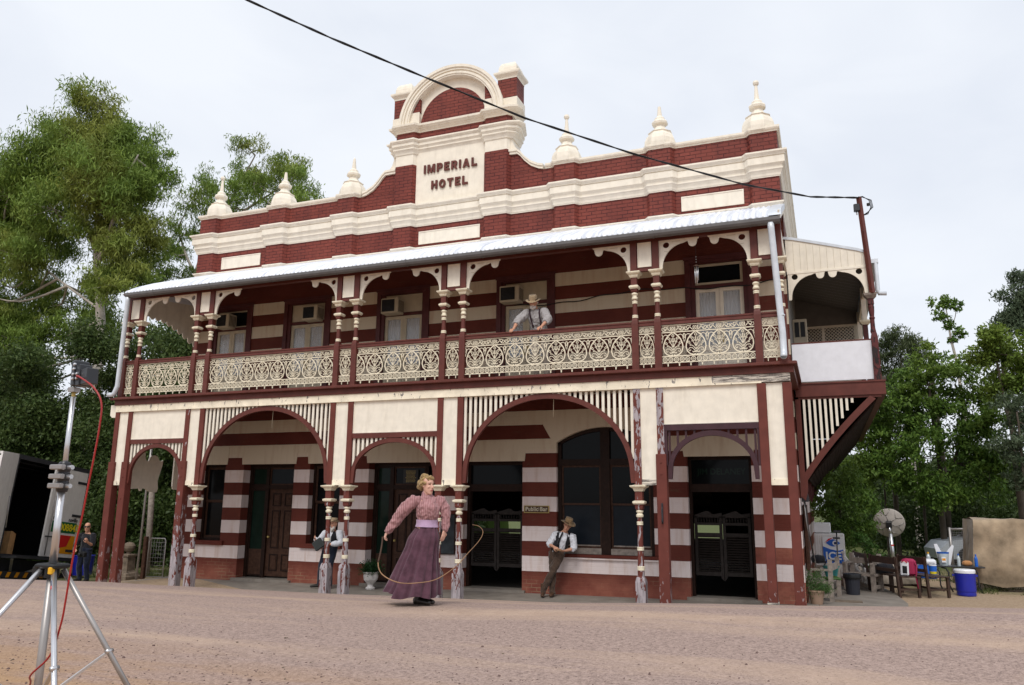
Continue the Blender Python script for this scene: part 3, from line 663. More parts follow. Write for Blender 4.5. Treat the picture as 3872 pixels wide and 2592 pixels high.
# cream boards between the paired columns
for a, b in ((0, 1), (2, 3), (4, 5), (6, 7), (8, 9), (10, 11)):
    x0, x1 = PX[a]+.06, PX[b]-.06; m = MB(); m.box(x0, x1, -.028, .028, 5.70, 6.265, RD); m.box(x0+.02, x1-.02, -.036, -.028, 5.775, 6.255, CR)
    for q in ((x0+.02, x1-.02, 5.775, 5.79), (x0+.02, x1-.02, 6.24, 6.255), (x0+.02, x0+.035, 5.79, 6.24), (x1-.035, x1-.02, 5.79, 6.24)): m.box(q[0], q[1], -.046, -.036, q[2], q[3], CR)
    m.build('eaves_panel', hotel)
# scalloped brackets
def bracket_outline(w=.74, top=6.262, bot=5.69):
    P = [(.0, top), (w, top), (w-.005, top-.02), (w-.03, top-.03), (w-.035, top-.06)]
    P += [(w-.12+.075*math.cos(R(a)), top-.095+.075*math.sin(R(a))) for a in range(0, -181, -20)]
    P += [(w-.205, top-.06), (w-.225, top-.055)]
    for i in range(1, 13):
        a = R(90*i/12); P.append((.055+(w-.28)*math.cos(a)*1.0 if 0 else .06+(w-.29)*(1-math.sin(a)), (top-.075)-(top-.075-bot-.04)*(1-math.cos(a))))
    P += [(.055, bot+.02), (.05, bot), (0, bot)]
    return P
def circ(c, r, n=14): return [(c[0]+r*math.cos(2*math.pi*k/n), c[1]+r*math.sin(2*math.pi*k/n)) for k in range(n)]
VB, FBk = flat([bracket_outline(), circ((.135, 6.165), .06)], .032)
def bracket(x, sg, parent, y=0, sc=1., name='bracket', fx=None):
    m = MB(); f = fx or (lambda u, v, w: (x+sg*u*sc, y+w, v)); m.add(mapv(VB, f), FBk, CR)
    for (u0, v0, u1, v1) in ((.24, 6.215, .40, 6.215), (.10, 6.04, .17, 6.03)):
        A = [(u0, v0-.004, -.021), (u1, v1-.004, -.021), (u1, v1+.004, -.021), (u0, v0+.004, -.021)]; m.add(mapv(A, f), [(0, 1, 2, 3)], 'frame_cream')
    return m.build(name, parent)
for i in range(1, 10, 2):
    bracket(PX[i]+.06, 1, hotel); bracket(PX[i+1]-.06, -1, hotel)
# balcony floor and beams
m = MB(); m.box(-7.72, 7.72, -.10, D, 3.79, 3.83, 'weathered_timber'); m.box(-7.78, 7.80, -.20, -.10, 3.765, 3.825, RD, bev=.012); m.box(7.72, 7.80, -.10, D, 3.765, 3.825, RD)
m.build('balcony_floor', hotel)
m = MB(); m.box(-7.70, 7.74, -.10, .10, 3.645, 3.765, RD); m.box(7.58, 7.74, .10, D, 3.645, 3.79, RD); m.box(-7.70, -7.56, .10, D, 3.645, 3.79, RD)
for i in range(26): x = -7.3+i*.585; m.box(x, x+.05, .10, D, 3.66, 3.79, 'dark_timber')
m.build('balcony_beam', hotel)
m = MB(); m.box(-7.67, 7.2, -.075, .075, 3.485, 3.643, 'peel_cream'); m.box(7.2, 7.67, -.075, .075, 3.50, 3.643, 'rotten_beam'); m.box(6.4, 7.2, -.079, -.075, 3.52, 3.643, 'rotten_beam')
m.prism([(-7.86, 3.66), (-7.68, 3.66), (-7.68, 3.36), (-7.80, 3.36), (-7.86, 3.42)], -.05, .05, CR)
m.build('cream_beam', hotel)
# handrails and iron lace
def ring(c, rx, rz, n=14, a0=0, a1=360): return [(c[0]+rx*math.cos(R(a0+(a1-a0)*k/n)), c[1]+rz*math.sin(R(a0+(a1-a0)*k/n))) for k in range(n+1)]
def lace_unit(mb, c, w, y, half=0):
    k = w/.44; f = lambda u, v, q: (c+u*k, y+q, v); T = .014
    def S(pts, wd=.014, closed=False):
        if half and min(p[0]*half for p in pts) < -.002: 
            pts = [p for p in pts if p[0]*half >= -.001]
            if len(pts) < 2: return
            closed = False
        mb.ribbon(pts, wd, T, IC, f, closed)
    for sg in (-1, 1):
        q = lambda L: [(sg*u, v) for u, v in L]
        S(q([(.0, 4.497), (.05, 4.465), (.10, 4.425), (.15, 4.36), (.182, 4.28), (.19, 4.21), (.165, 4.13), (.115, 4.085), (.05, 4.065), (0, 4.08)]), .021)
        S(q([(.0, 4.09), (.03, 4.15), (.07, 4.19), (.12, 4.195), (.145, 4.165), (.13, 4.135), (.105, 4.14), (.105, 4.16)]), .012)
        S(q([(.0, 4.15), (.045, 4.215), (.095, 4.245), (.13, 4.28)]), .012); S(q([(.0, 4.20), (.03, 4.27), (.06, 4.31), (.08, 4.37)]), .012)
        S(q([(.0, 4.30), (.035, 4.345), (.035, 4.385)]), .012)
        for (u, v, r) in ((.135, 4.29, .026), (.085, 4.38, .026), (.06, 4.315, .02), (.10, 4.24, .018)):
            S(q([(u-r, v), (u, v-r*.5), (u+r, v), (u, v+r*1.1), (u-r, v)]), .012)
        S(q([(.02, 4.12), (.055, 4.11), (.07, 4.13)]), .016)
        # spandrel pendants and frieze scrolls
        S(q([(.22, 4.47), (.20, 4.44), (.205, 4.40), (.22, 4.385)]), .014); S(q([(.10, 4.44), (.15, 4.455), (.19, 4.43), (.20, 4.37), (.22, 4.34)]), .012)
        S(q([(.205, 4.36), (.215, 4.33), (.22, 4.30)]), .016)
        S(q([(.055, 4.525), (.09, 4.56), (.12, 4.60), (.16, 4.60), (.175, 4.57), (.155, 4.545), (.135, 4.56)]), .013)
        S(q([(.09, 4.615), (.11, 4.58), (.15, 4.53), (.19, 4.525), (.215, 4.55), (.205, 4.585), (.185, 4.58)]), .013)
        S(q([(.03, 4.60), (.045, 4.58), (.04, 4.54), (.02, 4.52)]), .013)
        for uc in (.055, .165):
            S(q(ring((uc, 3.992), .042, .042, 10)), .013); S(q([(uc-.02, 3.992), (uc+.02, 3.992)]), .016); S(q([(uc, 3.972), (uc, 4.012)]), .016)
        S(q([(.11, 3.93), (.11, 3.90), (.11, 3.872)]), .020); S(q([(.09, 3.925), (.13, 3.925)]), .012)
    if not half: S([(0, 4.06), (0, 4.20), (0, 4.42)], .016); S([(-.02, 4.565), (0, 4.60), (.02, 4.565), (0, 4.53)], .014, True); S([(-.022, 4.43), (0, 4.40), (.022, 4.43), (0, 4.47)], .014, True)
def lace_panel(x0, x1, units, y=0, half=0):
    m = MB(); w = (x1-x0)/units; c = x0
    for (z0, z1) in ((4.622, 4.638), (4.49, 4.506), (4.045, 4.063), (3.93, 3.946)): m.box(x0, x1, y-.009, y+.009, z0, z1, IC)
    if half: lace_unit(m, x0, w, y, 1); c = x0+w*.5
    for i in range(int(units)): lace_unit(m, c+w*(i+.5), w, y)
    return m.build('iron_lace_panel', hotel)
for i in range(11):
    x0, x1 = PX[i]+.062, PX[i+1]-.062; wd = x1-x0
    if wd < .5: lace_panel(x0+.005, x1-.005, 1)
    elif 1.7 < wd < 2.1: lace_panel(x0, x1, 4.5, half=1)
    elif wd < 1.7: lace_panel(x0, x1, 4)
    else: lace_panel(x0, x1, 8)
    m = MB(); m.box(x0-.001, x1+.001, -.035, .035, 4.645, 4.70, RD); m.box(x0-.001, x1+.001, -.048, .048, 4.70, 4.735, RD, bev=.008); m.build('handrail', hotel)
# lower posts and columns ---------------------------------------------------
def low_col(x, top='peel_mid'):
    m = MB(); z0 = -.62; K = dict(square=True, n=4, rot=.5, smooth=False); a, W = 'peel_low', 'peel_mid'
    m.lathe([(.088, z0), (.088, .10), (.075, .16), (.06, .20)], (x, 0, 0), a, **K)
    m.lathe([(.062, .19, a), (.060, .295, IC), (.068, .30, IC), (.068, .315, IC), (.062, .32, IC), (.068, .325, IC), (.068, .34, IC), (.062, .345, IC), (.068, .35, IC), (.068, .365, IC), (.060, .37, a), (.058, .38, a), (.053, .63, IC), (.062, .635, IC), (.062, .66, IC), (.055, .665, IC), (.062, .67, IC), (.062, .69, IC), (.053, .695, a), (.05, .70, a), (.047, 1.065, IC), (.057, 1.07, IC), (.057, 1.09, IC), (.05, 1.095, IC), (.057, 1.10, IC), (.057, 1.125, IC), (.046, 1.13, a), (.044, 1.195, IC), (.064, 1.21, IC), (.068, 1.24, IC), (.048, 1.26, IC), (.047, 1.275, IC), (.064, 1.295, IC), (.064, 1.315, IC), (.05, 1.325, a), (.05, 1.33, a)], (x, 0, 0), a, 14)
    m.lathe([(.05, 1.325), (.066, 1.35), (.070, 1.425)], (x, 0, 0), a, **K)
    m.lathe([(.085, 1.425), (.104, 1.445), (.104, 1.475), (.072, 1.49)], (x, 0, 0), IC, **K)
    m.lathe([(.065, 1.485), (.065, 1.655)], (x, 0, 0), a, **K)
    m.lathe([(.074, 1.65), (.09, 1.685), (.096, 1.70), (.130, 1.72), (.143, 1.735), (.143, 1.75), (.07, 1.765)], (x, 0, 0), IC, **K)
    m.lathe([(.062, 1.75), (.062, 3.485)], (x, 0, 0), top, **K)
    return m
turned = {3, 4, 5, 6, 7, 8}
for i, x in enumerate(PX):
    if i in turned: low_col(x, 'peel_mid' if i in (8,) else ('peel_few')).build('turned_column', hotel, auto=35)
    else:
        mm = {0: 'peel_few', 1: 'peel_few', 2: 'peel_low', 9: 'peel_mid', 10: 'peel_few', 11: 'peel_few'}[i]
        m = MB(); b = .092 if i in (0, 1, 2, 9) else .075
        m.box(x-b, x+b, -b, b, -.62, 2.3 if i in (0, 1, 2, 9) else 3.48, mm if i != 9 else 'peel_few', bev=.008)
        if i in (0, 1, 2, 9): m.box(x-.062, x+.062, -.062, .062, 2.3, 3.485, mm)
        for z in ((1.95, 2.15, 1.45) if i in (1, 2, 9) else ()): m.lathe([(.014, 0), (.014, .012), (0, .014)], (0, 0, 0), mm, 8, xf((x, -b, z), rx=R(90)))
        if i in (10, 11): m.box(x-.09, x+.09, -.09, .09, -.62, -.12, 'rotten_beam' if i == 10 else RD)
        m.build('square_post', hotel)
m = MB(); m.tube([(5.44, -.10, 1.42), (5.44, -.14, 1.33), (5.44, -.12, 1.2), (5.44, -.16, 1.14), (5.45, -.13, 1.11)], .012, 'black_metal', 6); m.box(5.425, 5.455, -.105, -.09, 1.1, 1.45, 'black_metal'); m.build('iron_hook', hotel)
# narrow cream boards between paired posts (down to 1.75)
for a, b in ((0, 1), (2, 3), (4, 5), (6, 7), (8, 9), (10, 11)):
    x0, x1 = PX[a]+(.062), PX[b]-(.062); m = MB()
    m.box(x0, x1, -.026, .026, 1.86, 3.484, CR); m.box(x0-.004, x1+.004, -.042, .04, 1.76, 1.86, 'rotten_beam' if a == 8 else 'peel_cream')
    m.box(x0, x0+.012, -.034, -.026, 1.86, 3.48, CR); m.box(x1-.012, x1, -.034, -.026, 1.86, 3.48, CR)
    m.build('cream_board', hotel)
# arched screens
def ell(cx, z0, rx, rz, n=30, a0=0, a1=180): return [(cx+rx*math.cos(R(a0+(a1-a0)*i/n)), z0+rz*math.sin(R(a0+(a1-a0)*i/n))) for i in range(n+1)]
def arch_screen(x0, x1, ztop, crown, z0, th, mat, bmat, pitch, bw, foot=1.80, parent=hotel, inset=0.0):
    cx = (x0+x1)/2; rx = (x1-x0)/2; par = MB(); n = 34
    A = ell(cx, z0, rx-inset, crown-z0, n); B = ell(cx, z0, rx-inset-th*.88, crown-z0-th, n)
    for i in range(n): par.prism([A[i], A[i+1], B[i+1], B[i]], -.04, .03, mat)
    for sg in (-1, 1):
        xa, xb = cx+sg*(rx-inset), cx+sg*(rx-inset-th*.88); par.prism([(xa, z0), (xb, z0), (xb+sg*.015, foot), (xa, foot)], -.04, .03, mat)
    o = par.build('arch_screen', parent)
    bt = MB(); k = int((x1-x0)/pitch)
    for i in range(k+1):
        x = x0+.035+((x1-x0)-.07)*i/k; u = abs(x-cx)+bw*.0
        if u >= rx-inset: zb = z0
        else: zb = z0+(crown-z0)*math.sqrt(max(0, 1-(u/(rx-inset))**2))
        if zb < ztop-.012: bt.box(x-bw/2, x+bw/2, -.018, .012, zb-.03, ztop, bmat)
    bt.build('batten_infill', o)
    return o
for a, b in ((3, 4), (7, 8)): arch_screen(PX[a]+.062, PX[b]-.062, 3.484, 3.478, 1.95, .10, RD, CR, .108, .05)
for a, b, k in ((1, 2, 0), (5, 6, 0), (9, 10, 1)):
    x0, x1 = PX[a]+.062, PX[b]-.062; m = MB(); TM = 'plum_paint' if k else RD
    m.box(x0, x1, -.05, .04, 2.715, 2.82, TM); m.build('transom_beam', hotel)
    m = MB(); m.box(x0, x1, -.022, .022, 2.82, 3.484, CR); t = .018
    for q in ((x0, x1, 2.821, 2.821+t), (x0, x1, 3.484-t, 3.483), (x0, x0+t, 2.821+t, 3.484-t), (x1-t, x1, 2.821+t, 3.484-t)): m.box(q[0], q[1], -.034, -.022, q[2], q[3], CR)
    m.build('cream_panel', hotel)
    if k:
        for x in (x0, x1-.05): m = MB(); m.box(x, x+.05, -.045, .035, 2.10, 2.715, TM); m.build('side_stile', hotel)
        arch_screen(x0+.05, x1-.05, 2.715, 2.70, 2.02, .09, TM, TM, .145, .035, 1.86)
    else: arch_screen(x0, x1, 2.715, 2.71, 1.98, .09, RD, CR, .108, .05)
# end valances at the left side of the verandah
m = MB(); m.prism([(.06, 3.64), (.06, 1.70), (.5, 1.68), (.80, 1.70), (.84, 1.64), (.88, 1.64), (.90, 1.70), (.99, 1.70), (1.10, 1.64), (1.26, 1.61), (1.36, 1.62), (1.39, 1.70), (1.36, 1.9), (1.42, 2.13), (1.47, 2.30), (1.48, 2.42), (1.42, 2.39), (1.36, 2.40), (1.30, 2.50), (1.21, 2.53), (1.10, 2.52), (1.05, 2.47), (1.02, 2.38), (.96, 2.37), (.91, 2.44), (.89, 2.60), (.80, 2.9), (.6, 3.2), (.5, 3.64)], -7.64, -7.60, CR, 'yz')
m.prism([(1.86, 3.64), (1.86, 1.78), (1.90, 1.70), (2.0, 1.69), (2.12, 1.70), (2.12, 3.64)], -7.64, -7.60, CR, 'yz'); m.build('side_valance', hotel)
m = MB(); P = [(.06, 6.38), (.06, 5.72), (.14, 5.72), (.3, 5.90), (.55, 6.00)]
for i in range(8): c = .66+i*.19; zc = 6.0-.55*max(0, (c-.9)/1.4)**1.5; P += [(c-.07, zc-.02), (c, zc-.07), (c+.07, zc-.03), (c+.095, zc+.02)]
P += [(D-.02, 5.5), (D-.02, 7.35)]; m.prism(P, -7.62, -7.59, CR, 'yz')
m.build('side_valance', hotel)
# right-hand side balcony -------------------------------------------------
SX0, SX1, SY0, SY1 = 7.66, 9.20, D+.02, D+12.0
m = MB(); m.box(SX0, SX1-.06, SY0, SY0+.03, 3.80, 4.555, 'panel_white'); m.box(SX0, SX1-.06, SY0-.005, SY0+.035, 4.555, 4.58, RD); m.build('balcony_screen', hotel)
m = MB(); m.box(SX0+.02, SX1+.08, SY0-.05, SY0+.09, 3.50, 3.74, RD); m.box(SX0, SX1+.09, SY0-.07, SY0+.1, 3.74, 3.77, RD); m.box(SX1-.04, SX1+.08, SY0+.09, SY1, 3.50, 3.77, 'dark_red_paint')
m.box(SX0+.06, SX1+.0, SY0-.02, SY0+.06, 3.455, 3.50, RD); m.build('balcony_beam', hotel)
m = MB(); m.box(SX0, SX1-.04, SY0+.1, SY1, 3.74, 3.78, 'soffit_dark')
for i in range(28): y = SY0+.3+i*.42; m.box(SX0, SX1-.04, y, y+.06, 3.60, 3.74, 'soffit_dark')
m.build('balcony_floor', hotel)
m = MB()
for i in range(10):
    x = SX0+.135+i*.096; zb = 1.98+(x-7.75)*1.52; m.box(x, x+.046, SY0-.01, SY0+.02, zb, 3.455, CR)
m.build('batten_infill', hotel)
for k, y in enumerate((SY0, SY0+3.0, SY0+6.0, SY0+9, SY1-.15)):
    m = MB(); bc = [(7.745+(t/10)*1.30, 1.93+1.52*(t/10)**.93+.05*math.sin(math.pi*t/10)) for t in range(11)]
    mm = RD if k == 0 else 'dark_red_paint'
    for i in range(10): m.prism([(bc[i][0]-.05, bc[i][1]+.03), (bc[i+1][0]-.05, bc[i+1][1]+.03), (bc[i+1][0]+.05, bc[i+1][1]-.03), (bc[i][0]+.05, bc[i][1]-.03)], y-.04, y+.05, mm)
    m.build('brace', hotel)
    m = MB(); m.box(7.66, 7.755, y-.05, y+.06, 1.60, 3.455, mm); m.prism([(7.755, 1.60), (7.755, 1.95), (7.80, 2.0), (7.79, 1.7), (7.74, 1.52), (7.66, 1.60)], y-.045, y+.055, mm); m.build('wall_post', hotel)
m = MB()      # sloping lining boards below the cantilever
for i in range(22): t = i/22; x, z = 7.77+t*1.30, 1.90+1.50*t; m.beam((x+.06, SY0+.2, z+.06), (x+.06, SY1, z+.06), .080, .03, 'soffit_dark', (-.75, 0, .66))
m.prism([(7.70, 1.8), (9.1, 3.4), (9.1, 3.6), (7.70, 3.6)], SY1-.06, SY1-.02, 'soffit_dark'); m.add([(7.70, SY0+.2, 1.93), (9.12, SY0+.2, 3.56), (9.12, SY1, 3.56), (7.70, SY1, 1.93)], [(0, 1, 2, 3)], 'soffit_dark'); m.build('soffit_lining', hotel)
# side roof end, boarded
m = MB(); m.prism([(7.66, 6.03), (7.66, 6.74), (7.80, 6.73), (8.5, 6.52), (9.0, 6.36), (9.10, 6.30), (9.14, 6.10), (9.14, 6.03)], SY0-.01, SY0+.02, CR)
for i in range(11): x = 7.80+i*.125; m.box(x, x+.006, SY0-.0135, SY0-.01, 6.05, 6.74-(x-7.66)*.29-.035, 'frame_cream')
m.box(7.66, 9.15, SY0-.03, SY0-.0135, 5.99, 6.03, CR); m.build('gable_boards', hotel)
m = MB()
RP = [(7.62, 6.80), (7.80, 6.765), (8.5, 6.555), (9.0, 6.40), (9.13, 6.34), (9.19, 6.27), (9.22, 6.18)]
for i in range(len(RP)-1):
    (x0, z0), (x1, z1) = RP[i], RP[i+1]; m.add([(x0, SY0-.03, z0), (x1, SY0-.03, z1), (x1, SY1, z1), (x0, SY1, z0), (x0, SY0-.03, z0-.055), (x1, SY0-.03, z1-.055), (x1, SY1, z1-.055), (x0, SY1, z0-.055)], [(0, 1, 2, 3), (4, 5, 1, 0), (7, 6, 5, 4)], 'galv')
m.build('side_roof', hotel)
m = MB()
for i in range(46): y = SY0+.05+i*.26; m.add([(7.66, y, 6.70), (9.12, y, 6.26), (9.12, y+.255, 6.26), (7.66, y+.255, 6.70)], [(0, 1, 2, 3)], 'soffit')
m.box(7.64, 7.66, SY0+.06, SY1, 3.8, 6.8, 'soffit'); m.build('side_ceiling', hotel)
m = MB(); m.add(mapv([(u*.985, v-.235, w) for u, v, w in VB], lambda u, v, w: (7.67+u, SY0-.005+w, v)), FBk, CR); m.build('bracket', hotel)
m = MB(); m.add(mapv([(u*.985, v-.235, w) for u, v, w in VB], lambda u, v, w: (9.12-u, SY0-.005+w, v)), FBk, CR); m.build('bracket', hotel)
m = MB(); X = 9.15
K = dict(square=True, n=4, rot=.5, smooth=False)
m.lathe([(.065, 3.77), (.06, 4.60), (.05, 4.66), (.04, 4.7)], (X+.01, SY0, 0), 'rust_dark', **K); m.lathe([(.045, 4.68), (.052, 4.72), (.042, 4.78), (.04, 4.95), (.055, 4.98), (.04, 5.01), (.05, 5.1), (.055, 5.2), (.045, 5.25)], (X, SY0, 0), 'rust_dark', 12); m.lathe([(.055, 5.25), (.05, 5.40)], (X, SY0, 0), 'rust_dark', **K)
m.lathe([(.06, 5.36), (.11, 5.42), (.12, 5.46), (.06, 5.47)], (X, SY0, 0), 'weathered_timber', **K); m.build('balcony_column', hotel)
for k in range(3):
    y = SY0+2.4*(k+1); m = MB(); m.lathe([(.05, 3.77), (.05, 5.42)], (X, y, 0), 'dark_red_paint', **K); m.lathe([(.06, 4.9), (.1, 4.95), (.1, 5.0)], (X, y, 0), IC, **K); m.lathe([(.06, 5.36), (.11, 5.42), (.11, 5.46)], (X, y, 0), IC, **K); m.lathe([(.05, 5.42), (.05, 6.2)], (X, y, 0), 'cream_paint', **K); m.build('balcony_column', hotel)
m = MB(); m.box(X-.02, X+.02, SY0+.1, SY1, 5.95, 6.15, CR); m.build('eaves_beam', hotel)
m = MB(); yl = SY0+5.0
for sg in (-1, 1):
    for i in range(26):
        x = 7.7+i*.085; z0, z1 = 5.55, 5.90; a = Vector((x, yl, z0)); b = Vector((x+sg*.35, yl, z1))
        def clip(a, b):
            for lo, hi in ((7.68, 9.1),):
                d = b.x-a.x; ta, tb = 0, 1
                for lim, s_ in ((lo, 1), (hi, -1)):
                    if (a.x-lim)*s_ < 0 and (b.x-lim)*s_ < 0: return None
                    if (a.x-lim)*s_ < 0: ta = max(ta, (lim-a.x)/d)
                    if (b.x-lim)*s_ < 0: tb = min(tb, (lim-a.x)/d)
                if tb <= ta+.01: return None
                return a+(b-a)*ta, a+(b-a)*tb
        q = clip(a, b)
        if q: m.beam(q[0]+Vector((0, sg*.006, 0)), q[1]+Vector((0, sg*.006, 0)), .012, .03, 'cream_paint', (0, 1, 0))
for q in ((7.66, 9.12, 5.90, 5.96), (8.26, 8.33, 5.55, 5.90), (7.66, 7.70, 5.55, 5.90), (9.02, 9.12, 5.55, 5.90), (7.66, 9.12, 3.8, 5.55)): m.box(q[0], q[1], yl-.02, yl+.02, q[2], q[3], 'cream_paint')
m.build('lattice_screen', hotel); m = MB(); m.box(7.66, 9.10, yl-.01, yl+.03, 5.96, 6.7, 'soffit'); m.box(7.66, 9.10, yl+.25, yl+.28, 5.3, 5.96, 'soffit'); m.build('end_screen', hotel)
m = MB(); m.tube([(9.23, SY0-.02, 6.12), (9.29, SY0-.02, 6.06), (9.29, SY0-.02, 5.52), (9.31, SY0-.02, 5.45), (9.44, SY0-.02, 5.44)], .042, 'galv', 10); m.box(9.2, 9.34, SY0-.06, SY1, 6.06, 6.14, 'galv')
m.build('downpipe', hotel)
mm = NB('window_glass'); mm.b.inputs['Base Color'].default_value = (.8, .85, .9, 1); mm.b.inputs['Roughness'].default_value = .05; mm.b.inputs['Alpha'].default_value = .28; mm.b.inputs['Specular IOR Level'].default_value = .8
for nm, c, ro in (('glass_green', (.010, .022, .016), .1), ('glass_blue_reflection', (.010, .014, .020), .3)): paint(nm, c, .15, ro, spec=.12)  # blue variant has the lower bar panes' bluish reflection in its colour
# ------------------------------------------------------------------ doors and windows
def frame(mb, x0, x1, z0, z1, w, ya, yb, m, bottom=True):
    mb.box(x0, x0+w, ya, yb, z0, z1, m); mb.box(x1-w, x1, ya, yb, z0, z1, m); mb.box(x0+w, x1-w, ya, yb, z1-w, z1, m)
    if bottom: mb.box(x0+w, x1-w, ya, yb, z0, z0+w, m)
def curtain(x0, x1, z0, z1, y, par, seed=0, drape=False):
    m = MB(); n = 26; P = []
    for j in range(7):
        z = z0+(z1-z0)*j/6
        for i in range(n+1):
            x = x0+(x1-x0)*i/n; P.append((x, y+.018*math.sin(i*1.35+seed)+.006*math.sin(i*.7+j), z))
    m.add(P, [(j*(n+1)+i, j*(n+1)+i+1, (j+1)*(n+1)+i+1, (j+1)*(n+1)+i) for j in range(6) for i in range(n)], 'curtain', None, True); return m.build('curtain', par)
for k, (a, b, z0, z1) in enumerate(UPP):
    m = MB(); frame(m, a-.10, b+.10, 3.83, 6.53, .11, D-.035, D+.0, 'dark_red_paint', False); m.box(a-.12, b+.12, D-.05, D-.035, 6.49, 6.56, 'dark_red_paint')
    frame(m, a, b, 3.83, 6.50, .10, D+.0, D+.14, 'dark_red_paint', False); m.box(a+.1, b-.1, D+.02, D+.12, 5.87, 5.945, 'dark_red_paint'); m.box(a+.1, b-.1, D-.0, D+.16, 3.83, 3.88, 'dark_red_paint')
    arch_ = m.build('door_surround', hotel)
    ia, ib = a+.105, b-.105
    if k in (0, 4):
        m = MB(); frame(m, ia, ib, 5.95, 6.395, .05 if k == 4 else .03, D+.05, D+.09, 'frame_cream'); o = m.build('fanlight', hotel)
        m = MB(); m.box(ia+.03, ib-.03, D+.07, D+.08, 5.98, 6.37, 'glass_dark'); m.build('pane', o)
    else:
        m = MB(); m.box(ia, ib, D+.06, D+.09, 5.95, 6.395, 'frame_cream'); m.build('transom_panel', hotel)
    mid = (ia+ib)/2
    for s, (p, q) in enumerate(((ia, mid-.003), (mid+.003, ib))):
        m = MB(); cm = 'cream_paint' if k == 4 else 'frame_cream'
        frame(m, p, q, 3.89, 5.865, .075, D+.05, D+.09, cm); m.box(p+.075, q-.075, D+.055, D+.085, 4.55, 4.66, cm); m.box(p+.075, q-.075, D+.065, D+.08, 3.965, 4.55, cm)
        m.box(*((q-.05, q-.03) if s == 0 else (p+.03, p+.05)), D+.03, D+.05, 4.7, 4.9, 'gilt'); o = m.build('french_door', hotel)
        m = MB(); m.box(p+.07, q-.07, D+.075, D+.08, 4.66, 5.795, 'window_glass'); m.build('pane', o)
        curtain(p+.06, q-.06, 4.6, 5.80, D+.13, o, k*2+s)
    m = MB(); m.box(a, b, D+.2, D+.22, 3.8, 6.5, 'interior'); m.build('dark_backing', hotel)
def sash(x0, x1, z0, z1, zm, y, wd=.055, fm='brown_timber', arched=None):
    m = MB(); frame(m, x0, x1, z0, z1, .06, y, y+.12, 'dark_timber')
    frame(m, x0+.06, x1-.06, zm-.02, z1-.06, wd, y+.03, y+.06, fm); frame(m, x0+.06, x1-.06, z0+.06, zm+.02, wd, y+.06, y+.09, fm)
    o = m.build('sash_window', hotel); m = MB(); m.box(x0+.1, x1-.1, y+.042, y+.048, zm, z1-.1, 'glass_dark'); m.box(x0+.1, x1-.1, y+.072, y+.078, z0+.1, zm, 'glass_dark'); m.build('pane', o); return o
sash(-6.98, -6.18, .44, 2.33, 1.41, D+.17); sash(-3.59, -2.70, .44, 2.33, 1.41, D+.17)
# bar window: two sashes under a segmental head
y = D+.10
m = MB(); m.box(2.75, 2.83, y, y+.16, .40, 2.72, 'dark_timber'); m.box(4.75, 4.83, y, y+.16, .40, 2.72, 'dark_timber'); m.box(3.70, 3.90, y-.02, y+.16, .40, 3.02, 'dark_timber'); m.box(2.83, 4.75, y, y+.14, .40, .52, 'weathered_timber')
m.box(2.83, 4.75, y-.01, y+.15, 2.23, 2.36, 'dark_timber')
m.prism([(2.75, 2.70)] + [(x, archz(x, 2.72, 3.03)) for x in xs_] + [(4.83, 2.70)] + [(x, archz(x, 2.66, 2.95)) for x in xs_[::-1]], y, y+.14, 'dark_timber')
bw_ = m.build('bar_window', hotel)
for (a, b) in ((2.83, 3.70), (3.90, 4.75)):
    m = MB(); frame(m, a, b, 1.40, 2.23, .04, y+.03, y+.06, 'brown_timber'); frame(m, a, b, .52, 1.44, .04, y+.06, y+.09, 'brown_timber'); m.box(a+.04, b-.04, y+.062, y+.085, .56, .585, 'weathered_timber'); m.build('window_frame', bw_)
    m = MB(); m.box(a+.03, b-.03, y+.042, y+.048, 1.42, 2.20, 'glass_dark'); m.box(a+.03, b-.03, y+.072, y+.078, .55, 1.42, 'glass_blue_reflection'); m.prism([(a, 2.36), (b, 2.36)] + [(x, archz(x, 2.70, 2.99)) for x in [b-(b-a)*i/8 for i in range(9)]], y+.05, y+.056, 'glass_dark'); m.build('pane', bw_)
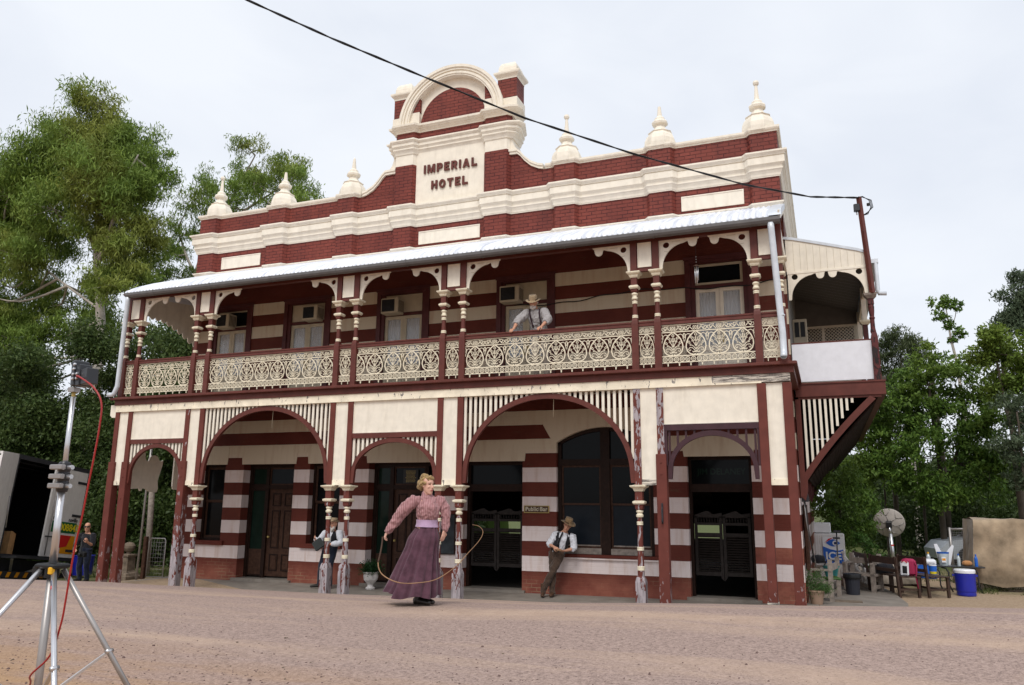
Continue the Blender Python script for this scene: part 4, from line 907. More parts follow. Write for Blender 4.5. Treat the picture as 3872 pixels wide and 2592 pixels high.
# panelled doors
def panel_door(a, b, pa, pb, zf, dz=1.66):
    y = D+.26; m = MB(); frame(m, a, b, zf, 2.33, .08, y, y+.12, 'dark_timber', False); m.box(a+.08, b-.08, y, y+.12, 1.72, 1.82, 'dark_timber'); m.box(pa-.09, pa, y-.01, y+.12, zf, 2.25, 'dark_timber'); m.box(pb, pb+.09, y-.01, y+.12, zf, 2.25, 'dark_timber')
    o = m.build('door_frame', hotel)
    m = MB(); m.box(pa, pb, y+.05, y+.09, zf+.05, 1.72, 'brown_timber'); w = (pb-pa); st = .11; pw = (w-3*st)/2
    for (z0, z1) in ((zf+.18, zf+.58), (zf+.72, 1.20), (1.30, 1.62)):
        for s in (0, 1):
            x0 = pa+st+s*(pw+st); frame(m, x0, x0+pw, z0, z1, .028, y+.034, y+.05, 'dark_timber'); m.box(x0+.05, x0+pw-.05, y+.038, y+.05, z0+.05, z1-.05, 'brown_timber')
    d = m.build('panelled_door', hotel); m = MB(); m.lathe([(.025, 0), (.03, .02), (.022, .045), (0, .05)], (0, 0, 0), 'gilt', 10, xf((pa+.06, y+.04, .55), rx=R(90))); m.build('door_knob', d)
    for (x0, x1) in ((a+.08, pa-.09), (pb+.09, b-.08)):
        if x1-x0 < .05: continue
        m = MB(); frame(m, x0, x1, zf+.05, 1.72, .035, y+.02, y+.07, 'dark_timber'); m.box(x0+.035, x1-.035, y+.03, y+.06, zf+.08, .25, 'brown_timber'); s_ = m.build('side_light', hotel)
        m = MB(); m.box(x0+.03, x1-.03, y+.045, y+.05, .25, 1.68, 'glass_green'); m.build('pane', s_)
    m = MB(); frame(m, pa, pb, 1.82, 2.25, .035, y+.03, y+.07, 'brown_timber'); frame(m, a+.08, pa-.09, 1.82, 2.25, .03, y+.03, y+.07, 'dark_timber'); s_ = m.build('fanlight', hotel)
    m = MB(); m.box(pa+.03, pb-.03, y+.045, y+.05, 1.85, 2.22, 'glass_dark'); m.box(a+.1, pa-.11, y+.045, y+.05, 1.85, 2.22, 'glass_green'); m.build('pane', s_)
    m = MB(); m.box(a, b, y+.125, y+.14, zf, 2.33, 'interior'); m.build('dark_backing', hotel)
panel_door(-5.6, -4.05, -4.98, -4.14, -.44); panel_door(-1.92, -.16, -1.38, -.55, -.42)
# saloon doors
def saloon(a, b, zf, zt, jw, y, dlo=.06, dhi=1.33):
    m = MB(); frame(m, a, b, zf, zt, jw, y, y+.14, 'dark_timber', False); m.box(a+jw, b-jw, y, y+.12, 1.68, 1.84, 'dark_timber'); o = m.build('door_frame', hotel)
    m = MB(); m.box(a+jw, b-jw, y+.04, y+.05, 1.84, zt-jw, 'glass_dark'); m.build('pane', o)
    mid = (a+b)/2
    for s in (-1, 1):
        x0, x1 = (a+jw+.02, mid-.006) if s < 0 else (mid+.006, b-jw-.02); w = x1-x0; m = MB(); yy = y+.05; T = 'saloon_timber'
        m.box(x0, x0+.055, yy, yy+.035, dlo+.0, 1.20, T); m.box(x1-.055, x1, yy, yy+.035, dlo+.0, 1.20, T)
        ins = x1 if s < 0 else x0     # meeting stile drops to a point
        m.prism([(ins, dlo), (ins-(-s)*.055 if 0 else ins+s*.055, dlo), (ins+s*.055, dlo-.03), (ins, dlo-.10)], yy, yy+.035, T)
        m.box(x0+.055, x1-.055, yy, yy+.035, dlo, dlo+.07, T); m.box(x0+.055, x1-.055, yy, yy+.035, .81, .88, T); m.box(x0+.055, x1-.055, yy, yy+.035, 1.03, 1.08, T)
        for i in range(15): z = dlo+.085+i*.0475; m.beam((x0+.055, yy+.018, z), (x1-.055, yy+.018, z), .034, .009, T, (0, .8, .6))
        for i in range(8): x = x0+.055+(w-.11)*(i+.5)/8; m.lathe([(.008, 1.08), (.014, 1.12), (.008, 1.16), (.010, 1.18)], (x, yy+.018, 0), T, 6)
        n = 16; top = [(x0+w*i/n, 1.225+.045*abs(math.sin(math.pi*1.5*i/n))+(.05*math.exp(-((i/n-.5)/.17)**2))) for i in range(n+1)]
        m.prism([(x0, 1.18)] + top + [(x1, 1.18)], yy, yy+.03, T)
        m.build('saloon_door', hotel)
    return o
paint('saloon_timber', (.026, .021, .019), .3, .6, scale=14, spec=.12)
saloon(.56, 1.97, -.44, 2.33, .07, D+.22); saloon(5.52, 6.77, -.38, 2.38, .06, D+.16)
V, F = text('JIM DELANEY', .17, .004, bold=.003); m = MB(); m.add(mapv(V, lambda u, v, w: (6.17+u*.95, D+.16+.032+w, 2.08+v)), F, 'glass_green'); m.build('fanlight_lettering', hotel)
# ------------------------------------------------------------------ fittings on the building
def ac(x0, x1, z0, z1, dy, label, nm='air_conditioner', y=None, face='front'):
    y1 = D+.06; y0 = y1-dy; t = thing(nm, ((x0+x1)/2, y1, z0), label, 'air conditioner', 'air conditioners set above the balcony doors')
    m = MB(); m.box(x0, x1, y0, y1, z0, z1, 'frame_cream', bev=.012)
    for i in range(5): m.box(x1-.001, x1+.003, y0+.05+i*.05, y0+.07+i*.05, z0+.05, z1-.05, 'dark_timber')
    m.build('casing', t); m = MB(); m.box(x0+.03, x0+(x1-x0)*.80, y0-.008, y0+.002, z0+.045, z1-.04, 'black')
    for i in range(9): z = z0+.06+i*(z1-z0-.11)/8; m.box(x0+.035, x0+(x1-x0)*.79, y0-.013, y0-.008, z, z+.006, 'chalk_board')
    m.build('grille', t)
ac(-6.68, -6.26, 5.90, 6.28, .32, 'window air conditioner above the leftmost balcony door')
ac(-3.92, -3.48, 5.90, 6.27, .32, 'window air conditioner above the second balcony door from the left')
ac(-1.63, -1.16, 5.88, 6.26, .32, 'window air conditioner above the middle balcony door, left of the panel')
ac(1.48, 1.95, 5.89, 6.27, .32, 'window air conditioner above the door behind the man on the balcony')
t = thing('air_conditioner', (7.68, SY0+1.7, 4.6), 'cream air conditioner on the wall of the right side balcony', 'air conditioner', 'air conditioners set above the balcony doors')
m = MB(); m.box(7.66, 7.95, SY0+1.5, SY0+2.0, 4.75, 5.4, 'frame_cream', bev=.01); m.build('casing', t); m = MB(); [m.box(7.70+i*.12, 7.79+i*.12, SY0+1.49, SY0+1.50, 5.0, 5.33, 'black') for i in range(2)]; m.build('grille', t)
# public bar sign
t = thing('bar_sign', (2.305, D, 1.30), 'small dark Public Bar sign with pale blackletter words on the striped pier', 'sign')
m = MB(); m.box(2.03, 2.58, D-.03, D-.004, 1.235, 1.37, 'brown_leather'); frame(m, 2.02, 2.59, 1.225, 1.38, .014, D-.034, D-.003, 'gilt'); m.build('board', t)
V, F = text('Public Bar', .112, .004, bold=.002, space=1.1); m = MB(); m.add(mapv(V, lambda u, v, w: (2.305+u*.98, D-.033+w, 1.304+v*1.08)), F, 'letter_pale')
for u, h in ((-.235, .05), (.068, .05)): m.box(2.305+u-.012, 2.305+u-.004, D-.036, D-.032, 1.27, 1.34, 'letter_pale')
m.build('lettering', t)
# gilt plaque over the central door
t = thing('door_plaque', (-.92, D+.29, 1.9), 'black notice with lines of gilt lettering in the glass over the central door', 'plaque')
m = MB(); m.box(-1.14, -.74, D+.27, D+.285, 1.86, 2.18, 'black'); m.build('board', t); m = MB(); rnd = random.Random(5)
for i in range(9):
    z = 2.145-i*.031; w = .16-.05*rnd.random(); x = -.94-w
    while x < -.94+w: l = .012+.02*rnd.random(); m.box(x, min(x+l, -.94+w), D+.266, D+.27, z-.006, z+.006, 'gilt'); x += l+.008
m.build('gilt_lines', t)
# chalk board
t = thing('chalkboard', (.18, D, .3), 'smudged blue-grey chalkboard leaning by the bar door', 'chalkboard')
m = MB(); m.box(-.02, .38, D-.03, D-.012, .31, 1.17, 'chalk_board'); m.build('board', t); m = MB(); frame(m, -.03, .39, .30, 1.18, .02, D-.04, D-.005, 'dark_timber'); m.build('frame', t)
# wind chime under the right arch
t = thing('wind_chime', (6.15, .06, 6.3), 'silver wind chime hanging under the right balcony arch', 'wind chime')
m = MB(); m.tube([(6.17, .02, 6.26), (6.17, .02, 5.75)], .003, 'black', 5); m.build('cord', t); m = MB(); m.lathe([(.001, 5.74), (.05, 5.72), (.05, 5.70), (.001, 5.69)], (6.17, .02, 0), 'brown_leather', 10); [m.lathe([(.001, z), (.012, z-.012), (.001, z-.024)], (6.17, .02, 0), 'alu', 8) for z in (5.9, 5.85, 5.8)]; m.build('top_disc', t)
m = MB()
for i in range(5): a = i*1.256; m.tube([(6.17+.03*math.cos(a), .02+.03*math.sin(a), 5.69), (6.17+.03*math.cos(a), .02+.03*math.sin(a), 5.44-.02*i)], .006, 'alu', 6)
m.build('tubes', t)
# light cord hanging in the big arch, hose of cable along the balcony
for x, z0, z1, nm, lb in ((3.37, 3.48, 3.05, 'pull_cord', 'thin pale cord hanging below the crown of the arch in front of the bar'), (-3.2, 3.45, 3.0, 'pull_cord', 'thin pale cord hanging below the crown of the left wide arch')):
    m = MB(); m.tube([(x, .15, 3.6), (x, .15, z0), (x-.01, .15, z1)], .006, 'frame_cream', 5); tag(m.build(nm), lb, 'cord')
m = MB(); pts = []
for i in range(41): x = 1.75+i*(7.5-1.75)/40; t_ = i/40; pts.append((x, D-.03 if i else D, 5.86-.06*math.sin(t_*math.pi*3)+.05*t_+.02*math.sin(i)))
m.tube(pts, .012, 'black', 6); tag(m.build('wall_cable'), 'loose black cable looped along the upper balcony wall', 'cable')
# service pole, box and overhead cable
t = thing('service_pole', (9.13, SY0-.1, 5.45), 'maroon steel pole carrying the power line above the side balcony corner', 'pole')
m = MB(); m.tube([(9.19, SY0-.1, 5.45), (9.09, SY0-.1, 7.42)], [.055, .05], 'red_paint', 4, smooth=False)
for z in (5.55, 5.95, 6.3, 6.7): m.lathe([(.012, 0), (.012, .01)], (0, 0, 0), 'dark_red_paint', 8, xf((9.18-(z-5.45)*.05, SY0-.145, z), rx=R(90)))
m.build('pole', t); m = MB(); m.box(8.98, 9.09, SY0-.17, SY0-.07, 7.12, 7.27, 'black_metal', bev=.01); m.tube([(9.03, SY0-.12, 7.12), (9.03, SY0-.12, 7.05)], .012, 'alu', 6); m.build('fuse_box', t)
m = MB()
for k in range(3): m.tube([(9.05, SY0-.1, 7.42), (9.16, SY0-.1, 7.43-.01*k), (9.27+.02*k, SY0-.1, 7.33), (9.29+.02*k, SY0-.1, 7.18), (9.23, SY0-.1, 7.05+.02*k), (9.13, SY0-.1, 7.03)], .008, 'black', 5)
m.lathe([(.03, 0), (.03, .05)], (9.25, SY0-.1, 7.22), 'black', 8); m.build('drip_loop', t)
# ------------------------------------------------------------------ overhead cable
m = MB(); CP = [(-4.6, -11.2, 11.0), (-2.6, -9.2, 10.05), (-.7, -7.4, 9.2), (.74, -6, 8.58), (1.64, -5.13, 8.27), (2.63, -4.18, 7.98), (3.92, -2.94, 7.62), (5.4, -1.51, 7.37), (7.07, .09, 7.20), (8.2, 1.2, 7.22), (9.10, SY0-.12, 7.40)]
pp = []
for i in range(len(CP)-1):
    a, b = Vector(CP[i]), Vector(CP[i+1])
    for k in range(8): pp.append(a.lerp(b, k/8))
pp.append(Vector(CP[-1])); q1 = []; q2 = []
for i, p in enumerate(pp): o_ = Vector((0, .010*math.cos(i*1.1), .010*math.sin(i*1.1))); q1.append(p+o_); q2.append(p-o_)
m.tube(q1, .012, 'black', 6); m.tube(q2, .012, 'black', 6); tag(m.build('power_cable'), 'black twisted power line running overhead across the sky to the service pole', 'cable')
# ------------------------------------------------------------------ light stand with red cable (close to the camera)
BX, BYs = 4.42, -11.0; gb = gz(BX, BYs)
st = thing('light_stand', (BX, BYs, gb), 'aluminium tripod light stand with a black lamp head in the left foreground', 'light stand')
hub = Vector((BX, BYs, 1.10))
m = MB(); m.tube([hub+Vector((0, 0, -1.0)), hub+Vector((0, 0, -.02))], .019, 'alu_dull', 14); m.tube([hub+Vector((0, 0, -.02)), hub+Vector((0, 0, .36))], .018, 'alu', 14); m.tube([hub+Vector((0, 0, .36)), hub+Vector((0, 0, .86))], .0125, 'alu', 14); m.build('mast', st)
for i in range(3):
    z = 1.49+i*.048; m = MB(); m.box(BX-.052, BX+.034, BYs-.05, BYs-.018, z-.012, z+.014, 'alu_dull', bev=.004); m.lathe([(.026, z-.03), (.030, z-.012), (.030, z+.02), (.024, z+.03)], (BX, BYs, 0), 'black_metal', 12); m.lathe([(.012, 0), (.012, .03)], (0, 0, 0), 'alu', 10, xf((BX+.028, BYs, z), ry=R(90))); m.build('clamp', st)
m = MB(); m.box(BX-.075, BX+.075, BYs-.05, BYs+.05, 1.075, 1.10, 'black', bev=.008); m.lathe([(.035, 1.03), (.035, 1.09)], (BX, BYs, 0), 'black', 12); m.box(BX+.035, BX+.062, BYs-.055, BYs-.03, 1.05, 1.085, 'yellow_plastic', bev=.004); m.box(BX-.10, BX-.03, BYs-.04, BYs+.03, 1.03, 1.09, 'black', bev=.01); m.build('leg_collar', st)
LEG = [Vector((-.65, -.50, 0)), Vector((.40, .52, 0)), Vector((.70, -.40, 0))]
for i, L in enumerate(LEG):
    foot = Vector((BX, BYs, 0))+L; foot.z = gz(foot.x, foot.y)+.02; top = hub+Vector((L.x, L.y, 0)).normalized()*.05+Vector((0, 0, -.03)); m = MB()
    m.tube([top, foot], .0135, 'alu' if i in (0, 2) else 'alu_dull', 12); m.tube([foot+Vector((0, 0, -.02)), foot+Vector((0, 0, .03))], .022, 'black', 10); m.build('leg', st)
L = LEG[2]; foot = Vector((BX, BYs, 0))+L; top = hub+Vector((L.x, L.y, 0)).normalized()*.05+Vector((0, 0, -.03)); m = MB(); m.tube([top.lerp(foot, .05), top.lerp(foot, .11)], .0142, 'navy', 12); m.tube([top.lerp(foot, .07), top.lerp(foot, .085)], .0146, 'sign_red', 12); m.build('sticker', st)
for i, L in enumerate(LEG[:3]):
    a = Vector((BX+.0, BYs-.01, .42)); foot = Vector((BX, BYs, gb))+L; b = (hub+Vector((L.x, L.y, 0)).normalized()*.05).lerp(foot, .42); m = MB(); m.beam(a, b, .020, .012, 'alu'); m.tube([b-Vector((0, .02, 0)), b+Vector((0, .02, 0))], .012, 'alu', 8); m.build('brace', st)
m = MB(); m.box(BX-.022, BX+.022, BYs-.02, BYs+.02, 1.985, 2.01, 'alu_dull'); m.tube([(BX, BYs, 1.95), (BX, BYs, 1.99)], .010, 'gilt', 8); m.build('spigot', st)
m = MB(); X_ = xf((BX+.055, BYs, 2.075), rz=R(-12), ry=R(-4), s=.70)
m.box(-.072, -.022, -.06, .06, -.085, .115, 'black_metal', X_, bev=.008); m.box(-.022, .035, -.05, .05, -.09, .075, 'black_metal', X_, bev=.006); m.box(.035, .125, -.04, .05, -.085, .035, 'black_metal', X_, bev=.004)
m.build('lamp_head', st)
m = MB()
for (u, v) in ((-.005, .075), (-.012, .04), (-.016, .0), (-.020, -.035), (.018, 0), (.018, -.035)): m.lathe([(.011, 0), (.011, .012), (.006, .016)], (0, 0, 0), 'alu', 10, X_ @ xf((u, -.062 if u < 0 else -.052, v), rx=R(90)))
m.build('screws', st)
m = MB(); cp = [X_ @ Vector(p) for p in ((.03, -.06, -.03), (.07, -.085, -.035), (.11, -.09, -.04))]
cp += [Vector((x, -11.1, z)) for x, z in ((4.68, 1.985), (4.748, 1.90), (4.752, 1.77), (4.738, 1.62), (4.722, 1.49), (4.705, 1.34), (4.682, 1.20), (4.668, 1.05), (4.660, .93), (4.648, .83), (4.60, .683), (4.486, .584))] + [Vector((4.36, -11.0, .50)), Vector((4.1, -10.9, .25)), Vector((3.8, -10.8, .04)), Vector((3.2, -10.6, .02))]
def smooth_path(P, n=6):
    P = [Vector(p) for p in P]; out = []
    for i in range(len(P)-1):
        p0, p1, p2, p3 = P[max(i-1, 0)], P[i], P[i+1], P[min(i+2, len(P)-1)]
        for k in range(n): t = k/n; out.append(.5*((2*p1)+(p2-p0)*t+(2*p0-5*p1+4*p2-p3)*t*t+(3*p1-p0-3*p2+p3)*t**3))
    out.append(P[-1]); return out
m.tube(smooth_path(cp), .0046, 'red_plastic', 8); tag(m.build('red_cable'), 'red power lead hanging from the lamp head down to the gravel', 'cable')
# ------------------------------------------------------------------ truck
tk = thing('box_truck', (-12, 1.9, -.75), 'white box truck with open rear doors parked left of the hotel', 'truck')
TL, TR = Vector((-11.70, .57, 0)), Vector((-12.30, 3.26, 0)); tu = (TR-TL).normalized(); tn = Vector((-tu.y, tu.x, 0))
if tn.x > 0: tn = -tn
RO = .108; 
def T(u, d, z): u2 = u+(z-2.6)*RO; z2 = z-u*RO; p = TL+tu*u2+tn*d; return (p.x, p.y, z2)        # parked leaning down the bank
def tbox(mb, u0, u1, d0, d1, z0, z1, mat):
    P = [T(u0, d0, z0), T(u1, d0, z0), T(u1, d1, z0), T(u0, d1, z0), T(u0, d0, z1), T(u1, d0, z1), T(u1, d1, z1), T(u0, d1, z1)]
    mb.add(P, [(3, 2, 1, 0), (4, 5, 6, 7), (0, 1, 5, 4), (1, 2, 6, 5), (2, 3, 7, 6), (3, 0, 4, 7)], mat)
W = (TR-TL).length; ZF, ZT_ = .06, 2.56
m = MB(); tbox(m, 0, .04, .02, 5, ZF, ZT_, 'truck_white'); tbox(m, W-.04, W, .02, 5, ZF, ZT_, 'truck_white'); tbox(m, .04, W-.04, .02, 5, ZT_-.05, ZT_, 'truck_white'); tbox(m, .04, W-.04, 4.95, 5, ZF, ZT_-.05, 'truck_dark'); tbox(m, .04, W-.04, .02, 4.95, ZF-.06, ZF, 'truck_dark')
tbox(m, .04, .048, .03, 4.9, ZF, ZT_-.06, 'black'); tbox(m, W-.048, W-.04, .03, 4.9, ZF, ZT_-.06, 'black'); tbox(m, .05, W-.05, .03, 4.9, ZT_-.062, ZT_-.052, 'black'); tbox(m, .05, W-.05, .03, 4.9, ZF+.001, ZF+.006, 'black')
tbox(m, -.03, W+.03, -.04, .02, ZT_-.09, ZT_+.03, 'truck_dark'); tbox(m, -.03, .06, -.04, .02, ZF-.1, ZT_-.09, 'truck_dark'); tbox(m, W-.06, W+.03, -.04, .02, ZF-.1, ZT_-.09, 'truck_dark'); tbox(m, .06, W-.06, -.04, .02, ZF-.10, ZF, 'truck_dark')
for i in range(6): tbox(m, .05, .07, .5+i*.75, .56+i*.75, ZF, ZT_-.1, 'truck_dark'); tbox(m, .1, W-.1, .5+i*.75, .56+i*.75, ZT_-.10, ZT_-.06, 'truck_dark')
m.build('cargo_box', tk)
m = MB(); tbox(m, W*.5, W-.05, -.085, -.045, ZF, ZT_-.1, 'truck_white'); tbox(m, W*.5, W*.5+.10, -.095, -.085, ZF, ZT_-.1, 'truck_white'); dr = m.build('closed_rear_door', tk)
m = MB()
for z in (.25, 1.22, 2.15): tbox(m, W-.42, W-.04, -.10, -.086, z-.035, z+.035, 'truck_dark')
m.build('hinge', dr); m = MB(); m.tube([T(W*.5+.16, -.11, ZF+.03), T(W*.5+.16, -.11, ZT_-.14)], .014, 'alu_dull', 8); tbox(m, W*.5+.05, W*.5+.32, -.13, -.10, .57, .60, 'truck_dark'); m.build('lock_bar', dr)
def decal(u0, u1, z0, z1, mat, d=-.0885): q = MB(); tbox(q, W*.5+u0, W*.5+u1, d-.002, d+.002, z0, z1, mat); return q
def tline(mb, body, u, z, size, mat, d=-.094): V, F = text(body, size, .003, align='LEFT', bold=size*.02); mb.add([T(W*.5+u+p[0], d+p[2]*-1, z+p[1]) for p in V], F, mat)
m = decal(.24, 1.22, .72, 1.02, 'sign_green'); tline(m, '1800', .27, .865, .27, 'sign_yellow'); tline(m, '8843', .80, .865, .27, 'sign_yellow'); tline(m, 'FREE', .24, 1.09, .11, 'black'); tline(m, 'nsville', .86, 1.09, .15, 'black')
q = decal(.72, 1.24, .16, .66, 'sign_orange'); m.add(q.v, q.f, 'sign_orange'); pts_ = [(.62, .66), (1.08, .66), (.96, .36), (.62, .30)]; m.add([T(W*.5+u, -.0925, z) for u, z in pts_], [(0, 1, 2, 3)], 'sign_red')
m.build('door_sign', dr)
m = MB(); a = TL+Vector((0, 0, 0)); b = Vector((-10.86, -.50, 0)); dd = (b-a).normalized(); b = a+dd*1.33; nn = Vector((-dd.y, dd.x, 0))*.04
P = [a+Vector((0, 0, ZF)), b+Vector((0, 0, ZF)), b+nn+Vector((0, 0, ZF)), a+nn+Vector((0, 0, ZF))]; P = [p+tu*(ZF-2.6)*RO for p in P]; P += [p+Vector((0, 0, ZT_-.02-ZF))+tu*(ZT_-.02-ZF)*RO for p in P]; m.add(P, [(3, 2, 1, 0), (4, 5, 6, 7), (0, 1, 5, 4), (1, 2, 6, 5), (2, 3, 7, 6), (3, 0, 4, 7)], 'truck_white')
m.beam(a+Vector((0, 0, ZT_)), b+Vector((0, 0, ZT_)), .07, .06, 'truck_white'); m.tube([b.lerp(a, .85)+Vector((.03, -.03, .7)), b.lerp(a, .85)+Vector((.03, -.03, 1.5))], .015, 'alu_dull', 8); m.build('open_rear_door', tk)
m = MB(); tbox(m, .1, W-.1, -.5, -.05, -.04, .02, 'truck_dark'); tbox(m, .1, W-.1, .3, 5, -.35, -.06, 'truck_dark'); m.beam(T(.2, -.3, -.05), T(.8, .2, -.42), .06, .06, 'alu_dull'); m.beam(T(1.9, -.3, -.05), T(1.2, .2, -.42), .06, .06, 'alu_dull'); tbox(m, -.05, W+.05, -.1, .0, -.52, -.36, 'truck_dark')
for i in range(9): P = [T(.02+i*.3, -.102, -.51), T(.14+i*.3, -.102, -.51), T(.2+i*.3, -.102, -.38), T(.08+i*.3, -.102, -.38)]; m.add(P, [(0, 1, 2, 3)], 'sign_orange')
m.build('tail_lift', tk)
for u in (.35, W-.35):
    m = MB(); c = T(u, 1.4, -.36); X2 = Matrix.Translation(c) @ Matrix.Rotation(math.atan2(tu.y, tu.x), 4, 'Z') @ Matrix.Rotation(R(90), 4, 'Y'); m.lathe([(.2, -.14), (.38, -.13), (.40, -.08), (.40, .08), (.38, .13), (.2, .14)], (0, 0, 0), 'tyre', 24, X2); m.build('wheel', tk)
m = MB(); tbox(m, .1, W-.1, 5.2, 6.6, -.3, 1.9, 'truck_white'); m.build('cab', tk)
t = thing('plywood_sheets', T(.9, .5, ZF), 'tan plywood sheets standing inside the open truck', 'plywood'); m = MB()
for i in range(5): tbox(m, .72+i*.10, .79+i*.10, .35+.06*i, 1.1, ZF, .66-.01*i, 'ply')
m.build('sheet_stack', t)
t = thing('tool_shelf', T(.5, 1.6, ZF), 'cluttered equipment shelf inside the open truck', 'shelf'); m = MB(); tbox(m, .3, 1.3, 1.2, 1.9, 1.0, 1.04, 'truck_dark'); tbox(m, .32, .36, 1.2, 1.9, ZF, 1.0, 'alu_dull'); tbox(m, 1.22, 1.26, 1.2, 1.9, ZF, 1.0, 'alu_dull'); m.build('shelf_frame', t)
for i, (u, w_, h, c) in enumerate(((.4, .2, .12, 'teal_plastic'), (.7, .25, .2, 'blue_plastic'), (1.0, .2, .16, 'ply'))): m = MB(); tbox(m, u, u+w_, 1.25, 1.6, 1.04, 1.04+h, c); m.build('bundle', t)
t = thing('blue_drum', T(2.2, -.6, -.6), 'blue plastic tub on the ground below the truck doors', 'tub'); c = T(2.1, -.9, 0); m = MB(); m.lathe([(.24, -.62), (.28, -.12), (.29, -.10)], (c[0], c[1], 0), 'blue_plastic', 20); m.build('tub', t)
# ------------------------------------------------------------------ left garden edge
t = thing('ball_pedestal', (-8.79, 1.8, -.55), 'weathered stone pedestal topped by a ball left of the verandah', 'pedestal'); m = MB(); c = (-8.79, 1.8, 0)
K = dict(square=True, n=4, rot=.5, smooth=False)
m.lathe([(.24, -.62), (.24, -.50), (.22, -.48), (.20, -.42), (.15, -.40), (.13, -.36), (.12, -.02), (.15, .0), (.15, .04), (.10, .06)], c, 'old_stone', **K); m.build('plinth', t); m = MB(); m.lathe([(.06, .05), (.06, .10), (.11, .13), (.15, .20), (.15, .26), (.11, .32), (.04, .35), (0, .355)], c, 'old_stone', 18); m.build('ball', t)
m = MB(); m.tube([(-8.14, 1.5, -.7), (-8.09, 1.5, 1.75), (-8.06, 1.5, 2.9)], .028, 'alu_dull', 10); tag(m.build('steel_pole'), 'thin grey steel pipe pole beside the stone pedestal', 'pole')
m = MB(); m.tube([(-9.35, 3, -.7), (-9.42, 3, 1.0), (-9.5, 3, 2.6)], [.085, .08, .075], 'weathered_timber', 10); tag(m.build('timber_pole'), 'thick weathered timber pole behind the steel pipe pole', 'pole')
t = thing('garden_gate', (-7.95, 1.9, -.5), 'rusty pipe and mesh garden gate at the left end of the verandah', 'gate'); m = MB(); m.tube([(-8.24, 1.9, -.5), (-8.22, 1.9, .40), (-8.17, 1.9, .46), (-7.72, 1.9, .46), (-7.68, 1.9, .41), (-7.68, 1.9, -.48), (-8.22, 1.9, -.50)], .014, 'alu_dull', 8); m.build('frame', t)
m = MB()
for i in range(6): m.tube([(-8.15+i*.085, 1.9, -.48), (-8.15+i*.085, 1.9, .44)], .003, 'alu_dull', 4)
for i in range(9): m.tube([(-8.22, 1.9, -.4+i*.095), (-7.68, 1.9, -.4+i*.095)], .003, 'alu_dull', 4)
m.build('mesh', t)
m = MB(); m.box(-8.40, -8.30, 1.86, 1.95, -.7, .50, 'brown_timber', bev=.01); tag(m.build('gate_post'), 'short brown timber post beside the garden gate', 'post')
# ------------------------------------------------------------------ potted fern in white urn
t = thing('urn_planter', (-1.40, 1.60, -.46), 'white urn planter with a green fern beside the central door', 'planter'); m = MB(); c = (-1.40, 1.60, -.46)
m.lathe([(.10, 0), (.105, .03), (.07, .06), (.06, .09), (.10, .14), (.15, .20), (.165, .28), (.155, .33), (.185, .35), (.185, .37), (.15, .37), (.14, .33)], c, 'bone_white', 24, cap=False); m.lathe([(.15, .33), (0, .34)], c, 'old_stone', 16, cap=False); m.build('urn', t)
def leaf_cloud(name, centers, n, size, mat, parent=None, droop=.3, seed=1, aspect=.38, flat_=1., mb=None):
    """centers: (x,y,z,rx,ry,rz,count); each leaf is a small folded diamond"""
    rg = np.random.default_rng(seed); C = []
    for (x, y, z, rx, ry, rz, k) in centers:
        q = rg.normal(0, .42, (k, 3)); q *= np.minimum(1, 1.15/np.maximum(np.linalg.norm(q, axis=1), 1e-6))[:, None]; C.append(np.array((x, y, z))+q*np.array((rx, ry, rz)))
    P = np.concatenate(C); N = len(P); d = rg.normal(0, 1, (N, 3)); d[:, 2] = d[:, 2]*flat_-droop*1.6; d /= np.linalg.norm(d, axis=1)[:, None]
    u = rg.normal(0, 1, (N, 3)); s_ = np.cross(d, u); s_ /= np.linalg.norm(s_, axis=1)[:, None]; nrm = np.cross(d, s_)
    L = (size*rg.uniform(.6, 1.35, N))[:, None]; wv = L*aspect*.5
    V = np.empty((N, 4, 3)); V[:, 0] = P-d*L*.5; V[:, 1] = P+s_*wv+nrm*wv*.35-d*L*.05; V[:, 2] = P+d*L*.5-np.array((0, 0, 1))*L*.08; V[:, 3] = P-s_*wv+nrm*wv*.35-d*L*.05
    me = bpy.data.meshes.new(name); me.vertices.add(N*4); me.vertices.foreach_set('co', V.ravel()); me.loops.add(N*4); me.loops.foreach_set('vertex_index', np.arange(N*4)); me.polygons.add(N); me.polygons.foreach_set('loop_start', np.arange(N)*4)
    me.materials.append(MATS[mat]); me.update(); me.validate(); return link(name, me, parent)
def fronds(name, c, n, ln, mat, parent, seed=1, up_=.9):
    rd = random.Random(seed); m = MB()
    for i in range(n):
        a = rd.random()*6.28; e = up_*(.35+.9*rd.random()); L = ln*(.6+.6*rd.random()); pts = []
        for k in range(9): t_ = k/8; r_ = L*t_*math.cos(e*(1-t_*.6)); z_ = L*(t_*math.sin(e)-.62*t_*t_); pts.append(Vector((c[0]+r_*math.cos(a), c[1]+r_*math.sin(a), c[2]+z_)))
        sd_ = Vector((-math.sin(a), math.cos(a), 0))
        for k in range(1, 8):
            wd_ = .05*math.sin(math.pi*min(1, k/8+.12))*ln/.3
            for sg in (-1, 1):
                p = pts[k]; q = p+sd_*sg*wd_+(pts[k+1]-p)*.6; m.add([p, p+(pts[k+1]-p)*.55, q+Vector((0, 0, -.01))], [(0, 1, 2)], mat)
    return m.build(name, parent)
fronds('fern', (c[0], c[1], c[2]+.35), 110, .36, 'leaf_fern', t, 3)
leaf_cloud('fern_leaves', [(c[0], c[1], c[2]+.48, .26, .24, .15, 620)], 0, .075, 'leaf_fern', t, -.1, 9, .3)
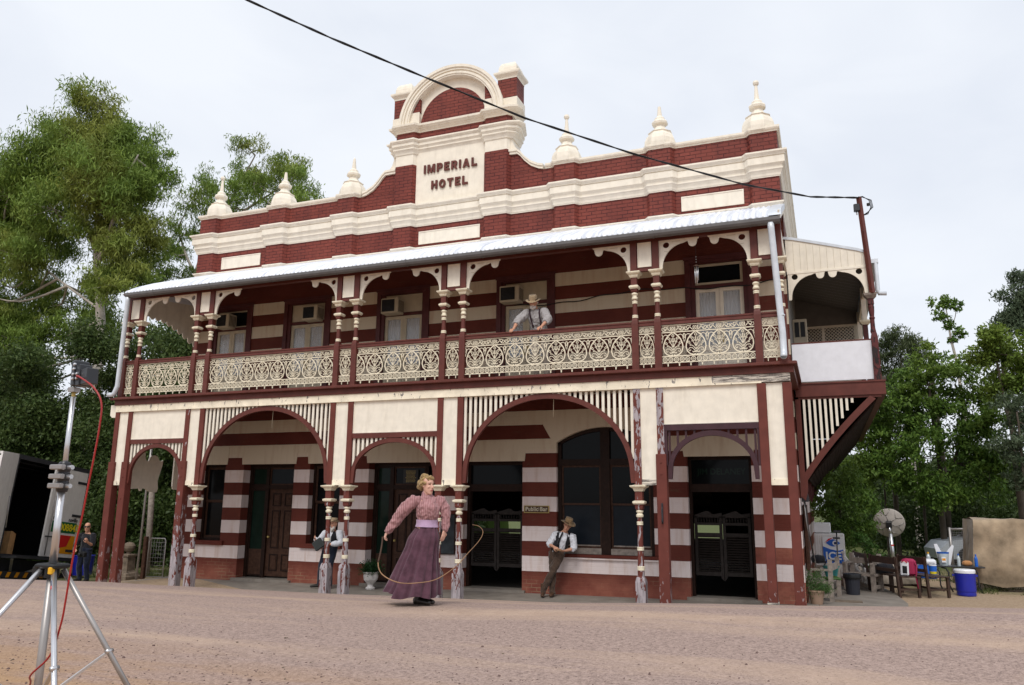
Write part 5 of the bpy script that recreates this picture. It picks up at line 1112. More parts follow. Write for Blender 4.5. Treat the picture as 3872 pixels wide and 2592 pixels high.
# ------------------------------------------------------------------ right-hand yard
t = thing('potted_shrub', (7.80, 2.5, -.40), 'terracotta pot with feathery green shrub at the foot of the striped corner', 'potted plant'); m = MB(); c = (7.81, 2.45, -.40)
m.lathe([(.10, 0), (.135, .20), (.14, .235), (.155, .24), (.155, .27), (.13, .27), (.125, .22)], c, 'terracotta', 22, cap=False); m.lathe([(.128, .235), (0, .24)], c, 'old_stone', 16, cap=False); m.lathe([(.1, .001), (0, .001)], c, 'terracotta', 16, cap=False); m.build('pot', t)
leaf_cloud('foliage', [(7.80, 2.45, -.05, .30, .28, .22, 1300), (7.68, 2.42, .05, .16, .16, .2, 350), (7.98, 2.42, -.10, .16, .16, .10, 450), (7.84, 2.45, .15, .14, .14, .14, 250)], 0, .045, 'leaf_pot', t, -.2, 4, .22)
def bench(loc, rz, W_, label, mat='bench_timber', sc=1.):
    t = thing('bench', loc, label, 'bench', 'slatted timber benches standing in the yard'); t.rotation_euler = (0, 0, rz); X = xf(loc, rz, s=sc)
    m = MB()
    for y in (-.16, -.05, .06, .17): m.box(-W_/2, W_/2, y-.045, y+.045, .40, .425, mat, X)
    m.build('seat', t); m = MB(); m.box(-W_/2, W_/2, -.30, -.275, .66, .80, mat, X); m.box(-W_/2, W_/2, -.295, -.27, .50, .57, mat, X); m.build('backrest', t)
    for sx in (-1, 1):
        for (y0, z1) in ((-.25, .82), (.18, .40)):
            m = MB(); x = sx*(W_/2-.05); m.add([X @ Vector(p) for p in ((x-.025, y0-.02, 0), (x+.025, y0-.02, 0), (x+.025, y0+.03, 0), (x-.025, y0+.03, 0), (x-.025, y0-.02-(.05 if z1 > .5 else 0), z1), (x+.025, y0-.02-(.05 if z1 > .5 else 0), z1), (x+.025, y0+.03-(.05 if z1 > .5 else 0), z1), (x-.025, y0+.03-(.05 if z1 > .5 else 0), z1))], [(3, 2, 1, 0), (4, 5, 6, 7), (0, 1, 5, 4), (1, 2, 6, 5), (2, 3, 7, 6), (3, 0, 4, 7)], mat); m.build('leg', t)
    m = MB(); [m.box(sx*(W_/2-.05)-.012, sx*(W_/2-.05)+.012, -.22, .18, .14, .18, mat, X) for sx in (-1, 1)]; m.box(-W_/2+.05, W_/2-.05, -.02, .01, .14, .18, mat, X); m.build('stretcher', t); return t
bench((9.38, 5.25, -.42), R(118+180), 1.05, 'dark slatted bench nearest the black bin, with a rucksack at its end', sc=1.0)
bench((9.95, 5.50, -.42), R(118+180), 1.05, 'dark slatted bench beside the folding table, second from the bin', sc=1.0)
bench((9.0, 6.3, -.42), R(100+180), 1.3, 'dark slatted bench furthest back, behind the black bin', sc=1.0)
def grey_bench(loc, rz, label, W_=1.0):
    t = thing('rustic_bench', loc, label, 'bench'); X = xf(loc, rz); m = MB(); m.box(-W_/2, W_/2, -.2, .2, .36, .41, 'weathered_timber', X); m.build('seat', t); m = MB(); m.box(-W_/2, W_/2, -.24, -.20, .60, .72, 'weathered_timber', X); m.build('backrest', t)
    for sx in (-1, 1):
        m = MB(); x = sx*(W_/2-.05); m.box(x-.04, x+.04, -.26, -.18, 0, .82, 'weathered_timber', X); m.box(x-.04, x+.04, .12, .20, 0, .60, 'weathered_timber', X); m.box(x-.035, x+.035, -.18, .12, .10, .17, 'weathered_timber', X); m.box(x-.035, x+.035, -.18, .22, .60, .64, 'weathered_timber', X); m.build('side_frame', t)
    return t
grey_bench((7.93, 3.55, -.42), R(82), 'grey weathered bench against the side wall behind the potted shrub', 1.1)
grey_bench((8.72, 5.5, -.42), R(180-25), 'small grey weathered bench behind the black bin', .7)
t = thing('rubbish_bin', (8.49, 4.55, -.42), 'black ribbed plastic rubbish bin with a bag liner in the yard', 'bin'); m = MB(); n = 40; P = []
for (r_, z) in ((.125, -.42), (.155, .02)):
    for k in range(n): a = 2*math.pi*k/n; rr = r_*(1+.025*(k % 2)); P.append((8.49+rr*math.cos(a), 4.55+rr*math.sin(a), z))
m.add(P, [(k, (k+1) % n, n+(k+1) % n, n+k) for k in range(n)], 'bin_plastic'); m.lathe([(.155, .0), (.175, .005), (.175, .035), (.15, .04), (.145, -.1), (0, -.12)], (8.49, 4.55, 0), 'bin_plastic', 24, cap=False); m.build('bin', t)
m = MB(); m.lathe([(.176, .03), (.182, .0), (.185, -.03), (.178, -.06)], (8.49, 4.55, 0), 'black', 17, cap=False); m.build('bag_liner', t)
t = thing('drinks_cooler', (10.74, 5.75, -.42), 'tall round royal blue drinks cooler with white lid on the dirt', 'cooler'); m = MB(); c = (10.74, 5.75, 0)
m.lathe([(.175, -.42), (.185, -.40), (.185, -.34), (.192, -.32), (.200, .06)], c, 'blue_plastic', 30); m.box(10.50, 10.56, 5.73, 5.77, -.02, .02, 'blue_plastic'); m.box(10.93, 10.98, 5.73, 5.77, -.02, .02, 'blue_plastic'); m.build('body', t); m = MB(); m.lathe([(.205, .05), (.208, .10), (.195, .125), (.12, .13), (0, .13)], c, 'white_plastic', 30, cap=False); m.build('lid', t)
t = thing('rucksack', (9.62, 4.85, 0), 'pink, white and black rucksack standing on the dark bench', 'bag'); X = xf((9.60, 4.98, .185), R(-15), ry=R(2)); m = MB(); m.box(-.13, .15, -.07, .12, -.18, .17, 'pink_cloth', X, bev=.05); m.box(-.13, .03, -.095, -.06, -.17, .11, 'white_plastic', X, bev=.02); m.box(-.09, -.0, -.105, -.09, -.13, .02, 'black', X, bev=.008); m.build('body', t); m = MB(); m.tube([X @ Vector(p) for p in ((.12, -.03, .13), (.17, -.05, .05), (.17, -.05, -.1), (.15, -.05, -.18), (.19, -.06, -.42))], .014, 'pink_cloth', 6); m.tube([X @ Vector(p) for p in ((-.11, -.1, .09), (-.05, -.115, .12), (.01, -.1, .09))], .008, 'sign_red', 6); m.build('straps', t)
t = thing('dark_bag', (9.1, 5.3, 0), 'black and red soft bag lying on the dark bench', 'bag'); m = MB(); X = xf((9.17, 5.45, .10), R(30)); m.lathe([(.02, -.20), (.10, -.17), (.13, 0), (.10, .17), (.02, .2)], (0, 0, 0), 'black_cloth', 14, X @ xf(ry=R(90))); m.build('body', t); m = MB(); m.box(.05, .10, -.05, .05, .09, .16, 'sign_red', X, bev=.01); m.build('flap', t)
# folding table and the things on it
TX, TY, TZ = 10.62, 6.7, .14
t = thing('folding_table', (TX, TY, -.42), 'dark folding table with pipe legs laden with picnic things', 'table'); m = MB(); m.box(TX-.62, TX+.62, TY-.3, TY+.3, TZ-.03, TZ, 'black_metal', bev=.008); m.build('table_top', t)
for x in (TX-.30, TX-.12, TX+.45): m = MB(); m.tube([(x-.12, TY-.25, TZ-.03), (x-.02, TY-.25, TZ-.06), (x+.02, TY-.25, TZ-.14), (x+.02, TY-.25, -.28), (x+.08, TY-.25, -.42)], .016, 'dark_green_metal', 8) if 0 else m.tube([(x-.12, TY-.25, TZ-.03), (x-.02, TY-.25, TZ-.06), (x+.02, TY-.25, TZ-.14), (x+.02, TY-.25, -.28), (x+.08, TY-.25, -.43)], .016, 'black_metal', 8); m.build('leg', t)
def bottle(x, y, r_, h, mat, cap, label, nm='bottle', z=TZ):
    t = thing(nm, (x, y, z), label, 'bottle'); m = MB(); m.lathe([(r_, 0), (r_, h*.6), (r_*.9, h*.68), (r_*.4, h*.84), (r_*.4, h*.9)], (x, y, z), mat, 14); m.build('body', t); m = MB(); m.lathe([(r_*.5, h*.88), (r_*.5, h), (0, h)], (x, y, z), cap, 12, cap=False); m.build('cap', t)
bottle(TX-.46, TY-.1, .045, .28, 'clear_plastic', 'yellow_plastic', 'clear bottle with yellow cap at the left end of the table')
bottle(TX+.02+.12, TY-.12, .035, .26, 'clear_plastic', 'ice_blue', 'clear water bottle with blue cap in the middle of the table')
bottle(TX+.48, TY-.12, .035, .26, 'ice_blue', 'ice_blue', 'blue water bottle at the right end of the table')
t = thing('snack_bucket', (TX-.16, TY-.1, TZ), 'clear bucket with purple rim and orange label on the table', 'bucket'); m = MB(); m.lathe([(.09, 0), (.12, .27)], (TX-.16, TY-.1, TZ), 'clear_plastic', 18); m.build('body', t); m = MB(); m.lathe([(.122, .26), (.128, .29), (.115, .29)], (TX-.16, TY-.1, TZ), 'ice_blue', 18, cap=False); m.build('rim', t); m = MB(); m.box(TX-.21, TX-.12, TY-.235, TY-.205, TZ+.07, TZ+.18, 'white_plastic'); m.box(TX-.20, TX-.13, TY-.239, TY-.235, TZ+.11, TZ+.16, 'sign_orange'); m.build('label_sticker', t)
t = thing('bread_bag', (TX+.33, TY-.1, TZ), 'brown loaf on the table beside the blue bottle', 'bread'); m = MB(); m.box(TX+.20, TX+.40, TY-.18, TY-.04, TZ, TZ+.12, 'bread', bev=.04); m.build('loaf', t)
t = thing('paper_bag', (TX-.05, TY+.1, TZ), 'white paper packets sticking up at the back of the table', 'paper'); m = MB(); m.prism([(TX-.22, TZ), (TX-.30, TZ+.45), (TX-.24, TZ+.46), (TX-.12, TZ+.2), (TX+.07, TZ+.45), (TX+.1, TZ+.42), (TX, TZ)], TY+.12, TY+.16, 'white_plastic'); m.build('packet', t)
t = thing('cool_box', (10.1, 6.2, 0), 'blue cool box with white lid on the bench end', 'cool box'); m = MB(); m.box(9.86, 10.24, 6.0, 6.35, -.12, .17, 'ice_blue', bev=.02); m.build('body', t); m = MB(); m.box(9.85, 10.25, 5.99, 6.36, .172, .29, 'white_plastic', bev=.03); m.build('lid', t); m = MB(); m.tube([(9.86, 5.98, .1), (9.9, 5.95, .24), (10.2, 5.95, .24), (10.24, 5.98, .1)], .012, 'white_plastic', 8); m.build('handle', t)
t = thing('wipes_tub', (10.1, 5.2, 0), 'small blue and yellow tub on the end of the dark bench', 'tub'); m = MB(); m.lathe([(.065, 0), (.072, .05)], (10.13, 5.62, .015), 'sign_yellow', 16); m.lathe([(.072, .05), (.078, .17)], (10.13, 5.62, .015), 'ice_blue', 16); m.lathe([(.08, .17), (.08, .19), (0, .19)], (10.13, 5.62, .015), 'white_plastic', 16, cap=False); m.build('tub', t)
# ice freezer with sign
t = thing('ice_freezer', (8.3, 8.5, -.42), 'white ice freezer with a blue and white ICE sign by the side wall', 'freezer'); m = MB(); m.box(7.72, 8.45, 8.3, 9.0, -.42, .73, 'truck_white', bev=.02); m.box(7.72, 8.14, 8.4, 8.9, .745, 1.0, 'white_paint', bev=.02)
[m.box(7.75+i*.052, 7.754+i*.052, 8.295, 8.3, -.3, .68, 'frame_cream') for i in range(13)]; m.build('cabinet', t)
SGN = xf((7.92, 0, 0)) @ Matrix.Diagonal((.86, 1, .86, 1)) @ xf((-8.05, 0, -.02)); m = MB(); m.box(8.05, 8.62, 8.27, 8.292, .02, .78, 'white_paint'); sp = [(8.05, .02), (8.62, .02), (8.62, .42), (8.45, .38), (8.25, .42), (8.05, .50)]; m.prism(sp, 8.264, 8.27, 'ice_blue')
e_ = [(8.14+.40*i/12, .60+.11*math.sin(math.pi*i/12)) for i in range(13)] + [(8.54-.40*i/12, .60-.10*math.sin(math.pi*i/12)) for i in range(1, 12)]; m.prism(e_, 8.262, 8.269, 'ice_blue'); m.prism([(8.40+.075*math.cos(a*.5), .60+.075*math.sin(a*.5)) for a in range(12)], 8.256, 8.262, 'white_paint')
m.prism([(8.40+.04*math.cos(a*.5), .60+.04*math.sin(a*.5)) for a in range(12)], 8.252, 8.256, 'navy'); m.prism([(8.10, .60), (8.22, .72), (8.36, .76), (8.24, .68)], 8.262, 8.268, 'sign_red'); V, F = text('ICE', .30, .006, bold=.008); m.add(mapv(V, lambda u, v, w: (8.33+u, 8.258+w, .22+v)), F, 'white_paint'); m.v = [tuple(SGN @ Vector(q)) for q in m.v]; m.build('sign_panel', t)
t = thing('green_crate', (7.98, 4.3, .0), 'teal plastic basket on the grey bench', 'basket'); m = MB(); m.lathe([(.12, 0), (.17, .22), (.16, .22), (.11, .01)], (8.10, 4.05, .0), 'teal_plastic', 20, cap=False); m.lathe([(.12, .002), (0, .002)], (8.1, 4.05, 0), 'teal_plastic', 20, cap=False); m.build('basket', t); m = MB(); m.tube([(7.96, 4.05, .2), (8.0, 4.0, .3), (8.1, 3.98, .34), (8.2, 4.0, .3), (8.25, 4.05, .2)], .012, 'black', 8); m.build('handle', t)
t = thing('tool_bag', (7.9, 3.9, .3), 'black cloth bag lying on the back of the grey bench', 'bag'); m = MB(); m.lathe([(.02, -.14), (.07, -.12), (.09, 0), (.07, .12), (.02, .14)], (0, 0, 0), 'black_cloth', 12, xf((7.86, 3.75, .36), R(10), ry=R(90))); m.build('bag', t)
t = thing('green_hose', (8.2, 3.6, 0), 'bright green garden hose draped over the grey bench', 'hose'); m = MB(); m.tube(smooth_path([(7.95, 3.3, .04), (8.05, 3.2, 0), (8.15, 3.2, .03), (8.25, 3.35, .01), (8.15, 3.5, .04), (8.0, 3.45, .02)]), .022, 'leaf_pot', 8); m.build('coil', t)
t = thing('microphone_stand', (8.2, 4.5, -.42), 'slim black equipment stand with clamps in front of the ice freezer', 'stand'); m = MB(); m.tube([(8.22, 4.5, -.42), (8.25, 4.5, .92)], .014, 'black_metal', 8); [m.tube([(8.22, 4.5, -.2), (8.22+.28*math.cos(a), 4.5+.28*math.sin(a), -.42)], .010, 'black_metal', 6) for a in (.3, 2.4, 4.5)]; m.build('pole', t); m = MB(); m.box(8.19, 8.33, 4.46, 4.53, .88, .92, 'black_metal', bev=.005); m.box(8.17, 8.31, 4.46, 4.53, .74, .78, 'black_metal', bev=.005); m.build('clamp', t)
# satellite dish
t = thing('satellite_dish', (9.9, 16, -.4), 'grey satellite dish on a pole seen from behind in the yard', 'satellite dish'); cz_ = .0
dc = Vector((9.84, 13.5, .93)); fwd_ = Vector((.12, .97, .28)).normalized(); q = fwd_.to_track_quat('Z', 'Y').to_matrix().to_4x4(); X = Matrix.Translation(dc) @ q
m = MB(); pr = [(.001, -.10)] + [(.43*i/8, -.10+.10*(i/8)**2) for i in range(1, 9)] + [(.45, .02), (.43, .03), (.40, .012)] + [(.43*i/8, -.07+.085*(i/8)**2) for i in range(7, 0, -1)] + [(.001, -.07)]; m.lathe(pr, (0, 0, 0), 'dish_back', 36, X, cap=False); m.build('reflector', t)
m = MB()
for k in range(6):
    a = k*math.pi/3+.3; a2 = a+math.pi/3; P0 = [X @ Vector((r_*math.cos(a), r_*math.sin(a), -.115+.10*(r_/.43)**2)) for r_ in (.06, .18, .26)]; m.tube(P0, .008, 'alu_dull', 5)
    for da in (-.35, .35): m.tube([P0[-1], X @ Vector((.42*math.cos(a+da), .42*math.sin(a+da), -.015))], .008, 'alu_dull', 5)
m.build('ribs', t); m = MB(); m.box(-.08, .08, -.10, .10, -.24, -.10, 'black_metal', X, bev=.01); m.build('mount', t); m = MB(); m.tube([(dc.x+.02, dc.y-.2, -.45), (dc.x+.0, dc.y-.2, .60)], .055, 'alu', 12); m.tube([(dc.x, dc.y-.2, .60), (dc.x-.02, dc.y-.16, .85)], .04, 'alu', 12); m.lathe([(.057, .25), (.057, .29)], (dc.x+.012, dc.y-.2, 0), 'sign_red', 12); m.build('pole', t)
# tarp-covered cage
t = thing('tarp_covered_cage', (12.3, 8.5, -.42), 'brown tarpaulin draped over a wire cage at the right edge', 'tarpaulin'); m = MB()
TO = Vector((11.18, 7.0, 0)); du = Vector((1, .04, 0)).normalized(); dv = Vector((.02, 1, 0)).normalized(); rd = random.Random(3); NU, NV = 64, 34; P = []
for j in range(NV+1):
    for i in range(NU+1):
        u = 3.4*i/NU; s_ = 3.1*j/NV       # s: up the front, over the top
        if s_ < 1.55: z = -.40+s_; w = -.06*math.sin(s_*2)-.03
        else: z = 1.15+.03*math.sin((s_-1.55)*3); w = (s_-1.55)
        hem = .10*math.sin(u*1.3)+(.16 if u < .5 else 0)*(1-u/.5)
        if s_ < .4: z += hem*(.4-s_)/.4*1.2
        n_ = mnoise.noise(Vector((u*1.4, s_*1.1, 1)))*.10+mnoise.noise(Vector((u*4.2, s_*2.6, 7)))*.05+mnoise.noise(Vector((u*9, s_*6, 3)))*.012+.03*math.sin(u*9+2*mnoise.noise(Vector((u, s_, 2))))*max(0, (1.3-s_))*.6
        uu = u-(.10*(1.55-s_) if u < .6 and s_ < 1.55 else 0)*(1-u/.6 if u < .6 else 0)
        if s_ < 1.55: w += n_
        else: z += n_*.4
        p = TO+du*uu+dv*w; P.append((p.x, p.y, z))
m.add(P, [(j*(NU+1)+i, j*(NU+1)+i+1, (j+1)*(NU+1)+i+1, (j+1)*(NU+1)+i) for j in range(NV) for i in range(NU)], 'tarp', None, True)
P = []; NW = 20
for j in range(21):
    for i in range(NW+1):
        wv_ = 1.5*i/NW; z = -.25+1.40*j/20; u0 = -.10*(1.15-z)+min(1, wv_*4)*(.06*mnoise.noise(Vector((wv_*3, z*2, 5)))+.03*math.sin(wv_*14)*(1-j/20)-.03); p = TO+du*u0+dv*(wv_-.07*min(1, (1.15-z)*3)+.0); P.append((p.x, p.y, z if j < 20 else 1.155))
m.add(P, [(j*(NW+1)+i, (j+1)*(NW+1)+i, (j+1)*(NW+1)+i+1, j*(NW+1)+i+1) for j in range(20) for i in range(NW)], 'tarp', None, True); m.build('tarpaulin', t)
m = MB(); A = TO+du*-.02+dv*.05
for (u, w) in ((.05, .1), (.05, 1.6), (3.2, .1), (3.2, 1.6)): p = TO+du*u+dv*w; m.tube([(p.x, p.y, -.5), (p.x, p.y, 1.1)], .03, 'weathered_timber', 8)
m.build('post', t)
t = thing('wire_enclosure', (10.95, 9, -.42), 'galvanised wire mesh enclosure left of the tarpaulin', 'wire enclosure'); m = MB(); A = [(10.93, 9.0), (11.30, 9.15), (12.4, 9.5)]
for x, y in A: m.tube([(x, y, -.45), (x, y, .92)], .032, 'alu_dull', 8)
m.tube([(10.93, 9, .88), (12.4, 9.5, .9)], .028, 'alu_dull', 8); m.build('frame', t); m = MB()
for i in range(38): f = i/37; x, y = 10.93+1.47*f, 9+.5*f; m.tube([(x, y, -.4), (x, y, .86)], .003, 'alu_dull', 3, cap=False)
for i in range(30): z = -.38+i*.042; m.tube([(10.93, 9, z), (12.4, 9.5, z)], .003, 'alu_dull', 3, cap=False)
m.build('mesh', t)
# parked silver car behind the enclosure
t = thing('parked_car', (13.0, 16.5, -.5), 'silver car parked behind the wire enclosure', 'car'); m = MB(); X = xf((13.3, 16.3, -.45), R(12)); pr = [(-2.1, .25), (-2.15, .55), (-1.9, .80), (-1.1, .92), (-.45, 1.38), (.7, 1.42), (1.35, 1.0), (2.0, .92), (2.15, .7), (2.15, .3)]
V = [(u, -.8*(1 if v < .95 else .82), v) for u, v in pr] + [(u, .8*(1 if v < .95 else .82), v) for u, v in pr]; n = len(pr); m.add(V, [tuple(range(n)), tuple(reversed(range(n, 2*n)))] + [(k, n+k, n+(k+1) % n, (k+1) % n) for k in range(n)], 'car_silver', X); m.build('body', t)
m = MB(); gp = [(-1.0, .93), (-.42, 1.32), (.66, 1.36), (1.2, 1.0)]; m.add([(u, -.81+.13*(v-.93)/.4, v) for u, v in gp], [(0, 1, 2, 3)], 'glass_dark', X); m.add([(-1.12, -.62, .95), (-1.12, .62, .95), (-.5, .55, 1.36), (-.5, -.55, 1.36)], [(0, 1, 2, 3)], 'glass_dark', X @ xf((-.03, 0, .01))); m.build('window', t)
for u in (-1.35, 1.35):
    for v in (-.78, .78): m = MB(); m.lathe([(.15, -.1), (.31, -.09), (.32, 0), (.31, .09), (.15, .1)], (0, 0, 0), 'tyre', 20, X @ xf((u, v, .31), rx=R(90))); m.build('wheel', t)
# rocks and driftwood behind the benches
rd = random.Random(11); RL = [(8.62, 6.6, .34, 'pale rough boulder behind the black bin'), (9.55, 8.3, .30, 'grey boulder behind the backs of the dark benches'), (9.3, 6.9, .28, 'low pale rock between the two grey and dark benches'), (9.75, 7.6, .26, 'rounded rock with dark stripes in front of the dish pole')]
for (x, y, r_, lb) in RL:
    m = MB(); P = []; n = 16; F = []
    for j in range(9):
        for k in range(n): a, b = 2*math.pi*k/n, math.pi*j/8; v = Vector((math.sin(b)*math.cos(a), math.sin(b)*math.sin(a), math.cos(b))); q_ = r_*(1+.35*mnoise.noise(v*1.7+Vector((x, y, 0)))+.12*mnoise.noise(v*5)); P.append((x+v.x*q_*1.1, y+v.y*q_, -.28+v.z*q_*1.2))
    for j in range(8):
        for k in range(n): F.append((j*n+k, (j+1)*n+k, (j+1)*n+(k+1) % n, j*n+(k+1) % n))
    m.add(P, F, 'stone', None, True); tag(m.build('boulder'), lb, 'rock')
t = thing('white_garden_ornament', (8.55, 5.9, -.4), 'knobbly bone-white driftwood pile between freezer and bin', 'driftwood'); m = MB()
for i in range(10):
    p = [Vector((8.30+.5*rd.random(), 5.9+.3*rd.random(), -.3+.1*rd.random()))]
    for k in range(5): p.append(p[-1]+Vector((rd.uniform(-.1, .1), rd.uniform(-.06, .06), rd.uniform(.04, .17))))
    m.tube(smooth_path(p, 3), [.045-.0015*q for q in range(16)], 'bone_white', 7)
m.build('branches', t)
t = thing('side_shelf', (7.7, 2.9, -.4), 'dark timber door standing against the side wall of the hotel', 'door leaf'); m = MB(); m.box(7.66, 7.72, 2.75, 3.65, .2, 1.45, 'brown_timber', bev=.005); m.build('panel', t)
m = MB(); m.tube([(7.70, 2.25, 1.5), (7.72, 2.3, 1.1), (7.80, 2.35, .55), (7.84, 2.4, .3)], .012, 'alu_dull', 6); m.tube([(7.72, 2.25, 1.5), (7.76, 2.3, .9), (7.82, 2.35, .4)], .008, 'black', 6); m.prism([(7.66, 1.5), (7.66, 2.05), (7.70, 2.05), (7.80, 1.55), (7.78, 1.5)], D+.03, D+.25, 'black_metal'); tag(m.build('loudspeaker_bracket'), 'dark wedge-shaped fitting with hanging wires on the striped corner', 'wall fitting')
paint('stone_chip', (.13, .085, .075), .3, .9, scale=30)
# dead leaf and stones on the road
m = MB(); m.add([(5.55, -10.35, .06), (5.62, -10.37, .045), (5.68, -10.33, .075), (5.63, -10.30, .05), (5.70, -10.30, .035)], [(0, 1, 3), (1, 2, 3), (3, 2, 4)], 'bread'); tag(m.build('dead_leaf'), 'curled dead brown leaf on the tan sand in the foreground', 'leaf')
m = MB(); rg = random.Random(8)
for i in range(7000):
    y = -11.2+abs(rg.gauss(0, 1))*2.1
    x = 8.6+rg.uniform(-9, 7); s_ = rg.uniform(.0025, .008)*(1.7 if rg.random() < .07 else 1)
    if y > -4: continue
    z = gz(x, y)+jit(x, y); P = [(x+s_*rg.uniform(.7, 1.3)*a, y+s_*rg.uniform(.7, 1.3)*b, z-.002+(s_*rg.uniform(.8, 1.3) if c_ else 0)) for a, b, c_ in ((-1, -1, 0), (1, -1, 0), (1, 1, 0), (-1, 1, 0), (-.6, -.5, 1), (.5, -.6, 1), (.6, .5, 1), (-.5, .6, 1))]
    m.add(P, [(4, 5, 6, 7), (0, 1, 5, 4), (1, 2, 6, 5), (2, 3, 7, 6), (3, 0, 4, 7)], 'stone_chip' if rg.random() < .7 else 'old_stone')
tag(m.build('loose_stones'), 'loose gravel chips scattered over the near part of the road', 'gravel', kind='stuff')
# ------------------------------------------------------------------ trees
def tree(name, label, cat, trunks, lobes, leaf, bark, size, dens=1., droop=.5, seed=1, group=None, ydep=1.0, clr=.42, br=.035, asp=.3, twigs=True):
    base = trunks[0][0][0]; t = thing(name, tuple(base), label, cat, group); rd = random.Random(seed); m = MB(); tips = []
    for pts, r0, r1 in trunks:
        P = smooth_path(pts, 5); N = len(P); m.tube([p+Vector((mnoise.noise(p*.7)*.06, 0, 0)) for p in P], [r0+(r1-r0)*i/(N-1) for i in range(N)], bark, 9); tips += P[N//4:]
    C = []
    for (x, y, z, r) in lobes:
        c = Vector((x, y, z)); q = min(tips, key=lambda p: (p-c).length+(2.0 if p.z > c.z else 0)*abs(p.z-c.z)); mid = (q+c)/2+Vector((rd.uniform(-.2, .2), rd.uniform(-.3, .3), -.12*(c-q).length))
        L = smooth_path([q, mid, c], 4); m.tube(L, [br*(1.25-.9*i/(len(L)-1)) for i in range(len(L))], bark, 6, cap=False)
        k = max(5, int(15*dens**.5*max(1, (r/1.0))**1.3))
        for _ in range(k):
            v = Vector((rd.gauss(0, 1), rd.gauss(0, 1), rd.gauss(0, 1))).normalized()*(rd.random()**.45)*r; p = c+Vector((v.x*1.12, v.y*1.1*ydep, v.z*.95))
            rr = clr*(.6+.8*rd.random())*min(1.3, .55+.45*r)
            C.append((p.x, p.y, p.z, rr*1.15, rr*1.15, rr*.85, int(dens*85*(rr/.42)**2*(.38/ (size*1.9))**1.4)))
            if twigs and rd.random() < .35: m.tube([c, (c+p)/2+Vector((0, 0, -.05)), p], [br*.35, br*.22, .004], bark, 4, cap=False)
    m.build('trunk', t); leaf_cloud('crown', C, 0, size, leaf, t, droop, seed, asp); return t
V3 = Vector
G1 = [(-21.35, 18.9, .95), (-22.5, 18.1, 1.1), (-20.5, 17.7, 1.0), (-24.4, 17.6, 1.1), (-21.6, 16.8, 1.8), (-19.4, 16.2, 1.0), (-26.6, 16.9, 1.1), (-28.5, 16.9, 1.1), (-18.9, 14.7, .8), (-24.3, 16.0, 1.6), (-20.4, 14.9, 1.5), (-27.4, 15.5, 1.5), (-19.0, 13.2, .7), (-22.6, 13.9, 1.2), (-25.5, 13.6, 1.2), (-27.8, 13.6, 1.3), (-19.3, 12.2, .7), (-23.8, 11.8, 1.1), (-26.3, 11.4, 1.0), (-24.6, 10.2, .9), (-22.6, 10.9, .7), (-30.3, 16.1, 1.7), (-29.8, 13.4, 1.4), (-23.2, 17.2, 1.4), (-20.0, 16.0, 1.4), (-25.8, 15.0, 1.5), (-22.4, 15.3, 1.4), (-21.0, 13.2, 1.0), (-26.8, 12.6, 1.2), (-28.6, 11.6, 1.3), (-24.9, 12.6, 1.1), (-28.0, 9.6, 1.2), (-25.8, 9.2, 1.1), (-23.2, 9.0, 1.0), (-29.9, 11, 1.3), (-20.0, 11.0, .8), (-19.2, 10.2, .8), (-26.6, 10.4, 1.2), (-22.0, 9.6, .9), (-24.6, 8.2, 1.0), (-21.2, 8.4, .8), (-28.8, 8.2, 1.2), (-27, 7.6, 1.1), (-19.4, 12.8, .8), (-24.8, 14.4, 1.1), (-19.8, 11.6, .9), (-18.9, 10.9, .7), (-21.0, 12.5, .8), (-19.6, 14.0, .9), (-21.4, 18.0, 1.0), (-22.4, 16.6, 1.2)]
rnd = random.Random(21)
G1 = [(x, 10+rnd.uniform(-1.6, 1.6), z, r) for x, z, r in G1]
tree('gum_tree', 'tallest gum tree left of the hotel, with pale trunk and broad drooping crown', 'tree', [([V3((-20.6, 10, -.9)), V3((-20.4, 10, 5)), V3((-20.6, 10, 9)), V3((-21.3, 10, 12.2)), V3((-21.6, 10, 16)), V3((-21.7, 10, 19))], .30, .04), ([V3((-21.2, 10, 12)), V3((-22.2, 10, 13.6)), V3((-24, 10.3, 15.6)), V3((-26.5, 10, 17))], .13, .03), ([V3((-21.2, 10, 11.6)), V3((-20.5, 9.8, 12.6)), V3((-19.7, 9.6, 14.8)), V3((-18.9, 9.5, 16.2))], .13, .03), ([V3((-20.7, 10, 9.5)), V3((-23, 9.6, 11)), V3((-26, 9.4, 13.2)), V3((-28.5, 9.5, 16))], .055, .02)], G1, 'leaf_gum', 'bark_pale', .22, 1.55, .8, 2, clr=.48, br=.055, asp=.20)
G2 = [(-18.3, 19.2, .8), (-16.8, 18.4, .9), (-19.7, 18.5, .7), (-21.2, 17.7, .8), (-15.7, 17.3, .7), (-18.0, 17.5, 1.1), (-22.0, 16.6, .7), (-20.2, 16.4, .8), (-22.9, 15.5, .7), (-22.3, 14.0, .6), (-18.8, 16.2, .9), (-15.2, 16.3, .8), (-16.6, 16.8, .8), (-21.6, 12.8, .6), (-21.8, 15.2, .8), (-21.0, 16.2, .8), (-23.3, 14.3, .6), (-22.6, 12.8, .7), (-20.8, 14.6, .7), (-17.2, 15.6, .8), (-19.2, 15.2, .8), (-14.6, 15.6, .7), (-23.4, 12.0, .6), (-22.2, 11.4, .6), (-18.9, 17.9, .8), (-17.4, 17.0, .9), (-19.3, 17.3, .8), (-16.2, 17.9, .6), (-20.6, 17.0, .7), (-14.8, 16.9, .5)]
G2 = [(x, 16+rnd.uniform(-1.2, 1.2), z, r) for x, z, r in G2]
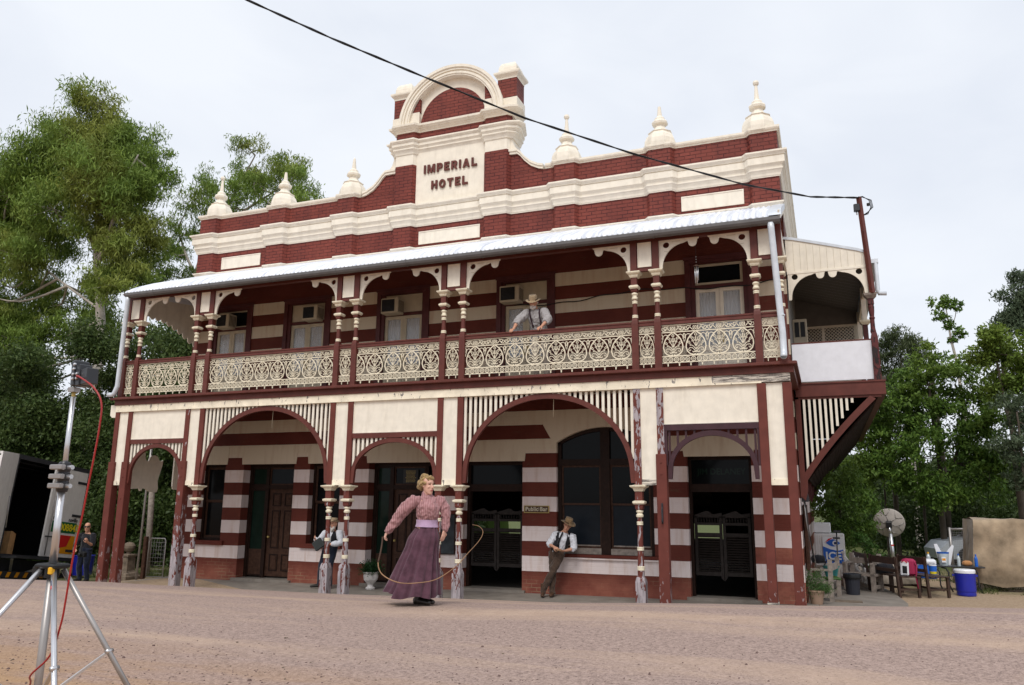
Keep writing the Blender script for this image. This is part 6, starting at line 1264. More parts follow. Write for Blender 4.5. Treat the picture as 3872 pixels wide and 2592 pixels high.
tree('gum_tree', 'slender gum tree rising behind the left end of the hotel parapet', 'tree', [([V3((-22.6, 16, -1)), V3((-22.3, 16, 8)), V3((-21.4, 16, 12.8)), V3((-20.2, 16, 15.4)), V3((-18.2, 16, 18.9))], .26, .03), ([V3((-21.4, 16, 12.8)), V3((-22.2, 16, 14)), V3((-22.9, 16, 15.4))], .10, .02), ([V3((-20.2, 16, 15.2)), V3((-18, 16, 16.2)), V3((-15.6, 16, 17.2))], .09, .02)], G2, 'leaf_gum', 'bark_pale', .22, 1.05, .9, 5, clr=.40, br=.04, asp=.20)
# darker small-leaved trees below
def bank(cx, cy, zlo, zhi, w, n, r, seed):
    rd = random.Random(seed); out = []
    for i in range(n):
        f = rd.random(); z = zlo+(zhi-zlo)*f; ww = w*(1-.45*max(0, f-.6)/.4); out.append((cx+rd.uniform(-ww, ww), cy+rd.uniform(-.9, .9), z, r*rd.uniform(.75, 1.15)))
    return out
for i, (x, y, h, w, sd, lb) in enumerate(((-12.6, 7.0, 7.4, 1.7, 31, 'dark bushy tree close behind the left verandah corner'), (-16.2, 7.5, 8.1, 2.1, 32, 'dark bushy tree behind the left downpipe, between two others'), (-20.0, 6.5, 7.6, 2.2, 33, 'dark bushy tree above the box truck'), (-24.5, 9.0, 8.6, 2.4, 34, 'dark bushy tree at the left edge of the view'))):
    tree('bushy_tree', lb, 'tree', [([V3((x, y, -1)), V3((x+.1, y, h*.4)), V3((x-.1, y, h*.85))], .14, .03)], bank(x, y, .2, h-.8, w, 24, 1.0, sd), 'leaf_dark', 'bark_dark', .13, .95, .1, sd, 'dark bushy trees left of the hotel', clr=.52, asp=.5, twigs=False)
tree('bright_tree', 'bright yellow-green tree low at the far left edge', 'tree', [([V3((-44, 22, -1.2)), V3((-44, 22, 8)), V3((-44, 22, 11))], .2, .05)], [(-43.3, 22, 12.0, 1.3), (-45.2, 22, 12.4, 1.4), (-41.7, 22, 11.0, 1.0), (-44, 22, 10, 1.6), (-42, 22, 9.2, 1.4), (-46, 22, 10, 1.5)], 'leaf_bright', 'bark_dark', .22, 1.0, .1, 41, clr=.6, asp=.5)
m = MB(); m.tube(smooth_path([V3((-16.3, 9, -1)), V3((-16.0, 9, 4.6)), V3((-15.5, 9, 6.3)), V3((-14.7, 9, 7.6))]), [.12]*8+[.08]*6+[.05]*2, 'bark_pale', 8); m.tube([(-15.9, 9, 5.0), (-16.4, 9, 6.2), (-16.3, 9, 7.6)], [.07, .05, .03], 'bark_pale', 7)
t = thing('young_gum_tree', (-16.3, 9, -1), 'young gum with bare pale stems seen through the left balcony bay', 'tree'); m.build('trunk', t); leaf_cloud('crown', [(-14.6, 9, 7.8, .7, .7, .5, 260), (-16.3, 9, 7.9, .7, .7, .5, 260), (-15.4, 9.2, 8.4, .8, .7, .5, 260)], 0, .2, 'leaf_gum', t, .5, 77, .22)
# right side trees
RM = [(9.8, 4.2, .6), (9.5, 3.4, .6), (10.0, 4.9, .5), (9.3, 2.7, .6), (9.9, 2.6, .5), (11.8, 6.4, .7), (11.1, 5.8, .75), (12.5, 5.8, .7), (11.7, 5.0, .95), (10.8, 4.9, .7), (12.6, 4.7, .8), (10.4, 4.0, .75), (11.7, 4.0, .9), (12.9, 3.7, .75), (10.9, 3.1, .7), (12.3, 2.9, .8), (11.4, 2.1, .7), (13.0, 2.3, .7), (10.1, 3.1, .5), (11.2, 5.3, .5), (13.3, 5.2, .5), (11.1, 4.3, .5), (13.3, 4.2, .6), (12.8, 3.1, .5), (12.0, 1.9, .6), (10.6, 2.4, .5), (13.6, 3.0, .6)]
tree('leafy_tree', 'large light green tree with hanging foliage right of the hotel', 'tree', [([V3((11.6, 16.3, -.6)), V3((11.7, 16.3, 2.5)), V3((11.6, 16.2, 5.6))], .12, .03), ([V3((11.65, 16.3, 2)), V3((12.4, 16.2, 3.6)), V3((12.6, 16.2, 5.2))], .07, .02)], [(x, 16+rnd.uniform(-.7, .7), z, r) for x, z, r in RM], 'leaf_mid', 'bark_dark', .14, 1.45, .35, 51, clr=.31, br=.02, asp=.42)
tree('olive_tree', 'olive-grey gum tree with hanging leaves just right of the side balcony post', 'tree', [([V3((11.6, 24, -.6)), V3((11.6, 24, 4)), V3((11.5, 24, 8))], .15, .04)], [(11.4, 24, 8.6, .7), (12.1, 24, 8.3, .6), (10.8, 24, 8.0, .6), (11.1, 24, 7.1, .6), (11.8, 24, 7.3, .6), (11.0, 24, 6.0, .7), (10.6, 24.2, 5.0, .7)], 'leaf_olive', 'bark_pale', .20, 1.5, .8, 52, clr=.42, br=.025, asp=.2)
tree('slender_tree', 'lone spindly tree with tufts of leaves against the right sky', 'tree', [([V3((13.2, 20, -.6)), V3((13.15, 20, 5)), V3((13.05, 20, 7.4)), V3((12.98, 20, 8.3)), V3((12.9, 20, 9.1))], .08, .018), ([V3((12.98, 20, 8.2)), V3((13.2, 20, 8.7)), V3((13.25, 20, 9.1))], .02, .01)], [(12.68, 20, 9.25, .34), (12.95, 20, 9.35, .25), (13.2, 20, 9.15, .24), (12.75, 20, 8.75, .28), (12.95, 20, 8.4, .18), (13.3, 20, 8.1, .2), (13.02, 20, 7.85, .14)], 'leaf_mid', 'bark_pale', .15, 1.3, .1, 53, clr=.17, br=.012, asp=.45)
tree('dense_tree', 'dark green tree at the right edge with a rounded top below the tall gum', 'tree', [([V3((13.3, 13, -.6)), V3((13.3, 13, 3)), V3((13.1, 13, 6))], .10, .03)], [(x, 13+rnd.uniform(-.4, .4), z, r) for x, z, r in ((13.0, 6.5, .35), (12.85, 6.0, .45), (13.35, 6.0, .5), (13.7, 5.4, .6), (13.2, 5.1, .42), (13.8, 4.7, .5), (14.2, 6.0, .6), (14.3, 5.0, .6))], 'leaf_mid', 'bark_dark', .13, 1.6, .2, 54, clr=.30, br=.018, asp=.45)
tree('tall_gum_tree', 'tall grey-green gum cut off by the right edge of the view', 'tree', [([V3((15.5, 18, -.6)), V3((15.5, 18, 5)), V3((15.3, 18, 9.3))], .13, .03)], [(15.3, 18, 9.6, .55), (14.95, 18, 8.95, .5), (15.2, 18, 8.3, .55), (14.9, 18, 7.75, .5), (14.45, 18, 8.0, .3), (15.9, 18, 9.2, .8), (15.9, 18, 8.0, .8), (15.3, 18, 7.0, .6), (15.8, 18, 6.2, .7)], 'leaf_grey', 'bark_pale', .16, 1.6, .5, 55, clr=.34, br=.02, asp=.3)
tree('grey_green_tree', 'grey-green small tree beside the tarpaulin cage at the right edge', 'tree', [([V3((13.2, 11, -.6)), V3((13.1, 11, 2)), V3((13.1, 11, 4))], .07, .02)], [(x, 11.4+rnd.uniform(-.4, .4), z, r) for x, z, r in ((13.1, 4.2, .45), (13.3, 3.7, .5), (12.9, 3.1, .5), (13.2, 2.4, .5), (13.9, 3.6, .6), (13.9, 2.6, .6))], 'leaf_grey', 'bark_dark', .11, 1.5, .3, 56, clr=.28, br=.015, asp=.35)
tree('ferny_shrub', 'dark ferny shrub below the side balcony, against the hotel side wall', 'shrub', [([V3((8.4, 10.5, -.5)), V3((8.4, 10.5, 1.2)), V3((8.5, 10.5, 2.1))], .06, .02)], [(8.15, 10.2, 2.1, .5), (8.8, 10, 2.15, .42), (8.95, 10, 1.5, .4), (8.4, 10, 1.3, .5), (8.0, 10.2, 1.4, .4), (9.05, 10, .85, .3), (8.6, 10.1, .7, .4), (8.2, 10.6, .5, .4)], 'leaf_mid', 'bark_dark', .10, 1.2, .35, 57, clr=.26, br=.012, asp=.35)
tree('flowering_shrub', 'yellow-green leafy shrub beside the white ice freezer', 'shrub', [([V3((8.95, 8.2, -.5)), V3((8.9, 8.2, .4))], .03, .01)], [(8.80, 8.0, .62, .16), (8.98, 8.0, .40, .2), (9.12, 8.0, .18, .2), (8.9, 8.0, .1, .2)], 'leaf_bright', 'bark_dark', .07, 1.0, .1, 58, clr=.15, br=.008, asp=.5)
for i, (x, y, h, r) in enumerate(((10.35, 18, 6.2, .09), (12.05, 18.5, 7.0, .10), (11.2, 17.5, 6.5, .045), (14.2, 17.5, 7, .08), (10.0, 17.8, 6.3, .035))):
    m = MB(); m.tube(smooth_path([V3((x, y, -.6)), V3((x+.05, y, h*.4)), V3((x-.06, y, h*.8)), V3((x+.0, y, h))]), r, 'bark_dark', 8); tag(m.build('tree_trunk'), ['bare leaning trunk just right of the satellite dish', 'straight bare trunk above the folding table', 'thin pale sapling trunk between the dish and the folding table', 'bare trunk in the dark wood above the tarpaulin', 'very thin bare sapling behind the satellite dish'][i], 'tree trunk')
# woodland masses far behind
def wood(name, pts, h, seed, leaf, depth=3.0, n=26000, size=.30, lbl=''):
    rg = np.random.default_rng(seed); C = []; L = 0; seg = []
    for i in range(len(pts)-1): d = math.dist(pts[i][:2], pts[i+1][:2]); seg.append(d); L += d
    k = int(n/60)
    for _ in range(k):
        u = rg.random()*L; i = 0
        while u > seg[i]: u -= seg[i]; i += 1
        f = u/seg[i]; x = pts[i][0]+(pts[i+1][0]-pts[i][0])*f; y = pts[i][1]+(pts[i+1][1]-pts[i][1])*f; hh = h*(.72+.4*mnoise.noise(Vector((x*.22, y*.22, seed)))+.1*mnoise.noise(Vector((x, y, 1))))
        z = -.8+(hh+.8)*rg.random()**.8; C.append((x+rg.normal()*.4, y+rg.random()*depth, z, .75, .6, .55, 60))
    o = leaf_cloud(name, C, 0, size, leaf, None, .15, seed, .45)
    return tag(o, lbl, 'woodland', kind='stuff')
wood('woodland', [(8.2, 27), (13, 24), (20, 22), (30, 18)], 5.2, 61, 'leaf_dark', 3, 52000, .26, 'dark woodland filling the background right of the hotel')
wood('woodland', [(9.6, 19), (13.5, 18.5), (18, 17)], 2.6, 62, 'leaf_dark', 1.5, 16000, .16, 'dark undergrowth behind the yard on the right')
wood('woodland', [(-60, 18), (-36, 22), (-20, 20), (-7, 17)], 7.5, 63, 'leaf_dark', 4, 60000, .34, 'dark woodland filling the background left of the hotel')
wood('undergrowth', [(-26, 6), (-19, 6.6), (-13.5, 6.2), (-8.6, 6.6)], 2.9, 64, 'leaf_dark', 1.4, 38000, .15, 'dense dark undergrowth behind the truck and left verandah')
for nm, P, h, lb in (('hedge_bank', [(8.0, 31), (13, 28), (20, 26), (34, 20)], 3.9, 'dark tree bank behind the right woodland'), ('hedge_bank', [(-64, 23), (-36, 27), (-20, 25), (-7, 22)], 5.6, 'dark tree bank behind the left woodland'), ('hedge_bank', [(-27, 8.6), (-19, 8.8), (-13, 8.5), (-8.7, 9.0)], 2.2, 'dark low bank of scrub behind the left undergrowth')):
    m = MB(); Q = []; n = 90
    for i in range(n+1):
        u = i/n*(len(P)-1); k = min(int(u), len(P)-2); f = u-k; x = P[k][0]+(P[k+1][0]-P[k][0])*f; y = P[k][1]+(P[k+1][1]-P[k][1])*f; hh = h*(1+.25*mnoise.noise(Vector((x*.4, y*.2, 2)))+.15*mnoise.noise(Vector((x*1.7, 0, 2))))
        for (dy, zf) in ((-1.0, -1.5), (-.8, hh*.4), (-.3, hh*.85), (.3, hh), (1.2, hh*.8), (1.8, -1.5)): Q.append((x, y+dy+.4*mnoise.noise(Vector((x*1.3, zf, 4))), zf))
    m.add(Q, [(i*6+j, (i+1)*6+j, (i+1)*6+j+1, i*6+j+1) for i in range(n) for j in range(5)], 'leaf_dark', None, True); tag(m.build(nm), lb, 'woodland', kind='stuff')
# grass: right verge below the tarp and left garden
def grass(name, areas, lbl, seed):
    rg = np.random.default_rng(seed); V = []; N = 0
    for (x0, x1, y0, y1, n, h) in areas:
        for _ in range(n):
            x, y = rg.uniform(x0, x1), rg.uniform(y0, y1)
            if mnoise.noise(Vector((x*1.3, y*1.3, 0))) < -.12: continue
            z = gz(x, y)+.0; a = rg.random()*6.28; hh = h*rg.uniform(.4, 1.2); w = .006+.004*rg.random(); lx, ly = rg.normal(0, .4, 2)*hh
            V += [(x-w*math.cos(a), y-w*math.sin(a), z-.01), (x+w*math.cos(a), y+w*math.sin(a), z-.01), (x+lx, y+ly, z+hh)]; N += 1
    me = bpy.data.meshes.new(name); me.from_pydata(V, [], [(3*i, 3*i+1, 3*i+2) for i in range(N)]); me.materials.append(MATS['grass']); return tag(link(name, me), lbl, 'grass', kind='stuff')
grass('grass', [(10.9, 16, 6.3, 9, 5200, .11), (9.6, 13, 9, 14, 2600, .12), (8.0, 9.5, 6, 9, 500, .06)], 'patchy grass below the tarpaulin on the right', 5)
grass('grass', [(-11, -7.9, 2.3, 6.0, 5200, .16)], 'grass in the garden beyond the left end of the verandah', 6)
# ------------------------------------------------------------------ people
HZ = [(-.126, .012, .070, .045), (-.120, .030, .080, .030), (-.105, .043, .084, .0), (-.085, .053, .083, -.025), (-.06, .060, .089, -.05), (-.035, .065, .088, -.070), (-.01, .069, .087, -.085), (.008, .071, .080, -.092), (.03, .073, .089, -.098), (.06, .073, .084, -.098), (.085, .065, .068, -.085), (.105, .046, .042, -.062), (.118, .015, .008, -.03)]
def frame_of(fwd, upv=(0, 0, 1)):
    f = Vector(fwd).normalized(); r = f.cross(Vector(upv)).normalized(); u = r.cross(f).normalized()
    return Matrix((r, f, u)).transposed().to_4x4()
def head(mb, c, F, s=1.):
    X = Matrix.Translation(c) @ F @ Matrix.Scale(s, 4); n = 20; P = []; Fc = []
    for (z, w, f, b) in HZ:
        yc, ry = (f+b)/2, (f-b)/2
        for k in range(n): a = 2*math.pi*k/n; P.append((w*math.cos(a), yc+ry*math.sin(a), z))
    L = len(HZ)
    for j in range(L-1):
        for k in range(n): Fc.append((j*n+k, j*n+(k+1) % n, (j+1)*n+(k+1) % n, (j+1)*n+k))
    Fc += [tuple(reversed(range(n))), tuple(range((L-1)*n, L*n))]; mb.add(P, Fc, 'skin', X)
    T = lambda pts, r: mb.tube([X @ Vector(p) for p in pts], [q*s for q in r] if isinstance(r, list) else r*s, 'skin', 8)
    T([(0, .080, .025), (0, .094, .0), (0, .108, -.028), (0, .096, -.038)], [.006, .009, .0135, .010]); T([(-.012, .092, -.034), (.012, .092, -.034)], .009)
    T([(-.022, .083, -.062), (0, .094, -.060), (.022, .083, -.062)], .0065); T([(-.018, .083, -.073), (0, .092, -.072), (.018, .083, -.073)], .006)
    for sg in (-1, 1):
        T([(sg*.044, .070, .030), (sg*.02, .086, .034)], .008); T([(sg*.045, .066, -.018), (sg*.035, .074, -.028)], .016)
        T([(sg*.072, -.005, .018), (sg*.080, -.012, .0), (sg*.073, -.0, -.028)], [.010, .013, .008])
    return X
def hand(mb, wr, d, pn, s=1., curl=.6, thumb=1):
    """five separate fingers; d = pointing direction, pn = palm normal"""
    d = Vector(d).normalized(); pn = Vector(pn); pn = (pn-d*pn.dot(d)).normalized(); sd_ = d.cross(pn).normalized()*thumb; wr = Vector(wr)
    mb.tube([wr-d*.02*s, wr+d*.03*s, wr+d*.085*s], [(.026*s, .019*s), (.038*s, .016*s), (.040*s, .013*s)], 'skin', 10, side=sd_)
    for i, (off, ln) in enumerate(((.030, .068), (.0105, .078), (-.0095, .072), (-.029, .056))):
        p = wr+d*.08*s+sd_*off*s; dd = d.copy(); pts = [p-d*.015*s, p]
        for k, f in enumerate((.42, .32, .26)):
            ang = curl*(.55 if k == 0 else .85); dd = (dd*math.cos(ang)+pn*math.sin(ang)).normalized(); pn2 = pn; p = p+dd*ln*f*s; pts.append(p); pn = (pn-dd*pn.dot(dd)).normalized() if abs(pn.dot(dd)) < .98 else pn
        pn = (Vector(pn2)); pn = (pn-d*pn.dot(d)); pn = pn.normalized() if pn.length > 1e-3 else sd_.cross(d)
        mb.tube(pts, [.010*s, .0098*s, .009*s, .0082*s, .007*s], 'skin', 7)
    b = wr+d*.025*s+sd_*.030*s; mb.tube([b-sd_*.01*s, b+(d*.6+sd_*.8)*.03*s, b+(d*.9+sd_*.55+pn*.4)*.055*s, b+(d+sd_*.25+pn*.7)*.078*s], [.012*s, .0125*s, .0105*s, .008*s], 'skin', 7)
def V_(p): return Vector(p)
def person(label, J, fwd, hf, s=1., hup=(0, 0, 1), skin='skin', base=None):
    """J: joints in world coordinates"""
    J = {k: Vector(v) for k, v in J.items()}; side = (J['shR']-J['shL']).normalized(); b = MB()
    t = thing('person', tuple(base if base is not None else (J['hip'].x, J['hip'].y, min(J['ankL'].z, J['ankR'].z)-.07)), label, 'person')
    ch = (J['shL']+J['shR'])/2; nk = J['neck']; hip = J['hip']; wa = hip.lerp(ch, .42); bu = hip.lerp(ch, .78)
    b.tube([hip-(ch-hip).normalized()*.09*s, hip, wa, bu, ch, nk, nk.lerp(J['head'], .55)], [(.10*s, .08*s), (.150*s, .105*s), (.128*s, .092*s), (.155*s, .108*s), (.15*s, .075*s), (.055*s, .055*s), (.050*s, .052*s)], 'skin', 18, side=side)
    for q in 'LR':
        b.tube([J['sh'+q]-side*(.03*s if q == 'R' else -.03*s), J['sh'+q], J['sh'+q].lerp(J['el'+q], .4), J['el'+q], J['el'+q].lerp(J['wr'+q], .3), J['wr'+q]], [.048*s, .055*s, .050*s, .040*s, .042*s, .026*s], 'skin', 12)
        H = J.get('h'+q, J['hip']); b.tube([H+Vector((0, 0, .03)), H, H.lerp(J['kn'+q], .4), J['kn'+q], J['kn'+q].lerp(J['ank'+q], .35), J['ank'+q], J['ank'+q]-Vector((0, 0, .03*s))], [.06*s, .074*s, .066*s, .048*s, .048*s, .034*s, .034*s], 'skin', 14)
    F = frame_of(hf, hup); X = head(b, J['head'], F, s)
    for q in 'LR':
        if 'hd'+q in J: hand(b, J['wr'+q], J['hd'+q]-J['wr'+q], J.get('pn'+q, Vector((0, 0, -1))), s, J.get('curl'+q, Vector((.55, 0, 0))).x, 1 if q == 'L' else -1)
        toe = J['toe'+q]; an = J['ank'+q]; b.tube([an-(toe-an)*.25-Vector((0, 0, .045*s)), an.lerp(toe, .3)-Vector((0, 0, .03)), toe], [(.020*s, .018*s), (.028*s, .020*s), (.024*s, .014*s)], 'skin', 10, side=side)
    me = remesh(b, .0078*s, 1); Xi = X.inverted(); me.materials.append(MATS[skin]); me.materials.append(MATS['eye_dark']); me.materials.append(MATS['lips'])
    for p in me.polygons:
        c = Xi @ p.center
        if abs(c.z) < .13 and c.y > .05 and abs(c.x) < .08:
            if abs(abs(c.x)-.030) < .012 and abs(c.z-.010) < .0055: p.material_index = 1
            elif abs(abs(c.x)-.030) < .018 and abs(c.z-.034) < .004: p.material_index = 1
            elif abs(c.x) < .021 and abs(c.z+.066) < .0085 and c.y > .075: p.material_index = 2
    o = link('body', me, t); return t, J, side, X
def shell(name, parts, mat, t, voxel=.011, wr=.006, cut=None, seed=0, ws=9., sm=3, mats=None, pick=None):
    b = MB()
    for pts, rr, sd_ in parts: b.tube(pts, rr, 'skin', 18, side=sd_)
    me = remesh(b, voxel, sm, wr, ws, seed)
    for mm in (mats or [mat]): me.materials.append(MATS[mm])
    if cut:
        import bmesh
        bm = bmesh.new(); bm.from_mesh(me); dl = [f for f in bm.faces if cut(f.calc_center_median())]; bmesh.ops.delete(bm, geom=dl, context='FACES'); bm.to_mesh(me); bm.free()
    if pick:
        for p in me.polygons: p.material_index = pick(p.center)
    return link(name, me, t)
def torso_parts(J, s, k=1.0, top=.0, low=.0):
    ch = (J['shL']+J['shR'])/2; hip = J['hip']; up_ = (ch-hip).normalized(); side = (J['shR']-J['shL']).normalized()
    return [([hip-up_*(.02+low), hip+up_*.02, hip.lerp(ch, .42), hip.lerp(ch, .78), ch+up_*.005, ch.lerp(J['neck'], .6+top)], [(.165*s*k, .118*s*k), (.162*s*k, .120*s*k), (.150*s*k, .112*s*k), (.170*s*k, .125*s*k), (.165*s*k, .088*s*k), (.068*s*k, .066*s*k)], side)]
def sleeve(J, q, s, r=(.062, .066, .058, .052, .044, .034), end=1.0):
    side = (J['shR']-J['shL']).normalized()*(1 if q == 'R' else -1); e = J['el'+q].lerp(J['wr'+q], end)
    return ([J['sh'+q]-side*.04*s, J['sh'+q]+side*.005, J['sh'+q].lerp(J['el'+q], .45), J['el'+q], J['el'+q].lerp(e, .5), e], [x*s for x in r], None)
def leg(J, q, s, r=(.10, .098, .085, .068, .066, .058, .06)):
    H = J.get('h'+q, J['hip']); return ([H+Vector((0, 0, .06*s)), H, H.lerp(J['kn'+q], .5), J['kn'+q], J['kn'+q].lerp(J['ank'+q], .5), J['ank'+q].lerp(J['kn'+q], .08), J['ank'+q]-Vector((0, 0, .055))], [x*s for x in r], None)
def boots(J, s, t, mat='leather', heel=.03, hi=.15):
    for q in 'LR':
        an, toe = J['ank'+q], J['toe'+q]; d = toe-an; d.z = 0; d.normalize(); sd_ = Vector((-d.y, d.x, 0)); zb = toe.z-.025*s; b = MB()
        b.tube([an+Vector((0, 0, hi*s)), an, an-Vector((0, 0, .04*s))], [.052*s, .046*s, .046*s], 'skin', 12)
        b.tube([Vector((an.x, an.y, zb+.045*s))-d*.055*s, Vector((an.x, an.y, zb+.052*s)), Vector((an.x, an.y, zb+.048*s))+d*.08*s, Vector((toe.x, toe.y, zb+.034*s)), Vector((toe.x, toe.y, zb+.028*s))+d*.02*s], [(.036*s, .044*s), (.044*s, .05*s), (.046*s, .042*s), (.040*s, .03*s), (.02*s, .018*s)], 'skin', 12, side=sd_)
        b.tube([Vector((an.x, an.y, zb+.03*s))-d*.035*s, Vector((an.x, an.y, zb-.0))-d*.035*s], [.032*s, .028*s], 'skin', 10)
        me = remesh(b, .009*s, 2); me.materials.append(MATS[mat]); link('boot', me, t)
def hat(c, upv, t, mat, rb=.165, rc=.088, h=.11, tilt_fwd=None, curl=.02):
    u = Vector(upv).normalized(); q = u.to_track_quat('Z', 'Y').to_matrix().to_4x4(); X = Matrix.Translation(c) @ q; m = MB(); n = 30
    rows = [(rc*.92, -.01), (rb*.7, -.012), (rb, -.004), (rb, .002), (rb*.7, -.004), (rc, .002), (rc*1.0, .03), (rc*.96, h*.7), (rc*.85, h), (rc*.5, h*.96), (.0, h*.86)]
    P = []
    for (r_, z) in rows:
        for k in range(n): a = 2*math.pi*k/n; P.append((r_*.92*math.cos(a), r_*1.08*math.sin(a), z+(curl*abs(math.cos(a))**2 if r_ > rc*1.2 else 0)-(.01*math.sin(a)**2 if r_ > rc*1.2 else 0)))
    m.add(P, [(j*n+k, j*n+(k+1) % n, (j+1)*n+(k+1) % n, (j+1)*n+k) for j in range(len(rows)-1) for k in range(n)], mat, X, True)
    m.lathe([(rc*1.02, .004), (rc*1.01, .028)], (0, 0, 0), 'brown_leather', n, X, cap=False); return m.build('hat', t)
def blob(name, parts, mat, t, voxel=.008, wr=.006, ws=40., cut=None): return shell(name, parts, mat, t, voxel, wr, cut, 3, ws, 1)
def belt(J, s, t, mat='brown_leather', k=1.):
    ch = (J['shL']+J['shR'])/2; u = (ch-J['hip']).normalized(); side = (J['shR']-J['shL']).normalized(); b = MB(); c = J['hip']+u*.03
    b.tube([c-u*.018, c+u*.022], [(.172*s*k, .128*s*k)]*2, mat, 24, side=side); return b.build('belt', t)
# --- woman cracking a whip on the road
gw = gz(3.05, -4.3)
t, J, side, X = person('woman in a striped pink blouse and long plum skirt swinging a whip on the road', dict(hip=(3.05, -4.30, 1.02), neck=(3.035, -4.30, 1.515), head=(3.055, -4.315, 1.655), shR=(2.935, -4.40, 1.445), shL=(3.185, -4.20, 1.455), elR=(2.735, -4.50, 1.235), wrR=(2.585, -4.545, 1.035), hdR=(2.545, -4.56, .93), pnR=(.6, .5, 0), elL=(3.275, -4.17, 1.26), wrL=(3.272, -4.20, 1.05), hdL=(3.258, -4.215, .95), pnL=(-.8, .2, 0), curlR=(.95, 0, 0), curlL=(.35, 0, 0), hR=(3.01, -4.33, 1.0), hL=(3.09, -4.27, 1.0), knR=(2.99, -4.34, .60), knL=(3.06, -4.20, .60), ankR=(2.965, -4.33, gw+.10), ankL=(3.0, -4.25, gw+.10), toeR=(3.15, -4.35, gw+.025), toeL=(3.165, -4.27, gw+.025)), (.6, -.75, 0), (.93, -.34, -.05), 1.0, (-.04, 0, 1), 'skin_fair')
boots(J, 1.0, t, hi=.18); ch = (J['shL']+J['shR'])/2; sd_ = side
shell('blouse', [([V3((3.055, -4.30, 1.10)), V3((3.055, -4.30, 1.17)), V3((3.062, -4.305, 1.26)), V3((3.075, -4.315, 1.36)), V3((3.055, -4.30, 1.455)), V3((3.04, -4.30, 1.505)), V3((3.042, -4.30, 1.56))], [(.118, .098), (.124, .104), (.145, .130), (.150, .138), (.138, .082), (.066, .062), (.055, .056)], sd_),
    ([V3((2.97, -4.38, 1.44)), V3((2.91, -4.42, 1.445)), V3((2.82, -4.46, 1.36)), V3((2.73, -4.50, 1.24)), V3((2.66, -4.52, 1.12)), V3((2.615, -4.54, 1.07)), V3((2.585, -4.545, 1.03))], [.058, .074, .076, .064, .056, .046, .032], None),
    ([V3((3.15, -4.22, 1.45)), V3((3.20, -4.19, 1.44)), V3((3.245, -4.17, 1.35)), V3((3.275, -4.165, 1.25)), V3((3.275, -4.18, 1.14)), V3((3.285, -4.195, 1.09)), V3((3.272, -4.20, 1.05))], [.060, .072, .070, .058, .050, .042, .032], None)], 'pink_blouse', t, .009, .016, None, 1, 13., 1)
m = MB(); m.tube([(3.055, -4.30, 1.10), (3.056, -4.30, 1.13), (3.056, -4.30, 1.16), (3.057, -4.30, 1.195)], [(.160, .140), (.150, .130), (.146, .126), (.150, .132)], 'lilac_sash', 36, side=sd_, cap=False)
m.tube([(2.93, -4.33, 1.15), (2.90, -4.31, 1.05), (2.905, -4.31, .99)], [.018, .012, .004], 'lilac_sash', 6); m.build('sash', t)
m = MB(); NS, NR = 96, 34; P = []
for j in range(NR+1):
    f = j/NR; e = f**.92
    for i in range(NS):
        a = 2*math.pi*i/NS; ca, sa = math.cos(a), math.sin(a); fold = (math.sin(a*11+1.3*math.sin(a*2)+f*1.2)*.6+.4*math.sin(a*19+2+f*2))*(.007+.044*f)*(1+.4*math.sin(a*3+1))
        hp_ = .026*math.exp(-((f-.18)/.10)**2)-.010*math.exp(-(f/.03)**2); rx, ry = .138+.226*e+fold+hp_, .118+.194*e+fold+hp_; cx_ = 3.057-.215*e; cz = 1.12-(1.12-.20)*f
        z = cz+(.085*max(0, -ca)**2+.02*math.sin(a*5))*f**2; P.append((cx_+rx*ca+.02*mnoise.noise(Vector((ca*2, sa*2, f*3)))*f, -4.30+ry*sa, z))
m.add(P, [(j*NS+i, (j+1)*NS+i, (j+1)*NS+(i+1) % NS, j*NS+(i+1) % NS) for j in range(NR) for i in range(NS)], 'plum_skirt', None, True); m.build('skirt', t)
Xh = X; hp = lambda p: Xh @ Vector(p)
blob('hair', [([hp((0, .02, .082)), hp((0, -.02, .080)), hp((0, -.06, .05)), hp((0, -.075, 0)), hp((0, -.06, -.045))], [(.050, .040), (.074, .046), (.080, .055), (.074, .05), (.05, .03)], X.to_3x3() @ Vector((1, 0, 0))), ([hp((-.07, .035, .03)), hp((-.076, -.01, .03)), hp((-.074, -.05, .0))], [.012, .024, .03], None), ([hp((.07, .035, .03)), hp((.076, -.01, .03)), hp((.074, -.05, .0))], [.012, .024, .03], None), ([hp((-.05, .04, .085)), hp((0, .05, .10)), hp((.05, .04, .085))], [.022, .028, .022], None),
    ([hp((0, -.08, .03)), hp((0, -.135, .02)), hp((0, -.14, -.03)), hp((0, -.10, -.05))], [.045, .05, .045, .03], None), ([hp((.0, -.02, .10)), hp((.01, -.07, .115)), hp((0, -.11, .08))], [.035, .04, .03], None)], 'blond_hair', t, .0065, .013, 42.)
wh = thing('stockwhip', (2.55, -4.6, .9), 'plaited tan stockwhip curling in front of the plum skirt and up to the right', 'whip'); m = MB()
wp = smooth_path([V3((2.535, -4.575, .965)), V3((2.545, -4.60, .88)), V3((2.55, -4.64, .76)), V3((2.545, -4.68, .64))], 5); m.tube(wp, [.011]*len(wp), 'brown_leather', 8); m.build('handle', wh); m = MB()
wp = smooth_path([V3(q) for q in ((2.545, -4.68, .64), (2.57, -4.70, .57), (2.64, -4.73, .50), (2.78, -4.76, .44), (2.95, -4.77, .405), (3.15, -4.74, .41), (3.40, -4.66, .46), (3.62, -4.55, .62), (3.74, -4.45, .78), (3.855, -4.35, .94), (3.885, -4.30, 1.05), (3.83, -4.30, 1.12), (3.73, -4.30, 1.14))], 6); m.tube(wp, [.0085*(1-.72*i/len(wp)) for i in range(len(wp))], 'whip_leather', 8); m.build('lash', wh)
